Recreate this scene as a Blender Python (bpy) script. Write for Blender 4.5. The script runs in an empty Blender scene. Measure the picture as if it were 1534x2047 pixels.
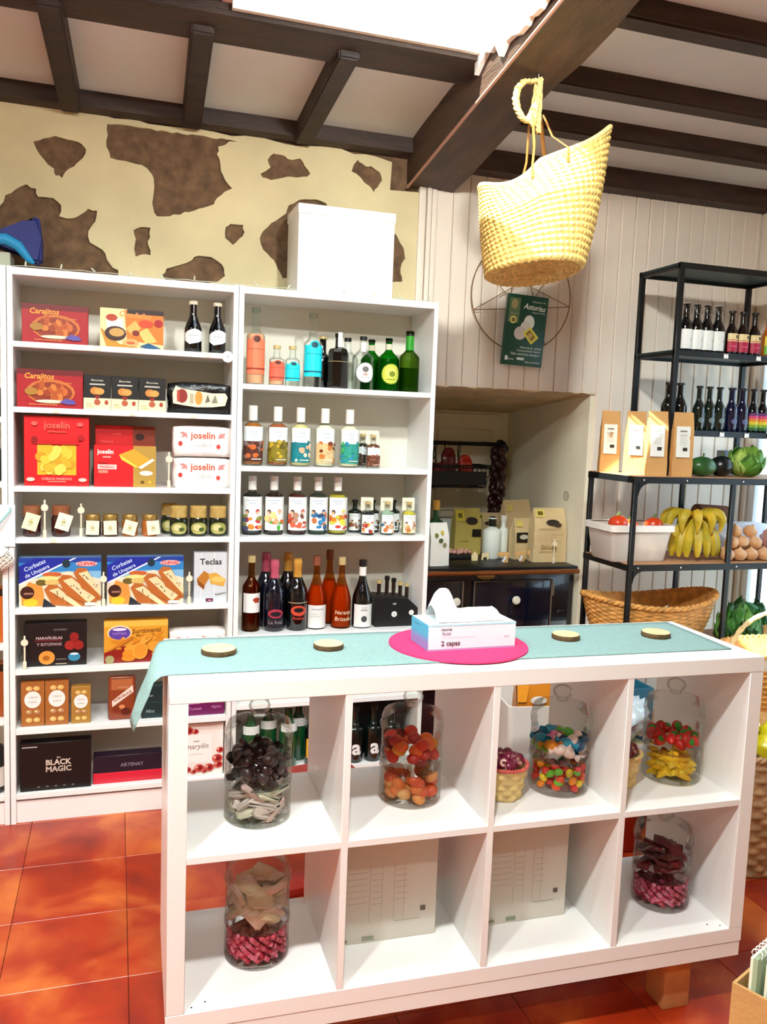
import bpy, bmesh, math, random
from mathutils import Vector, Matrix, noise
from mathutils.geometry import tessellate_polygon
SC = bpy.context.scene
COL = SC.collection
R = math.radians
PI = math.pi

# ------------------------------------------------------------------ camera
cam_d = bpy.data.cameras.new('camera')
cam = bpy.data.objects.new('camera', cam_d)
COL.objects.link(cam)
cam_d.sensor_fit = 'VERTICAL'
cam_d.sensor_height = 36.0
cam_d.lens = 36.0 * 1686.84 / 2047
cam_d.clip_start = 0.02
yaw, pitch, roll = 0.3085, 0.1025, 0.0374
fw = Vector((math.sin(yaw) * math.cos(pitch), math.cos(yaw) * math.cos(pitch), -math.sin(pitch)))
rt = Vector((math.cos(yaw), -math.sin(yaw), 0))
up = rt.cross(fw)
rt2 = math.cos(roll) * rt + math.sin(roll) * up
up2 = -math.sin(roll) * rt + math.cos(roll) * up
cam.matrix_world = Matrix(((rt2.x, up2.x, -fw.x, 0.366), (rt2.y, up2.y, -fw.y, -3.242), (rt2.z, up2.z, -fw.z, 1.520), (0, 0, 0, 1)))
SC.camera = cam

# ------------------------------------------------------------------ world, sun, exposure
world = bpy.data.worlds.new('sky')
SC.world = world
world.use_nodes = True
wn = world.node_tree.nodes
bg = wn['Background']
bg.inputs[0].default_value = (0.72, 0.86, 1.0, 1)
bg.inputs[1].default_value = 4.5
sun_d = bpy.data.lights.new('sun', 'SUN')
sun_d.energy = 30.0
sun_d.angle = R(0.6)
sun_d.color = (1.0, 0.93, 0.78)
sun = bpy.data.objects.new('sun', sun_d)
COL.objects.link(sun)
SUN_TO = Vector((-0.64, -0.24, 0.72)).normalized()          # towards the sun, through the skylight
sun.rotation_euler = SUN_TO.to_track_quat('Z', 'Y').to_euler()
SC.view_settings.view_transform = 'Standard'
SC.view_settings.look = 'None'
SC.view_settings.gamma = 1.0
SC.view_settings.use_curve_mapping = False
SC.view_settings.exposure = 0.0
LAMPS = [(-0.30, -2.75), (0.50, -2.75), (-0.45, -1.55), (1.30, -1.80), (-1.5, -2.2), (0.4, -4.2)]     # ceiling spotlights; the third is added to light the bookcases
LAMP_W = 25.0

# ------------------------------------------------------------------ helpers
def lin(c):
    if isinstance(c, str):
        c = [int(c[i:i + 2], 16) / 255 for i in (0, 2, 4)]
    return tuple((v / 12.92 if v <= 0.04045 else ((v + 0.055) / 1.055) ** 2.4) for v in c[:3]) + (1,)

MATS = {}
def mat(name, col, rough=0.5, metal=0.0, var=0.0, vscale=8.0, bump=0.0, bscale=60.0, emit=0.0, trans=0.0, coat=0.0, col2=None, stretch=(1, 1, 1), sss=0.0):
    if name in MATS:
        return MATS[name]
    m = bpy.data.materials.new(name)
    m.use_nodes = True
    nt = m.node_tree
    n, l = nt.nodes, nt.links
    b = n['Principled BSDF']
    c = lin(col)
    b.inputs['Base Color'].default_value = c
    b.inputs['Roughness'].default_value = rough
    b.inputs['Metallic'].default_value = metal
    b.inputs['Transmission Weight'].default_value = trans
    b.inputs['Coat Weight'].default_value = coat
    if sss:
        b.inputs['Subsurface Weight'].default_value = sss
        b.inputs['Subsurface Radius'].default_value = (0.01, 0.006, 0.004)
    if emit:
        b.inputs['Emission Color'].default_value = c
        b.inputs['Emission Strength'].default_value = emit
    if var or bump:
        tc = n.new('ShaderNodeTexCoord')
        mp = n.new('ShaderNodeMapping')
        mp.inputs['Scale'].default_value = stretch
        l.new(tc.outputs['Object'], mp.inputs['Vector'])
    if var:
        t = n.new('ShaderNodeTexNoise')
        t.inputs['Scale'].default_value = vscale
        t.inputs['Detail'].default_value = 5
        l.new(mp.outputs[0], t.inputs['Vector'])
        r = n.new('ShaderNodeValToRGB')
        r.color_ramp.elements[0].position = 0.32
        r.color_ramp.elements[1].position = 0.68
        c2 = lin(col2) if col2 else tuple(min(1, v * (1 + var)) for v in c[:3]) + (1,)
        r.color_ramp.elements[0].color = c if col2 else tuple(v * (1 - var) for v in c[:3]) + (1,)
        r.color_ramp.elements[1].color = c2
        l.new(t.outputs[0], r.inputs[0])
        l.new(r.outputs[0], b.inputs['Base Color'])
    if bump:
        t2 = n.new('ShaderNodeTexNoise')
        t2.inputs['Scale'].default_value = bscale
        t2.inputs['Detail'].default_value = 4
        l.new(mp.outputs[0], t2.inputs['Vector'])
        bp = n.new('ShaderNodeBump')
        bp.inputs['Strength'].default_value = bump
        bp.inputs['Distance'].default_value = 0.01
        l.new(t2.outputs[0], bp.inputs['Height'])
        l.new(bp.outputs[0], b.inputs['Normal'])
    MATS[name] = m
    return m

def glass(name, tint, refl=1.0, rough=0.02):
    """thin glass wall: see-through, tinted, with a fresnel reflection"""
    if name in MATS:
        return MATS[name]
    m = bpy.data.materials.new(name)
    m.use_nodes = True
    n, l = m.node_tree.nodes, m.node_tree.links
    n.remove(n['Principled BSDF'])
    tr = n.new('ShaderNodeBsdfTransparent')
    tr.inputs[0].default_value = lin(tint)
    gl = n.new('ShaderNodeBsdfGlossy')
    gl.inputs['Roughness'].default_value = rough
    fr = n.new('ShaderNodeLayerWeight')
    fr.inputs['Blend'].default_value = 0.22
    mu = n.new('ShaderNodeMath')
    mu.operation = 'MULTIPLY'
    mu.inputs[1].default_value = 0.55 * refl
    l.new(fr.outputs['Fresnel'], mu.inputs[0])
    mx = n.new('ShaderNodeMixShader')
    l.new(mu.outputs[0], mx.inputs[0])
    l.new(tr.outputs[0], mx.inputs[1])
    l.new(gl.outputs[0], mx.inputs[2])
    l.new(mx.outputs[0], n['Material Output'].inputs['Surface'])
    MATS[name] = m
    return m

def print_mat(name='print', rough=0.42):
    if name in MATS:
        return MATS[name]
    m = bpy.data.materials.new(name)
    m.use_nodes = True
    n, l = m.node_tree.nodes, m.node_tree.links
    a = n.new('ShaderNodeAttribute')
    a.attribute_name = 'ink'
    l.new(a.outputs['Color'], n['Principled BSDF'].inputs['Base Color'])
    n['Principled BSDF'].inputs['Roughness'].default_value = rough
    MATS[name] = m
    return m

def tag(o, label=None, cat=None, group=None, kind=None):
    if label: o['label'] = label
    if cat: o['category'] = cat
    if group: o['group'] = group
    if kind: o['kind'] = kind
    return o

def empty(name, loc=(0, 0, 0), rz=0.0, label=None, cat=None, group=None):
    o = bpy.data.objects.new(name, None)
    o.empty_display_size = 0.02
    COL.objects.link(o)
    o.location = loc
    o.rotation_euler = (0, 0, rz)
    return tag(o, label, cat, group)

def link(name, me, m=None, parent=None, loc=None):
    o = bpy.data.objects.new(name, me)
    COL.objects.link(o)
    if m is not None:
        me.materials.clear()
        for k in (m if isinstance(m, (list, tuple)) else [m]):
            me.materials.append(k)
    if parent is not None:
        o.parent = parent
    if loc is not None:
        o.location = loc
    return o

def from_bm(name, bm, m, parent=None, smooth=False, loc=None, angle=None):
    bmesh.ops.recalc_face_normals(bm, faces=bm.faces)
    me = bpy.data.meshes.new(name)
    bm.to_mesh(me)
    bm.free()
    if smooth:
        me.polygons.foreach_set('use_smooth', [True] * len(me.polygons))
        if angle is not None:
            me.set_sharp_from_angle(angle=angle)
    return link(name, me, m, parent, loc)

def bm_box(bm, x0, x1, y0, y1, z0, z1, rot=None):
    vs = [bm.verts.new(p) for p in ((x0, y0, z0), (x1, y0, z0), (x1, y1, z0), (x0, y1, z0), (x0, y0, z1), (x1, y0, z1), (x1, y1, z1), (x0, y1, z1))]
    for f in ((0, 3, 2, 1), (4, 5, 6, 7), (0, 1, 5, 4), (1, 2, 6, 5), (2, 3, 7, 6), (3, 0, 4, 7)):
        bm.faces.new([vs[i] for i in f])
    if rot is not None:
        bmesh.ops.transform(bm, matrix=rot, verts=vs)
    return vs

def box(name, x0, x1, y0, y1, z0, z1, m, parent=None, bev=0.0, seg=2):
    bm = bmesh.new()
    bm_box(bm, x0, x1, y0, y1, z0, z1)
    if bev:
        bmesh.ops.bevel(bm, geom=list(bm.edges), offset=bev, segments=seg, profile=0.5, affect='EDGES')
    return from_bm(name, bm, m, parent, smooth=bool(bev), angle=R(40))

def bm_lathe(bm, prof, n=24, sx=1.0, sy=1.0, cap0=True, cap1=True, off=(0, 0, 0)):
    rings = []
    for r, z in prof:
        rings.append([bm.verts.new((off[0] + sx * r * math.cos(2 * PI * k / n), off[1] + sy * r * math.sin(2 * PI * k / n), off[2] + z)) for k in range(n)])
    for a, b in zip(rings[:-1], rings[1:]):
        for k in range(n):
            bm.faces.new((a[k], a[(k + 1) % n], b[(k + 1) % n], b[k]))
    if cap0 and prof[0][0] > 1e-5: bm.faces.new(rings[0][::-1])
    if cap1 and prof[-1][0] > 1e-5: bm.faces.new(rings[-1])
    return rings

def lathe(name, prof, m, parent=None, n=24, loc=None, sx=1, sy=1, cap0=True, cap1=True, angle=R(38)):
    bm = bmesh.new()
    bm_lathe(bm, prof, n, sx, sy, cap0, cap1)
    return from_bm(name, bm, m, parent, True, loc, angle)

def bm_tube(bm, pts, r, n=8, closed=False, flat=None):
    pts = [Vector(p) for p in pts]
    N = len(pts)
    rr = r if isinstance(r, (list, tuple)) else [r] * N
    ref = None
    rings = []
    for i, p in enumerate(pts):
        if closed:
            t = pts[(i + 1) % N] - pts[i - 1]
        else:
            t = pts[min(i + 1, N - 1)] - pts[max(i - 1, 0)]
        t.normalize()
        if ref is None:
            ref = Vector((0, 0, 1)) if abs(t.z) < 0.9 else Vector((1, 0, 0))
        u = (ref - t * ref.dot(t)).normalized()
        v = t.cross(u)
        ref = u
        k2 = flat or 1.0
        rings.append([bm.verts.new(p + rr[i] * (math.cos(2 * PI * k / n) * u * k2 + math.sin(2 * PI * k / n) * v)) for k in range(n)])
    M = N if closed else N - 1
    for i in range(M):
        a, b = rings[i], rings[(i + 1) % N]
        for k in range(n):
            bm.faces.new((a[k], a[(k + 1) % n], b[(k + 1) % n], b[k]))
    if not closed:
        bm.faces.new(rings[0][::-1])
        bm.faces.new(rings[-1])

def tube(name, pts, r, m, parent=None, n=8, closed=False, flat=None):
    bm = bmesh.new()
    bm_tube(bm, pts, r, n, closed, flat)
    return from_bm(name, bm, m, parent, True, None, R(50))

def bm_ball(bm, c, rx, ry=None, rz=None, u=12, v=8, rot=None):
    ry = ry or rx; rz = rz or rx
    mtx = Matrix.Translation(c) @ (rot.to_4x4() if rot is not None else Matrix()) @ Matrix.Diagonal((rx, ry, rz, 1))
    return bmesh.ops.create_uvsphere(bm, u_segments=u, v_segments=v, radius=1, matrix=mtx)['verts']

def ball(name, c, rx, m, parent=None, ry=None, rz=None, u=14, v=9, rot=None):
    bm = bmesh.new()
    bm_ball(bm, c, rx, ry, rz, u, v, rot)
    return from_bm(name, bm, m, parent, True)

def copy_tree(o, parent=None):
    c = o.copy()
    COL.objects.link(c)
    if parent is not None: c.parent = parent
    for ch in list(o.children):
        copy_tree(ch, c)
    return c

# ---- flat print: shapes and letters laid on a surface
_TXT = {}
def text_geo(s, shear=0.0, bold=0.0):
    k = (s, shear, bold)
    if k not in _TXT:
        cu = bpy.data.curves.new('lettering', 'FONT')
        cu.body = s
        cu.size = 1.0
        cu.shear = shear
        cu.offset = bold
        cu.resolution_u = 2
        cu.align_x = 'CENTER'
        cu.align_y = 'CENTER'
        ob = bpy.data.objects.new('lettering', cu)
        me = bpy.data.meshes.new_from_object(ob)
        V = [(v.co.x, v.co.y) for v in me.vertices]
        F = [tuple(p.vertices) for p in me.polygons]
        bpy.data.objects.remove(ob)
        bpy.data.curves.remove(cu)
        bpy.data.meshes.remove(me)
        if V:
            xs = [v[0] for v in V]; ys = [v[1] for v in V]
            cx, cy = (min(xs) + max(xs)) / 2, (min(ys) + max(ys)) / 2
            V = [(x - cx, y - cy) for x, y in V]
            w, h = max(xs) - min(xs), max(ys) - min(ys)
        else:
            w = h = 1
        _TXT[k] = (V, F, w, h)
    return _TXT[k]

def art(parent, shapes, W, H, place, name='printed_front', step=0.0002, cut=0.0, m=None, base=0.0004):
    """shapes in fractions of a W x H panel; place(u, v, d) gives the point, u, v in metres"""
    bm = bmesh.new()
    lay = bm.loops.layers.float_color.new('ink')
    dep = bm.verts.layers.float.new('dep')
    d = base
    for s in shapes:
        k = s[0]
        V, F = [], []
        if k == 'r':
            _, x0, y0, x1, y1, c = s
            V = [(x0 * W, y0 * H), (x1 * W, y0 * H), (x1 * W, y1 * H), (x0 * W, y1 * H)]
            F = [(0, 1, 2, 3)]
        elif k == 'e':
            cx, cy, rx, ry, c = s[1:6]
            a0 = R(s[6]) if len(s) > 6 else 0
            n = 16
            for i in range(n):
                a = 2 * PI * i / n
                px, py = rx * W * math.cos(a), ry * H * math.sin(a)
                V.append((cx * W + px * math.cos(a0) - py * math.sin(a0), cy * H + px * math.sin(a0) + py * math.cos(a0)))
            F = [tuple(range(n))]
        elif k == 'p':
            V = [(x * W, y * H) for x, y in s[1]]
            c = s[2]
            F = [tuple(range(len(V)))]
        elif k == 't':
            _, txt, cx, cy, wfrac, c = s[:6]
            rot = R(s[6]) if len(s) > 6 else 0
            shear = s[7] if len(s) > 7 else 0
            bold = s[8] if len(s) > 8 else 0.012
            tv, F, w, h = text_geo(txt, shear, bold)
            sc = wfrac * W / w
            V = [(cx * W + sc * (x * math.cos(rot) - y * math.sin(rot)), cy * H + sc * (x * math.sin(rot) + y * math.cos(rot))) for x, y in tv]
        vs = []
        for p in V:
            q = bm.verts.new((p[0], p[1], 0))
            q[dep] = d
            vs.append(q)
        cc = lin(c)
        for f in F:
            try:
                fc = bm.faces.new([vs[i] for i in f])
            except ValueError:
                continue
            for lo in fc.loops:
                lo[lay] = cc
        d += step
    if cut:
        n = int(W / cut)
        for i in range(1, n + 1):
            bmesh.ops.bisect_plane(bm, geom=list(bm.verts) + list(bm.edges) + list(bm.faces), plane_co=(i * W / (n + 1), 0, 0), plane_no=(1, 0, 0), dist=1e-6)
        # new verts inherit the depth of the shape they lie on
        for f in bm.faces:
            m0 = max(v[dep] for v in f.verts)
            for v in f.verts:
                v[dep] = max(v[dep], m0)
    for v in bm.verts:
        v.co = place(v.co.x, v.co.y, v[dep])
    me = bpy.data.meshes.new(name)
    bm.to_mesh(me)
    bm.free()
    return link(name, me, m or print_mat(), parent)

def on_front(x0, y, z0):
    return lambda u, v, d: Vector((x0 + u, y - d, z0 + v))

def on_cyl(r, W, z0, cx=0.0, cy=0.0, face=-PI / 2, sy=1.0):
    return lambda u, v, d: Vector((cx + (r + d) * math.cos(face + (u - W / 2) / r), cy + sy * (r + d) * math.sin(face + (u - W / 2) / r), z0 + v))
PATCHES = [
 [(0.063, 2.530), (0.097, 2.546), (0.138, 2.557), (0.198, 2.553), (0.236, 2.543), (0.253, 2.522), (0.236, 2.486), (0.203, 2.453), (0.175, 2.430), (0.164, 2.410), (0.143, 2.417), (0.133, 2.440), (0.097, 2.468)],
 [(0.325, 2.632), (0.330, 2.585), (0.321, 2.545), (0.340, 2.504), (0.393, 2.496), (0.456, 2.494), (0.495, 2.465), (0.499, 2.411), (0.496, 2.331), (0.511, 2.303), (0.561, 2.308), (0.652, 2.343), (0.733, 2.372), (0.743, 2.404), (0.802, 2.446), (0.773, 2.473), (0.756, 2.532), (0.745, 2.570), (0.750, 2.596), (0.791, 2.626), (0.837, 2.658), (0.739, 2.664), (0.668, 2.655), (0.607, 2.656), (0.469, 2.662), (0.392, 2.665), (0.315, 2.650)],
 [(0.919, 2.516), (0.955, 2.546), (0.944, 2.575), (0.970, 2.599), (1.002, 2.603), (1.024, 2.585), (1.078, 2.592), (1.100, 2.569), (1.123, 2.536), (1.112, 2.526), (1.026, 2.514), (0.962, 2.499), (0.924, 2.501)],
 [(1.298, 2.573), (1.322, 2.618), (1.333, 2.614), (1.351, 2.600), (1.385, 2.599), (1.420, 2.582), (1.433, 2.552), (1.417, 2.523), (1.400, 2.495), (1.382, 2.514), (1.353, 2.532), (1.335, 2.556)],
 [(-0.054, 2.280), (-0.035, 2.320), (0.001, 2.348), (0.042, 2.367), (0.069, 2.356), (0.078, 2.328), (0.128, 2.329), (0.161, 2.304), (0.156, 2.265), (0.193, 2.259), (0.231, 2.283), (0.259, 2.302), (0.288, 2.299), (0.283, 2.259), (0.255, 2.222), (0.264, 2.179), (0.312, 2.159), (0.332, 2.106), (0.366, 2.084), (0.371, 2.060), (0.317, 2.015), (-0.110, 1.980), (-0.107, 2.265)],
 [(0.428, 2.244), (0.453, 2.257), (0.487, 2.256), (0.490, 2.226), (0.478, 2.205), (0.488, 2.171), (0.493, 2.156), (0.434, 2.145), (0.429, 2.175), (0.435, 2.210)],
 [(0.781, 2.291), (0.802, 2.305), (0.849, 2.306), (0.857, 2.278), (0.840, 2.251), (0.814, 2.225), (0.779, 2.250)],
 [(0.536, 2.079), (0.553, 2.106), (0.594, 2.125), (0.634, 2.139), (0.659, 2.162), (0.705, 2.171), (0.757, 2.155), (0.781, 2.126), (0.779, 2.095), (0.749, 2.067), (0.635, 2.057), (0.554, 2.060)],
 [(0.919, 2.259), (0.934, 2.296), (0.987, 2.338), (1.029, 2.369), (1.039, 2.401), (1.082, 2.432), (1.148, 2.443), (1.193, 2.429), (1.251, 2.350), (1.259, 2.115), (1.020, 2.111), (0.991, 2.166), (0.936, 2.213)],
 [(1.500, 2.333), (1.538, 2.282), (1.551, 2.239), (1.529, 2.193), (1.543, 2.140), (1.490, 2.130), (1.482, 2.331)],
]
# ------------------------------------------------------------------ common materials
WHITE = mat('white_laminate', 'f4f4f2', 0.28, var=0.015, vscale=3)
BEAM = mat('dark_beam', '35251f', 0.62, var=0.35, vscale=5, bump=0.35, bscale=30, stretch=(1, 4, 4))
BEAM_X = mat('dark_beam_cross', '3a281f', 0.6, var=0.35, vscale=5, bump=0.35, bscale=30, stretch=(1, 6, 6))
PLASTER = mat('cream_plaster', 'd6c79c', 0.85, var=0.10, vscale=3.5, bump=0.35, bscale=14)
MORTAR = mat('brown_mortar', '6e543c', 0.95, var=0.35, vscale=22, bump=0.9, bscale=45)
CEIL = mat('ceiling_board', 'dddfdb', 0.8, var=0.03, vscale=2)
PANEL = mat('panel_paint', 'e9dccb', 0.6, var=0.03, vscale=2.5)
NICHE = mat('niche_plaster', 'f5edd3', 0.85, var=0.06, vscale=3, bump=0.2, bscale=12)
BLACKM = mat('black_metal', '15181a', 0.38, metal=0.3)
CHROME = mat('chrome', 'dfe3ea', 0.15, metal=1.0)
WOODL = mat('pale_wood', 'e6cf9c', 0.6, var=0.15, vscale=20, stretch=(1, 1, 1))
BARK = mat('bark', '5b4426', 0.9, var=0.3, vscale=40, bump=0.6, bscale=80)
KRAFT = mat('kraft_paper', 'c99a5e', 0.75, var=0.08, vscale=12, bump=0.15, bscale=90)
CLEAR = glass('clear_glass', 'fafdfc')
JAR = glass('jar_glass', 'fafcfa', 1.1)

# ------------------------------------------------------------------ floor
floor = box('floor', -2.6, 3.40, -5.0, 1.25, -0.06, -0.004, mat('grout', '4a1c12', 0.9))
tag(floor, kind='structure')
fm = bpy.data.materials.new('terracotta')
fm.use_nodes = True
n, l = fm.node_tree.nodes, fm.node_tree.links
geo = n.new('ShaderNodeNewGeometry')
ns = n.new('ShaderNodeTexNoise'); ns.inputs['Scale'].default_value = 4.2; ns.inputs['Detail'].default_value = 6; ns.inputs['Distortion'].default_value = 0.6
l.new(geo.outputs['Position'], ns.inputs['Vector'])
oi = n.new('ShaderNodeObjectInfo')
ad = n.new('ShaderNodeMath'); ad.operation = 'MULTIPLY_ADD'; ad.inputs[1].default_value = 0.22
l.new(oi.outputs['Random'], ad.inputs[0]); l.new(ns.outputs[0], ad.inputs[2])
rp = n.new('ShaderNodeValToRGB')
rp.color_ramp.elements[0].position = 0.38; rp.color_ramp.elements[0].color = lin('7c180a')
rp.color_ramp.elements[1].position = 0.82; rp.color_ramp.elements[1].color = lin('d06c2c')
e = rp.color_ramp.elements.new(0.58); e.color = lin('a83210')
l.new(ad.outputs[0], rp.inputs[0]); l.new(rp.outputs[0], n['Principled BSDF'].inputs['Base Color'])
n['Principled BSDF'].inputs['Roughness'].default_value = 0.32
bm = bmesh.new()
bm_box(bm, -0.1642, 0.1642, -0.1642, 0.1642, -0.01, 0.0)
bmesh.ops.bevel(bm, geom=[ed for ed in bm.edges if all(v.co.z > -0.005 for v in ed.verts)], offset=0.0012, segments=1, affect='EDGES')
tile0 = from_bm('tile', bm, fm, floor)
first = True
for ix in range(-8, 10):
    for iy in range(-15, 1):
        cx, cy = 0.073 + 0.33 * ix + 0.165, 0.33 * iy + 0.165
        if cx > 3.42 or cx < -2.6 or cy < -4.98: continue
        t = tile0 if first else tile0.copy()
        if not first: COL.objects.link(t)
        first = False
        t.location = (cx, cy, 0.0)

# ------------------------------------------------------------------ patched back wall (plaster layer with holes over brown mortar)
WY = 0.30
wall = box('wall_back', -2.6, 1.60, WY + 0.012, WY + 0.15, 0, 2.95, MORTAR)
tag(wall, kind='structure')
rnd = random.Random(4)
outer = [(-2.6, 0.0), (1.60, 0.0), (1.60, 2.52), (1.47, 2.515), (1.475, 2.63)]
x = 1.40
while x > -0.2:
    outer.append((x, 2.648 + rnd.uniform(-0.008, 0.010) + 0.03 * max(0, (0.4 - x))))
    x -= rnd.uniform(0.04, 0.09)
outer += [(-0.3, 2.69), (-2.6, 2.69)]
def rough_loop(p, amp=0.006):
    q = []
    for i in range(len(p)):
        a, b = Vector(p[i]), Vector(p[(i + 1) % len(p)])
        k = max(2, int((b - a).length / 0.018))
        for j in range(k):
            c = a.lerp(b, j / k)
            q.append((c.x + rnd.uniform(-amp, amp) * 0.6, c.y + rnd.uniform(-amp, amp) * 0.6))
    return q
holes = []
for p in PATCHES:
    p = [(px, min(pz, 2.63)) for px, pz in p]
    holes.append(rough_loop(p))
loops = [[Vector((a, b, 0)) for a, b in lp] for lp in [outer] + holes]
tris = tessellate_polygon(loops)
flat = [v for lp in loops for v in lp]
bm = bmesh.new()
f0 = [bm.verts.new((v.x, WY, v.y)) for v in flat]
for t in tris:
    try: bm.faces.new([f0[i] for i in t])
    except ValueError: pass
ext = bmesh.ops.extrude_face_region(bm, geom=list(bm.faces))
for v in [g for g in ext['geom'] if isinstance(g, bmesh.types.BMVert)]:
    v.co.y += 0.013
from_bm('plaster_layer', bm, PLASTER, wall)

# ------------------------------------------------------------------ panelled wall with the old hearth niche
NX0, NX1, NZ = 1.60, 2.515, 1.705          # niche opening
pw = box('wall_panelled', 2.515, 3.40, WY + 0.006, WY + 0.15, 0, 2.95, PANEL)
tag(pw, kind='structure')
box('wall_infill', 1.60, 2.515, WY + 0.006, WY + 0.15, NZ, 2.95, PANEL, pw)
bx = 1.685
k = 0
while bx < 3.39:
    w = 0.0765
    x1 = min(bx + w, 3.395)
    z0 = 0.0 if bx > 2.50 else NZ
    bm = bmesh.new()
    bm_box(bm, bx + 0.001, x1 - 0.001, WY - 0.006, WY + 0.008, z0, 2.72)
    bmesh.ops.bevel(bm, geom=[ed for ed in bm.edges if abs(ed.verts[0].co.z - ed.verts[1].co.z) > 1 or False], offset=0.004, segments=1, affect='EDGES')
    from_bm('panel_board', bm, PANEL, pw)
    bx += w
for a, b, d in ((1.60, 1.632, 0.012), (1.636, 1.656, 0.018), (1.660, 1.683, 0.012)):
    box('corner_moulding', a, b, WY - d, WY + 0.01, 1.0 if a < 1.65 else NZ, 2.62, PANEL, pw, 0.003)
# niche shell
nb = box('wall_niche', 1.55, 2.56, 1.17, 1.25, 0, 1.75, NICHE)
tag(nb, kind='structure')
bm = bmesh.new()
bm_box(bm, 2.50, 2.56, WY + 0.003, 1.18, 0, 1.76)
from_bm('niche_cheek', bm, NICHE, nb)
box('niche_cheek', 1.50, 1.60, WY + 0.16, 1.18, 0, 1.76, NICHE, nb)
bm = bmesh.new()      # sloping soffit with an uneven plaster edge
N = 28
va = []
for i in range(N + 1):
    xx = 1.56 + (2.52 - 1.56) * i / N
    va.append((bm.verts.new((xx, WY - 0.004, NZ + rnd.uniform(-0.007, 0.006))), bm.verts.new((xx, 1.18, 1.615)), bm.verts.new((xx, WY - 0.004, NZ + 0.02)), bm.verts.new((xx, 1.18, 1.75))))
for a, b in zip(va[:-1], va[1:]):
    bm.faces.new((a[0], b[0], b[1], a[1]))
    bm.faces.new((a[0], a[2], b[2], b[0]))
    bm.faces.new((a[2], a[3], b[3], b[2]))
from_bm('niche_soffit', bm, mat('soffit_plaster', 'd6bf97', 0.9, var=0.15, vscale=6, bump=0.3, bscale=14), nb)
box('shutter_frame', 1.62, 2.44, 1.150, 1.172, 1.02, 1.60, NICHE, nb, 0.003)
for a, b in ((1.66, 1.985), (2.06, 2.39)):
    box('shutter_panel', a, b, 1.138, 1.152, 1.06, 1.52, mat('shutter_cream', 'efe6cf', 0.6), nb, 0.012, 3)
bm = bmesh.new()
for yy, zz, rr in ((0.47, 1.205, 0.022),):
    bm_tube(bm, [(2.498, yy + rr * math.cos(a), zz + rr * math.sin(a)) for a in [2 * PI * i / 20 for i in range(20)]], 0.0018, 6, True)
    bm_tube(bm, [(2.498, yy + 0.010 * math.cos(a), zz + 0.010 * math.sin(a)) for a in [2 * PI * i / 14 for i in range(14)]], 0.0014, 6, True)
from_bm('wall_emblem', bm, mat('emblem_grey', '8f907e', 0.8), nb)

# ------------------------------------------------------------------ the other walls
wl = box('wall_left', -2.72, -2.6, -5.0, 0.45, 0, 3.6, PLASTER); tag(wl, kind='structure')
wf = box('wall_front', -2.72, 3.55, -5.12, -5.0, 0, 3.6, PLASTER); tag(wf, kind='structure')
DY0, DY1, DZ = -1.25, 0.27, 2.00      # glazed door to the street in the right wall
wr = empty('wall_right'); tag(wr, kind='structure')
box('masonry', 3.40, 3.55, DY1, 0.45, 0, 3.6, PANEL, wr)
box('masonry', 3.40, 3.55, -5.0, DY0, 0, 3.6, PLASTER, wr)
box('masonry', 3.40, 3.55, DY0, DY1, DZ, 3.6, PANEL, wr)
d1 = empty('door_1'); tag(d1, kind='structure')
for a, b in ((DY0, DY0 + 0.06), (DY1 - 0.045, DY1), ((DY0 + DY1) / 2 - 0.05, (DY0 + DY1) / 2 + 0.05)):
    box('door_stile', 3.42, 3.47, a, b, 0, DZ, WHITE, d1, 0.004)
for a, b in ((0, 0.22), (0.98, 1.06), (DZ - 0.07, DZ)):
    box('door_rail', 3.42, 3.47, DY0, DY1, a, b, WHITE, d1, 0.004)
box('pane', 3.443, 3.447, DY0 + 0.05, (DY0 + DY1) / 2 - 0.04, 0.2, DZ - 0.06, glass('pane_glass', 'f2fbff'), d1)
box('pane', 3.443, 3.447, (DY0 + DY1) / 2 + 0.04, DY1 - 0.04, 0.2, DZ - 0.06, MATS['pane_glass'], d1)
st = box('street_ground', 3.56, 9.0, -6, 6, -0.10, -0.02, mat('street', 'd8d4cc', 0.9, var=0.06, vscale=2)); tag(st, kind='structure')

# ------------------------------------------------------------------ ceiling: sloping boards, beams, skylight
SL = 0.13
def cz(y, z0=2.70): return z0 + SL * (WY - y)
ce = empty('ceiling'); tag(ce, kind='structure')
def slab(name, x0, x1, y0, y1, za, m, parent, t=0.03, slope=True):
    """board between y0 (near) and y1 (far); za = underside height at the back wall"""
    bm = bmesh.new()
    q = []
    for yy in (y0, y1):
        zz = cz(yy, za) if slope else za
        for xx in (x0, x1):
            q.append((bm.verts.new((xx, yy, zz)), bm.verts.new((xx, yy, zz + t))))
    a, b, c, d = q
    for f in ((a[0], c[0], d[0], b[0]), (a[1], b[1], d[1], c[1]), (a[0], b[0], b[1], a[1]), (c[0], c[1], d[1], d[0]), (a[0], a[1], c[1], c[0]), (b[0], d[0], d[1], b[1])):
        bm.faces.new(f)
    return from_bm(name, bm, m, parent)
BX0, BX1 = 1.55, 1.765                    # the main beam
SKX0, SKX1, SKY0, SKY1 = 0.70, BX0, -1.60, -0.455   # skylight opening
RAF = [(-0.66, -0.68), (-0.225, -0.25), (0.195, 0.165), (0.640, 0.62), (1.085, 1.10)]
xs = [-2.6, -1.95, -1.52, -1.09] + [r[0] for r in RAF] + [1.56]
for a, b in zip(xs[:-1], xs[1:]):
    slab('ceiling_board', a, b, -0.40, WY + 0.1, 2.715, CEIL, ce)
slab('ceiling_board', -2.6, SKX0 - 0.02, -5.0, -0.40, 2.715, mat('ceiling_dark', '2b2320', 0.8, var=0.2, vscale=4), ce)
slab('ceiling_board', SKX0 - 0.02, BX0 + 0.1, -5.0, SKY0, 2.715, CEIL, ce)
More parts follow.
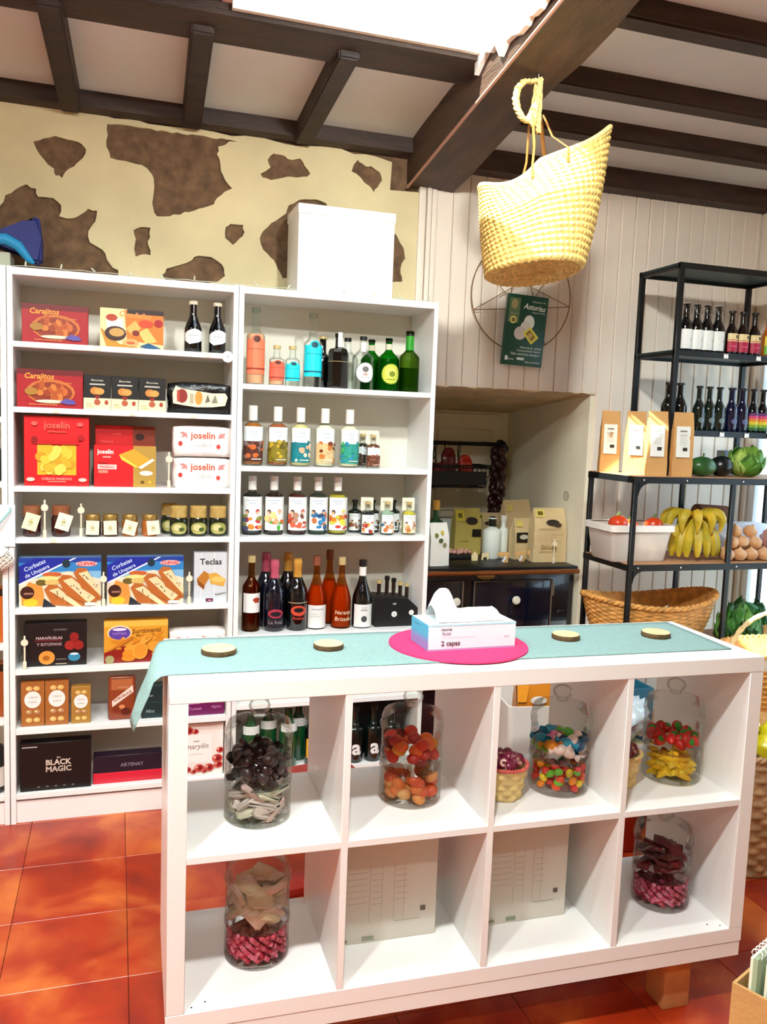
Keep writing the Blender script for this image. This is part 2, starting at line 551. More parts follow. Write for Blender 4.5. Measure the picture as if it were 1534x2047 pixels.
slab('ceiling_board', BX0 + 0.1, 3.45, -5.0, WY + 0.1, 2.71, CEIL, ce)
for i, (xa, xb) in enumerate(RAF):
    bm = bmesh.new()
    w = 0.036
    lo, hi = 2.640, 2.72
    pts = []
    for yy, xx in ((WY - 0.02, xa), (-0.38, xb)):
        pts += [(xx - w, yy, cz(yy, lo)), (xx + w, yy, cz(yy, lo)), (xx + w, yy, cz(yy, hi)), (xx - w, yy, cz(yy, hi))]
    v = [bm.verts.new(p) for p in pts]
    for f in ((0, 1, 2, 3), (7, 6, 5, 4), (0, 4, 5, 1), (1, 5, 6, 2), (2, 6, 7, 3), (3, 7, 4, 0)):
        bm.faces.new([v[j] for j in f])
    bmesh.ops.bevel(bm, geom=list(bm.edges), offset=0.006, segments=2, affect='EDGES')
    o = from_bm('rafter', bm, BEAM, ce, True, None, R(40))
slab('wall_plate', -2.6, 1.56, WY - 0.055, WY + 0.02, 2.655, BEAM_X, ce, 0.07)
slab('cross_beam', -2.6, 1.56, -0.455, -0.295, 2.665, BEAM_X, ce, 0.12)
# the main beam, with a thin board nailed under it
bm = bmesh.new()
N = 30
ring0 = None
for i in range(N + 1):
    yy = WY + 0.02 - (WY + 0.02 + 5.0) * i / N
    zb = 2.535 + 0.142 * (WY - yy)
    q = [(BX0, zb + 0.005), (BX1, zb), (BX1 + 0.004, zb + 0.21), (BX0 - 0.006, zb + 0.24)]
    ring = [bm.verts.new((a + rnd.uniform(-1, 1) * 0.004, yy, b + rnd.uniform(-1, 1) * 0.003)) for a, b in q]
    if ring0:
        for j in range(4):
            bm.faces.new((ring0[j], ring0[(j + 1) % 4], ring[(j + 1) % 4], ring[j]))
    else:
        bm.faces.new(ring)
    ring0 = ring
bm.faces.new(ring0)
bmesh.ops.bevel(bm, geom=[ed for ed in bm.edges if abs(ed.verts[0].co.y - ed.verts[1].co.y) > 0.1], offset=0.012, segments=2, affect='EDGES')
mb = from_bm('main_beam', bm, mat('main_beam_wood', '4a3428', 0.6, var=0.4, vscale=4, bump=0.5, bscale=22, stretch=(5, 1, 5)), ce, True, None, R(35))
bm = bmesh.new()
for i, (a, b) in enumerate(((0.29, -0.35), (-0.36, -1.6))):
    for s in (0,):
        p = [(BX0 - 0.006, a, 2.535 + 0.142 * (WY - a) - 0.004), (BX0 - 0.006, b, 2.535 + 0.142 * (WY - b) - 0.004)]
        bm_tube(bm, p, 0.006, 6)
from_bm('edge_strip', bm, mat('pinkish_strip', 'b98a76', 0.7), ce)
# skylight shaft lining on the beam side, torn lower edge
bm = bmesh.new()
prev = None
yy = SKY1 + 0.02
while yy > SKY0:
    zb = 2.535 + 0.142 * (WY - yy) + 0.045 + rnd.uniform(-0.02, 0.02) + (0.05 if yy > -0.62 else 0)
    a = [bm.verts.new((BX0 - 0.022, yy, zb)), bm.verts.new((BX0 - 0.022, yy, 3.25)), bm.verts.new((BX0 - 0.004, yy, zb)), bm.verts.new((BX0 - 0.004, yy, 3.25))]
    if prev:
        bm.faces.new((prev[0], a[0], a[1], prev[1])); bm.faces.new((prev[2], a[2], a[0], prev[0])); bm.faces.new((prev[1], a[1], a[3], prev[3]))
    prev = a
    yy -= rnd.uniform(0.02, 0.05)
from_bm('shaft_lining', bm, mat('shaft_plaster', 'f3ece2', 0.8), ce)
ROOFZ = 2.96
box('shaft_lining', SKX0 - 0.03, SKX0, SKY0 - 0.02, SKY1 + 0.02, 2.80, ROOFZ + 0.12, MATS['shaft_plaster'], ce)
box('shaft_lining', SKX0, BX0 - 0.02, SKY1 - 0.022, SKY1 - 0.003, 2.778, ROOFZ + 0.05, MATS['shaft_plaster'], ce)
box('shaft_lining', SKX0, BX0 - 0.02, SKY0 - 0.03, SKY0, 2.92, ROOFZ + 0.16, MATS['shaft_plaster'], ce)
sk = empty('window_1'); tag(sk, kind='structure')
for a, b, c, d in ((SKX0, BX0, SKY1 - 0.05, SKY1), (SKX0, BX0, SKY0, SKY0 + 0.05), (SKX0, SKX0 + 0.05, SKY0 + 0.05, SKY1 - 0.05), (BX0 - 0.07, BX0 - 0.02, SKY0 + 0.05, SKY1 - 0.05)):
    box('sash', a, b, c, d, ROOFZ + 0.04, ROOFZ + 0.09, WHITE, sk)
box('pane', SKX0 + 0.04, BX0 - 0.06, SKY0 + 0.04, SKY1 - 0.04, ROOFZ + 0.06, ROOFZ + 0.064, MATS['pane_glass'], sk)
# beams of the right-hand bay run along the wall
for ya, zc in ((-0.055, 0), (-0.37, 0), (-0.77, 0), (-1.17, 0), (-1.60, 0), (-2.05, 0), (-2.5, 0), (-2.9, 0), (-3.3, 0), (-3.7, 0), (-4.1, 0)):
    bm = bmesh.new()
    zb = cz(ya, 2.652)
    bm_box(bm, BX1 - 0.02, 3.42, ya - 0.085, ya, zb, zb + 0.09)
    bmesh.ops.bevel(bm, geom=list(bm.edges), offset=0.008, segments=2, affect='EDGES')
    from_bm('ceiling_joist', bm, BEAM_X, ce, True, None, R(40))
slab('wall_plate', 1.75, 3.42, WY - 0.07, WY + 0.02, 2.62, BEAM_X, ce, 0.10)
for i, (a, b, c, d) in enumerate(((SKX0 - 0.06, SKX0 - 0.03, SKY0 - 0.03, SKY1 + 0.03), (BX0 - 0.004, BX0 + 0.02, SKY0 - 0.03, SKY1 + 0.03), (SKX0 - 0.06, BX0 + 0.02, SKY1 + 0.03, SKY1 + 0.06), (SKX0 - 0.06, BX0 + 0.02, SKY0 - 0.06, SKY0 - 0.03))):
    box('shaft_wall', a, b, c, d, 2.82 if i != 1 else 2.9, 3.06 if i != 1 else 3.25, MATS['shaft_plaster'], ce)

# ------------------------------------------------------------------ ceiling spotlights behind the photographer
for i, (lx, ly) in enumerate(LAMPS):
    zt = cz(ly, 2.71)
    t = empty('ceiling_spotlight', (lx, ly, zt), 0, 'white round ceiling spotlight fixed under the sloping ceiling', 'spotlight', 'ceiling spotlights')
    lathe('canopy', [(0.05, -0.002), (0.05, -0.02), (0.012, -0.024), (0.012, -0.07)], WHITE, t, 20)
    h = lathe('lamp_housing', [(0.03, 0.0), (0.05, -0.02), (0.065, -0.09), (0.063, -0.09), (0.047, -0.03), (0.0, -0.025)], WHITE, t, 24, (0, 0, -0.07), cap1=False)
    ball('bulb', (0, 0, -0.115), 0.035, mat('bulb_glow', 'fff1dc', 0.3, emit=12), t)
    ld = bpy.data.lights.new('spotlight_light', 'AREA')
    ld.shape = 'DISK'; ld.size = 0.12
    ld.energy = LAMP_W * (1.15 if ly < -2.5 else 0.95)
    ld.color = (0.97, 1.0, 0.965)
    ld.spread = R(140)
    lo = bpy.data.objects.new('spotlight_light', ld)
    COL.objects.link(lo)
    lo.location = (lx, ly, zt - 0.20)
    aim = Vector((lx - 2.25, ly - 0.6, zt - 0.20 - 1.25)) if lx > 1 else None     # this one is turned to the hearth
    lo.rotation_euler = aim.to_track_quat('Z', 'Y').to_euler() if aim is not None else Vector((0.0, -0.45 if ly < -2.5 else -0.15, 1.0)).to_track_quat('Z', 'Y').to_euler() if ly > -4 else (0, 0, 0)
# ------------------------------------------------------------------ bookcases
BD = 0.28
def bookcase(x0, W, shelves, label):
    t = empty('bookcase', (x0, 0, 0), 0, label, 'bookcase', 'white bookcases along the patched wall')
    box('side_panel', 0, 0.019, 0, BD, 0, 2.02, WHITE, t, 0.001, 1)
    box('side_panel', W - 0.019, W, 0, BD, 0, 2.02, WHITE, t, 0.001, 1)
    box('top_panel', 0.019, W - 0.019, 0.0005, BD, 1.992, 2.018, WHITE, t, 0.001, 1)
    box('back_panel', 0.01, W - 0.01, BD - 0.006, BD, 0.06, 2.0, mat('bookcase_back', 'e9e5d6', 0.5, var=0.02, vscale=2), t)
    box('kickboard', 0.019, W - 0.019, 0.012, 0.028, 0, 0.083, WHITE, t)
    for z in shelves:
        box('shelf', 0.019, W - 0.019, 0.001, BD - 0.006, z - 0.020, z, WHITE, t, 0.001, 1)
    return t
LS = [1.765, 1.537, 1.256, 1.070, 0.810, 0.585, 0.360, 0.113]
RS = [1.657, 1.344, 1.070, 0.682, 0.40, 0.113]
bookcase(0.0, 0.80, LS, 'white bookcase filled with biscuit boxes, jars and chocolates')
bookcase(0.802, 0.80, RS, 'white bookcase filled with liqueur and wine bottles')
bookcase(-0.802, 0.80, [1.81, 1.50, 1.27, 0.98, 0.68, 0.40, 0.113], 'white bookcase next to the biscuit bookcase, only its side panel showing')

# ------------------------------------------------------------------ cube-shelf counter
KX, KY, KZ, KTH = 0.471, -1.514, 0.208, -0.0208
KW, KD, KH = 1.466, 0.39, 0.764
T, CW, DV = 0.039, 0.335, 0.016
ctr = empty('cube_shelf_counter', (KX, KY, 0), KTH, 'white eight-cube open shelf used as counter, raised on wooden feet', 'shelf unit')
box('top_panel', 0, KW, 0, KD, KZ + KH - T, KZ + KH, WHITE, ctr, 0.0015, 1)
box('bottom_panel', 0, KW, 0, KD, KZ, KZ + T, WHITE, ctr, 0.0015, 1)
box('side_panel', 0, T, 0.0004, KD, KZ + T, KZ + KH - T, WHITE, ctr, 0.001, 1)
box('side_panel', KW - T, KW, 0.0004, KD, KZ + T, KZ + KH - T, WHITE, ctr, 0.001, 1)
for i in (1, 2, 3):
    xx = T + i * CW + (i - 1) * DV
    box('divider', xx, xx + DV, 0.001, KD - 0.001, KZ + T, KZ + KH - T, WHITE, ctr, 0.0007, 1)
for i in range(4):
    xx = T + i * (CW + DV)
    box('shelf', xx, xx + CW, 0.001, KD - 0.001, KZ + T + CW, KZ + T + CW + DV, WHITE, ctr, 0.0007, 1)
box('base_board', 0.002, KW - 0.002, 0.002, KD, KZ - 0.041, KZ - 0.001, WHITE, ctr, 0.0015, 1)
for xx in (0.10, KW - 0.18):
    for yy in (0.06, KD - 0.14):
        box('foot', xx, xx + 0.08, yy, yy + 0.08, 0, KZ - 0.041, mat('foot_wood', 'c98a55', 0.6, var=0.15, vscale=15), ctr, 0.003)
for xx in (0.055, 0.085, KW - 0.055, KW - 0.085):
    lathe('screw_hole', [(0.0022, 0), (0.0022, 0.0004)], mat('hole_black', '101010', 0.8), ctr, 8, (xx, 0.018 + 0.012 * (xx in (0.085, KW - 0.085)), KZ + T))
# ------------------------------------------------------------------ cartons and packets
def carton(name, label, cat, x0, x1, z, h, col, shapes, y=0.03, d=0.055, group=None, rz=0.0, bev=0.0015, m=None, tilt=0.0):
    w = x1 - x0
    t = empty(name, ((x0 + x1) / 2, y, z), rz, label, cat, group)
    if tilt: t.rotation_euler = (tilt, 0, rz)
    box('carton_body', -w / 2, w / 2, 0, d, 0, h, m or mat('card_' + col, col, 0.42), t, bev, 1)
    if shapes:
        art(t, shapes, w, h, on_front(-w / 2, -0.0002, 0))
    return t

RED, GOLD, NAVY, INK = 'a80f1c', 'e9a23a', '1b2f9c', '0b0b0d'
rnd = random.Random(11)
def blob_food(cx, cy, rx, ry, cols, n, seed):
    r = random.Random(seed)
    o = []
    for i in range(n):
        a = r.uniform(0, 2 * PI); q = math.sqrt(r.random())
        o.append(('e', cx + rx * q * math.cos(a), cy + ry * q * math.sin(a), rx * r.uniform(0.22, 0.4), ry * r.uniform(0.25, 0.42), r.choice(cols), r.uniform(0, 180)))
    return o

caraj = [('r', 0.0, 0.86, 1.0, 1.0, '6e0812'), ('t', 'Carajitos', 0.34, 0.80, 0.44, 'f2a53c', 0, 0.15, 0.02), ('t', 'DEL PROFESOR', 0.72, 0.66, 0.22, 'd98a50'),
         ('e', 0.51, 0.42, 0.37, 0.33, 'c9712e'), ('e', 0.51, 0.40, 0.33, 0.28, '8f2f14')] + blob_food(0.50, 0.44, 0.25, 0.2, ['b4511e', 'd07a34', '9c3a14', 'c8662c'], 22, 1) + \
        [('e', 0.22, 0.42, 0.10, 0.10, 'a97a2c'), ('e', 0.50, 0.17, 0.22, 0.045, 'e8d6c0'), ('p', [(0.64, 0.15), (0.74, 0.26), (0.86, 0.22), (0.90, 0.12), (0.78, 0.10)], '5a4f9e'), ('t', 'Receta tradicional de Salas', 0.40, 0.09, 0.42, 'e8915a')]
for (a, b, z, lab) in ((0.045, 0.266, LS[0], 'red carton with a plate of baked sweets, on the top shelf'), (0.027, 0.249, LS[1], 'red carton with a plate of baked sweets, beside three small black boxes')):
    carton('biscuit_box', lab, 'box', a, b, z, 0.136, RED, caraj, group='red cartons of hazelnut sweets')
rolls = [('r', 0, 0, 1, 1, 'e9d7a0'), ('p', [(0.42, 0.2), (0.38, 0.98), (1, 0.98), (1, 0.12)], 'e0781f'), ('r', 0.42, 0.88, 1, 1, '2a0d06'), ('p', [(0.1, 0.0), (0.0, 0.5), (0.3, 0.1), (0.7, 0.0)], 'c58a25'),
         ('r', 0.1, 0.5, 0.36, 0.74, 'eef2ee'), ('e', 0.18, 0.76, 0.09, 0.09, 'b3391a'), ('t', 'Casadielles', 0.55, 0.86, 0.5, 'f09a4a', -3, 0.1, 0.02), ('e', 0.24, 0.36, 0.17, 0.19, '3a1a12'), ('e', 0.26, 0.39, 0.12, 0.11, 'c79a52'),
         ('p', [(0.40, 0.50), (0.55, 0.72), (0.64, 0.52), (0.5, 0.34)], 'eab25c'), ('p', [(0.6, 0.42), (0.74, 0.55), (0.9, 0.2), (0.72, 0.12)], 'f0c06a'), ('e', 0.72, 0.65, 0.12, 0.10, 'd4441c'), ('e', 0.92, 0.68, 0.07, 0.10, 'a80d12'), ('e', 0.56, 0.40, 0.06, 0.07, '7c1f10'),
         ('e', 0.48, 0.14, 0.13, 0.10, 'f0a864'), ('e', 0.48, 0.14, 0.07, 0.04, 'c4622c'), ('p', [(0.62, 0.06), (0.76, 0.16), (0.97, 0.03), (0.75, 0.0)], '14527e')]
carton('pastry_box', 'orange and cream carton with pastry rolls and a dark bowl', 'box', 0.307, 0.529, LS[0], 0.140, 'e6b25a', rolls)
small = [('r', 0, 0, 1, 0.34, 'efe0b4'), ('t', 'Moscovitas', 0.5, 0.86, 0.44, 'ddd6c4', 0, 0.2), ('r', 0.22, 0.72, 0.78, 0.76, 'c9c4ba'), ('e', 0.42, 0.55, 0.18, 0.11, 'd8853a'), ('e', 0.58, 0.54, 0.18, 0.10, 'e39a4c'), ('e', 0.5, 0.22, 0.12, 0.09, 'b0583c'), ('e', 0.84, 0.22, 0.07, 0.07, 'a8402c'), ('r', 0.08, 0.08, 0.36, 0.11, 'cbb98a'), ('r', 0.08, 0.15, 0.3, 0.18, 'cbb98a'), ('e', 0.5, 0.37, 0.10, 0.05, '8c1c14')]
for a, b in ((0.251, 0.345), (0.347, 0.441), (0.443, 0.539)):
    carton('sweets_box', 'small black and cream sweets box, one of three in a row', 'box', a, b, LS[1], 0.124, '0e0c0c', small, group='small black boxes in a row')

def pillow(name, w, d, h, m, parent, puff=0.35, n=14, crumple=0.004, seed=1):
    """a soft packet: rounded box, a little crumpled"""
    bm = bmesh.new()
    bm_box(bm, -w / 2, w / 2, 0, d, 0, h)
    bmesh.ops.subdivide_edges(bm, edges=list(bm.edges), cuts=n // 2, use_grid_fill=True)
    for v in bm.verts:
        a, b, c = 2 * v.co.x / w, 2 * (v.co.y - d / 2) / d, 2 * (v.co.z - h / 2) / h
        ax, ay, az = abs(a), abs(b), abs(c)
        k = 1 - puff * 0.5 * (max(ax * ay, ax * az, ay * az)) ** 3
        nz = noise.noise(Vector((v.co.x * 30 + seed * 9, v.co.y * 30, v.co.z * 30))) * crumple
        v.co = Vector((v.co.x * (1 - puff * 0.22 * (ay * az) ** 2) + nz, d / 2 + (v.co.y - d / 2) * k + nz, (h / 2 + (v.co.z - h / 2) * k) if v.co.z > 0.001 else 0.0))
    return from_bm(name, bm, m, parent, True)

t = empty('snack_bag', (0.665, 0.03, LS[1]), 0, 'crinkled black snack bag with a clear window, beside small black boxes', 'bag')
pillow('bag_body', 0.235, 0.06, 0.118, mat('black_foil', '0b0b0c', 0.25, bump=0.4, bscale=40), t, 0.3, 14, 0.012, 3)
art(t, [('p', [(0.08, 0.30), (0.07, 0.62), (0.12, 0.86), (0.2, 0.78), (0.45, 0.72), (0.7, 0.66), (0.9, 0.68), (0.94, 0.55), (0.9, 0.28), (0.7, 0.22), (0.45, 0.2), (0.2, 0.26)], 'ded8c0'), ('e', 0.22, 0.54, 0.085, 0.22, '8e2a22'), ('r', 0.14, 0.36, 0.18, 0.72, 'b8453a'), ('e', 0.48, 0.50, 0.06, 0.22, 'd9963e'), ('r', 0.34, 0.32, 0.40, 0.62, 'b9b090'),
        ('p', [(0.58, 0.35), (0.62, 0.62), (0.66, 0.4)], '6d6654'), ('p', [(0.68, 0.35), (0.74, 0.62), (0.78, 0.36)], '8a8470'), ('r', 0.80, 0.36, 0.86, 0.58, 'f4f2e6')], 0.235, 0.118, on_front(-0.1175, -0.004, 0))

redbox = [('p', [(0.2, 0.16), (0.8, 0.16), (0.8, 0.60), (0.66, 0.62), (0.5, 0.56), (0.34, 0.62), (0.2, 0.60)], 'e4b428')] + blob_food(0.5, 0.37, 0.25, 0.17, ['f0c63c', 'e2ae2a', 'f6d45a', 'd89a20'], 30, 5) + \
         [('r', 0.16, 0.60, 0.84, 0.655, 'c70f18'), ('t', 'joselin', 0.5, 0.86, 0.40, 'f46a5c', 0, 0, 0.02), ('r', 0.36, 0.77, 0.64, 0.785, 'f0584c'), ('e', 0.16, 0.89, 0.05, 0.03, 'f0605a'), ('e', 0.86, 0.89, 0.05, 0.03, 'f0605a'), ('t', 'SOBAOS PASIEGOS', 0.5, 0.105, 0.46, 'f8b0a4'), ('r', 0.36, 0.06, 0.64, 0.072, 'f39a8c'),
          ('e', 0.10, 0.095, 0.065, 0.028, 'f4c8bc'), ('e', 0.90, 0.095, 0.065, 0.028, 'f4c8bc'), ('e', 0.16, 0.66, 0.05, 0.05, '8f0a10'), ('e', 0.87, 0.70, 0.05, 0.04, 'a80c12')]
carton('cake_box', 'tall red cake carton with a window onto yellow cakes', 'box', 0.05, 0.27, LS[2], 0.252, 'd8121c', redbox, d=0.09)
carton('cake_box', 'plain red and brown cake carton standing behind a red and kraft one', 'box', 0.29, 0.506, LS[2], 0.225, 'c01018', [('r', 0.62, 0, 1, 1, '7a2f16'), ('e', 0.74, 0.82, 0.08, 0.06, '2a0a06'), ('t', 'joselin', 0.36, 0.86, 0.14, 'e8605a'), ('t', 'SOBAOS', 0.2, 0.73, 0.2, 'e8605a')], y=0.10, d=0.07)
kraft = [('r', 0.63, 0, 1, 1, 'b5913f'), ('t', 'joselin', 0.18, 0.83, 0.26, 'fbe9e0', 0, 0, 0.03), ('r', 0.14, 0.70, 0.27, 0.735, 'f2a59a'), ('r', 0.06, 0.425, 0.36, 0.535, 'fbe0d6'), ('t', 'PASIEGO', 0.21, 0.48, 0.24, 'd8121c', 0, 0, 0.03), ('r', 0.07, 0.33, 0.22, 0.40, 'f28a7c'), ('t', 'SOBAO', 0.16, 0.57, 0.16, '8c0b10'),
         ('p', [(0.40, 0.78), (0.64, 0.93), (0.92, 0.66), (0.70, 0.46)], 'd9a12c'), ('p', [(0.40, 0.78), (0.44, 0.66), (0.68, 0.46), (0.70, 0.5)], 'f2d24a'), ('p', [(0.71, 0.48), (0.94, 0.70), (0.98, 0.66), (0.76, 0.44)], 'f4ecd8'), ('e', 0.84, 0.34, 0.11, 0.06, 'f3ecd8'), ('e', 0.78, 0.12, 0.03, 0.04, '5e4a12'), ('e', 0.90, 0.12, 0.03, 0.04, 'd4b440')]
carton('cake_box', 'low red and kraft cake carton with a sponge cake picture', 'box', 0.287, 0.507, LS[2], 0.153, 'e0141e', kraft, d=0.06)
pack_art = [('t', 'joselin', 0.5, 0.66, 0.42, 'cf5a3e', 0, 0, 0.02), ('p', [(0.10, 0.78), (0.17, 0.72), (0.13, 0.62), (0.21, 0.66), (0.24, 0.56), (0.23, 0.74), (0.17, 0.80)], 'd98a86'), ('p', [(0.76, 0.60), (0.79, 0.76), (0.90, 0.78), (0.84, 0.68), (0.90, 0.62), (0.82, 0.64)], 'd98a86'),
            ('e', 0.12, 0.42, 0.036, 0.075, 'c43a30'), ('e', 0.77, 0.34, 0.036, 0.075, 'cf4a42'), ('t', 'Sobaos', 0.52, 0.42, 0.30, 'dcd8d8', 0, 0.3), ('r', 0.30, 0.14, 0.44, 0.15, 'c9c9cc'), ('r', 0.52, 0.14, 0.72, 0.15, 'c9c9cc'), ('r', 0.502, 0.04, 0.506, 0.94, 'b8b4b0')]
for x, z, lab in ((0.679, LS[2], 'white paper cake packet, the lower of two stacked beside a price stick'), (0.678, LS[2] + 0.119, 'white paper cake packet, the upper of two stacked beside a price stick'), (0.672, LS[5], 'white paper cake packet beside the yellow biscuit box')):
    t = empty('cake_packet', (x, 0.03, z), 0, lab, 'packet', 'white paper cake packets')
    pillow('wrapper', 0.218, 0.09, 0.116, mat('white_wrap', 'f3efec', 0.5, bump=0.25, bscale=25), t, 0.22, 14, 0.003, int(z * 10))
    art(t, pack_art, 0.218, 0.116, on_front(-0.109, -0.001, 0))
corb = [('r', 0, 0, 1, 1, '7fb6dc'), ('r', 0, 0.72, 1, 1, '2f7fc0'), ('r', 0, 0.90, 1, 1, '1a3f9a'), ('p', [(0, 0), (0, 0.5), (0.3, 0.62), (0.6, 0.72), (1, 0.55), (1, 0)], 'f0dcc0'), ('p', [(0, 0.48), (0, 0.83), (0.2, 0.99), (0.66, 0.99)], '14279a'), ('p', [(0, 0.44), (0, 0.48), (0.66, 0.99), (0.70, 0.99)], 'e8eef4'),
        ('t', 'Corbatas', 0.19, 0.85, 0.28, 'c9d9f6', 26, 0.15, 0.015), ('t', 'de Unquera', 0.22, 0.72, 0.32, 'c9d9f6', 26, 0.15, 0.015), ('e', 0.57, 0.88, 0.05, 0.085, '16303e'), ('e', 0.82, 0.87, 0.135, 0.055, 'f5b8b4'), ('t', 'CUEVAS', 0.82, 0.87, 0.22, 'd8252c', 0, 0.1, 0.03),
        ('e', 0.40, 0.66, 0.12, 0.05, 'c4602e'), ('e', 0.36, 0.58, 0.13, 0.05, 'e9d98a'), ('e', 0.27, 0.50, 0.07, 0.06, '6a5a24'), ('e', 0.40, 0.50, 0.09, 0.06, 'd8b96c'),
        ('p', [(0.28, 0.42), (0.12, 0.52), (0.03, 0.3), (0.03, 0.05), (0.28, 0.02), (0.30, 0.22)], 'd9913f'), ('e', 0.14, 0.10, 0.09, 0.08, 'f2bd2c'), ('e', 0.10, 0.30, 0.085, 0.13, '3a150c'), ('r', 0.06, 0.26, 0.17, 0.30, '9c6f5c'), ('p', [(0.28, 0.0), (0.30, 0.18), (0.45, 0.0)], '20262e')]
for (ax, ay) in ((0.30, 0.36), (0.47, 0.56), (0.66, 0.70)):
    corb += [('p', [(ax, ay), (ax + 0.06, ay + 0.10), (ax + 0.16, ay + 0.08), (min(ax + 0.52, 1.0), ay - 0.40 if ay - 0.40 > 0 else 0.0), (min(ax + 0.40, 1.0), max(ay - 0.58, 0.0)), (ax + 0.10, max(ay - 0.32, 0.0))], 'b5652a'),
             ('p', [(ax + 0.06, ay - 0.02), (ax + 0.17, ay + 0.03), (min(ax + 0.46, 1.0), max(ay - 0.38, 0.0)), (min(ax + 0.38, 1.0), max(ay - 0.50, 0.0))], 'ecd3a4')]
    for j in range(9):
        q = rnd.random()
        px, py = ax + 0.12 + 0.24 * q + rnd.uniform(-0.03, 0.03), ay - 0.06 - 0.30 * q + rnd.uniform(-0.03, 0.03)
        if px < 0.97 and py > 0.03: corb.append(('e', px, py, 0.008, 0.012, '6a4a28'))
corb.append(('r', 0.80, 0.02, 0.93, 0.08, 'f4f0ea'))
for a, b, lab in ((0.030, 0.313, 'blue carton with iced pastry picture, standing beside the bookcase edge'), (0.334, 0.613, 'blue carton with iced pastry picture, standing beside the silver tin-like carton')):
    carton('pastry_box', lab, 'box', a, b, LS[4], 0.183, '6f8fb0', corb, d=0.06, group='blue pastry cartons')
tec = [('r', 0, 0, 1, 1, 'cfd4da'), ('r', 0.2, 0, 0.22, 1, 'e2e6ea'), ('r', 0.6, 0, 0.63, 1, 'dfe3e7'), ('t', 'Teclas', 0.5, 0.82, 0.66, '33302c', 0, 0, 0.02), ('p', [(0.08, 0.48), (0.3, 0.64), (0.5, 0.55), (0.32, 0.34)], 'b9772a'), ('p', [(0.08, 0.48), (0.32, 0.34), (0.30, 0.26), (0.12, 0.36)], '8a4f18'), ('p', [(0.42, 0.58), (0.66, 0.6), (0.96, 0.46), (0.9, 0.32), (0.5, 0.38)], 'd8a548'), ('e', 0.72, 0.46, 0.2, 0.06, 'e8c06a'),
       ('t', 'hojaldre', 0.8, 0.17, 0.34, '6a6660', 8, 0.2), ('r', 0.36, 0.02, 0.58, 0.085, '5c1238'), ('r', 0.42, 0.04, 0.54, 0.055, 'e0b0c4')]
carton('pastry_box', 'silver grey carton with golden puff pastry picture', 'box', 0.653, 0.779, LS[4], 0.196, 'c4c9cf', tec)
blk = [('t', 'GOURMET', 0.58, 0.84, 0.22, '7a7274'), ('t', 'MARAÑUELAS', 0.40, 0.66, 0.42, 'c9a8a8', 0, 0, 0.02), ('r', 0.16, 0.585, 0.60, 0.60, '8c1c30'), ('t', 'Y RITOPANS', 0.40, 0.51, 0.40, 'b09092', 0, 0.1, 0.02), ('e', 0.36, 0.20, 0.13, 0.16, 'd98f38'), ('e', 0.35, 0.19, 0.06, 0.06, 'a8601c'),
       ('e', 0.80, 0.66, 0.075, 0.11, '8e1a18'), ('e', 0.73, 0.47, 0.085, 0.11, 'a02420'), ('e', 0.87, 0.47, 0.085, 0.11, '961e1c'), ('e', 0.80, 0.20, 0.10, 0.10, '2f86a8'), ('e', 0.80, 0.27, 0.07, 0.025, 'd8eef4'), ('t', 'artesanas', 0.59, 0.16, 0.16, '8c8078'), ('r', 0.5, 0.04, 0.68, 0.065, 'a89a80')]
carton('biscuit_box', 'black biscuit carton with one golden biscuit and red fruits', 'box', 0.045, 0.262, LS[5], 0.163, '0d0a0e', blk, y=0.035)
yel = [('r', 0, 0, 1, 1, 'dc9a2c'), ('r', 0, 0.86, 1, 1, 'e9b848'), ('p', [(0, 0), (0, 0.25), (0.3, 0.4), (0.75, 0.3), (1, 0.2), (1, 0)], '8c1a0e'), ('e', 0.24, 0.72, 0.19, 0.18, 'f2dca8'), ('e', 0.24, 0.71, 0.17, 0.155, '5b3b9a'), ('e', 0.24, 0.80, 0.11, 0.035, 'e6dcf2'), ('t', 'CUÉTARA', 0.24, 0.71, 0.22, 'a690d8'),
       ('t', 'Surtimenti', 0.66, 0.76, 0.46, '8a4a10', 3, 0.2, 0.015), ('t', 'Mantequilla', 0.64, 0.64, 0.30, 'b06a1c', 3, 0.3)] + blob_food(0.55, 0.45, 0.5, 0.13, ['e0952c', 'd6861f', 'c9741a', 'eaa23c'], 22, 9) + \
      [('e', 0.44, 0.33, 0.13, 0.10, 'e89c34'), ('e', 0.40, 0.22, 0.12, 0.09, 'dd8c24'), ('e', 0.38, 0.12, 0.11, 0.08, 'd98620'), ('e', 0.56, 0.28, 0.12, 0.20, 'e9a03a'), ('e', 0.56, 0.28, 0.095, 0.165, 'dd8f2a'), ('e', 0.80, 0.38, 0.12, 0.13, 'e29a34'), ('e', 0.84, 0.20, 0.10, 0.10, 'c8741c'), ('e', 0.09, 0.10, 0.07, 0.10, 'a09a68')]
carton('biscuit_box', 'yellow biscuit carton with purple oval and stacked biscuits', 'box', 0.324, 0.558, LS[5], 0.162, 'd59a30', yel, y=0.035)
hz = [('e', 0.5, 0.60, 0.36, 0.19, 'f2ece6'), ('t', 'TURRON', 0.5, 0.65, 0.4, '9a9490'), ('t', 'avellana', 0.5, 0.55, 0.36, 'a8a29c')]
for a, b in ((0.35, 0.85), (0.66, 0.85), (0.34, 0.33), (0.67, 0.33), (0.34, 0.15), (0.67, 0.15)):
    hz += [('e', a, b, 0.14, 0.055, 'e0b468' if b > 0.5 or b < 0.2 else 'b98860'), ('e', a - 0.03, b + 0.01, 0.06, 0.02, 'f0d498')]
for a, b in ((0.034, 0.115), (0.117, 0.199)):
    carton('nougat_box', 'orange brown nougat carton with white disc and hazelnuts, one of a pair', 'box', a, b, LS[6], 0.170, 'a5642c', hz, group='pair of orange brown nougat cartons', d=0.03)
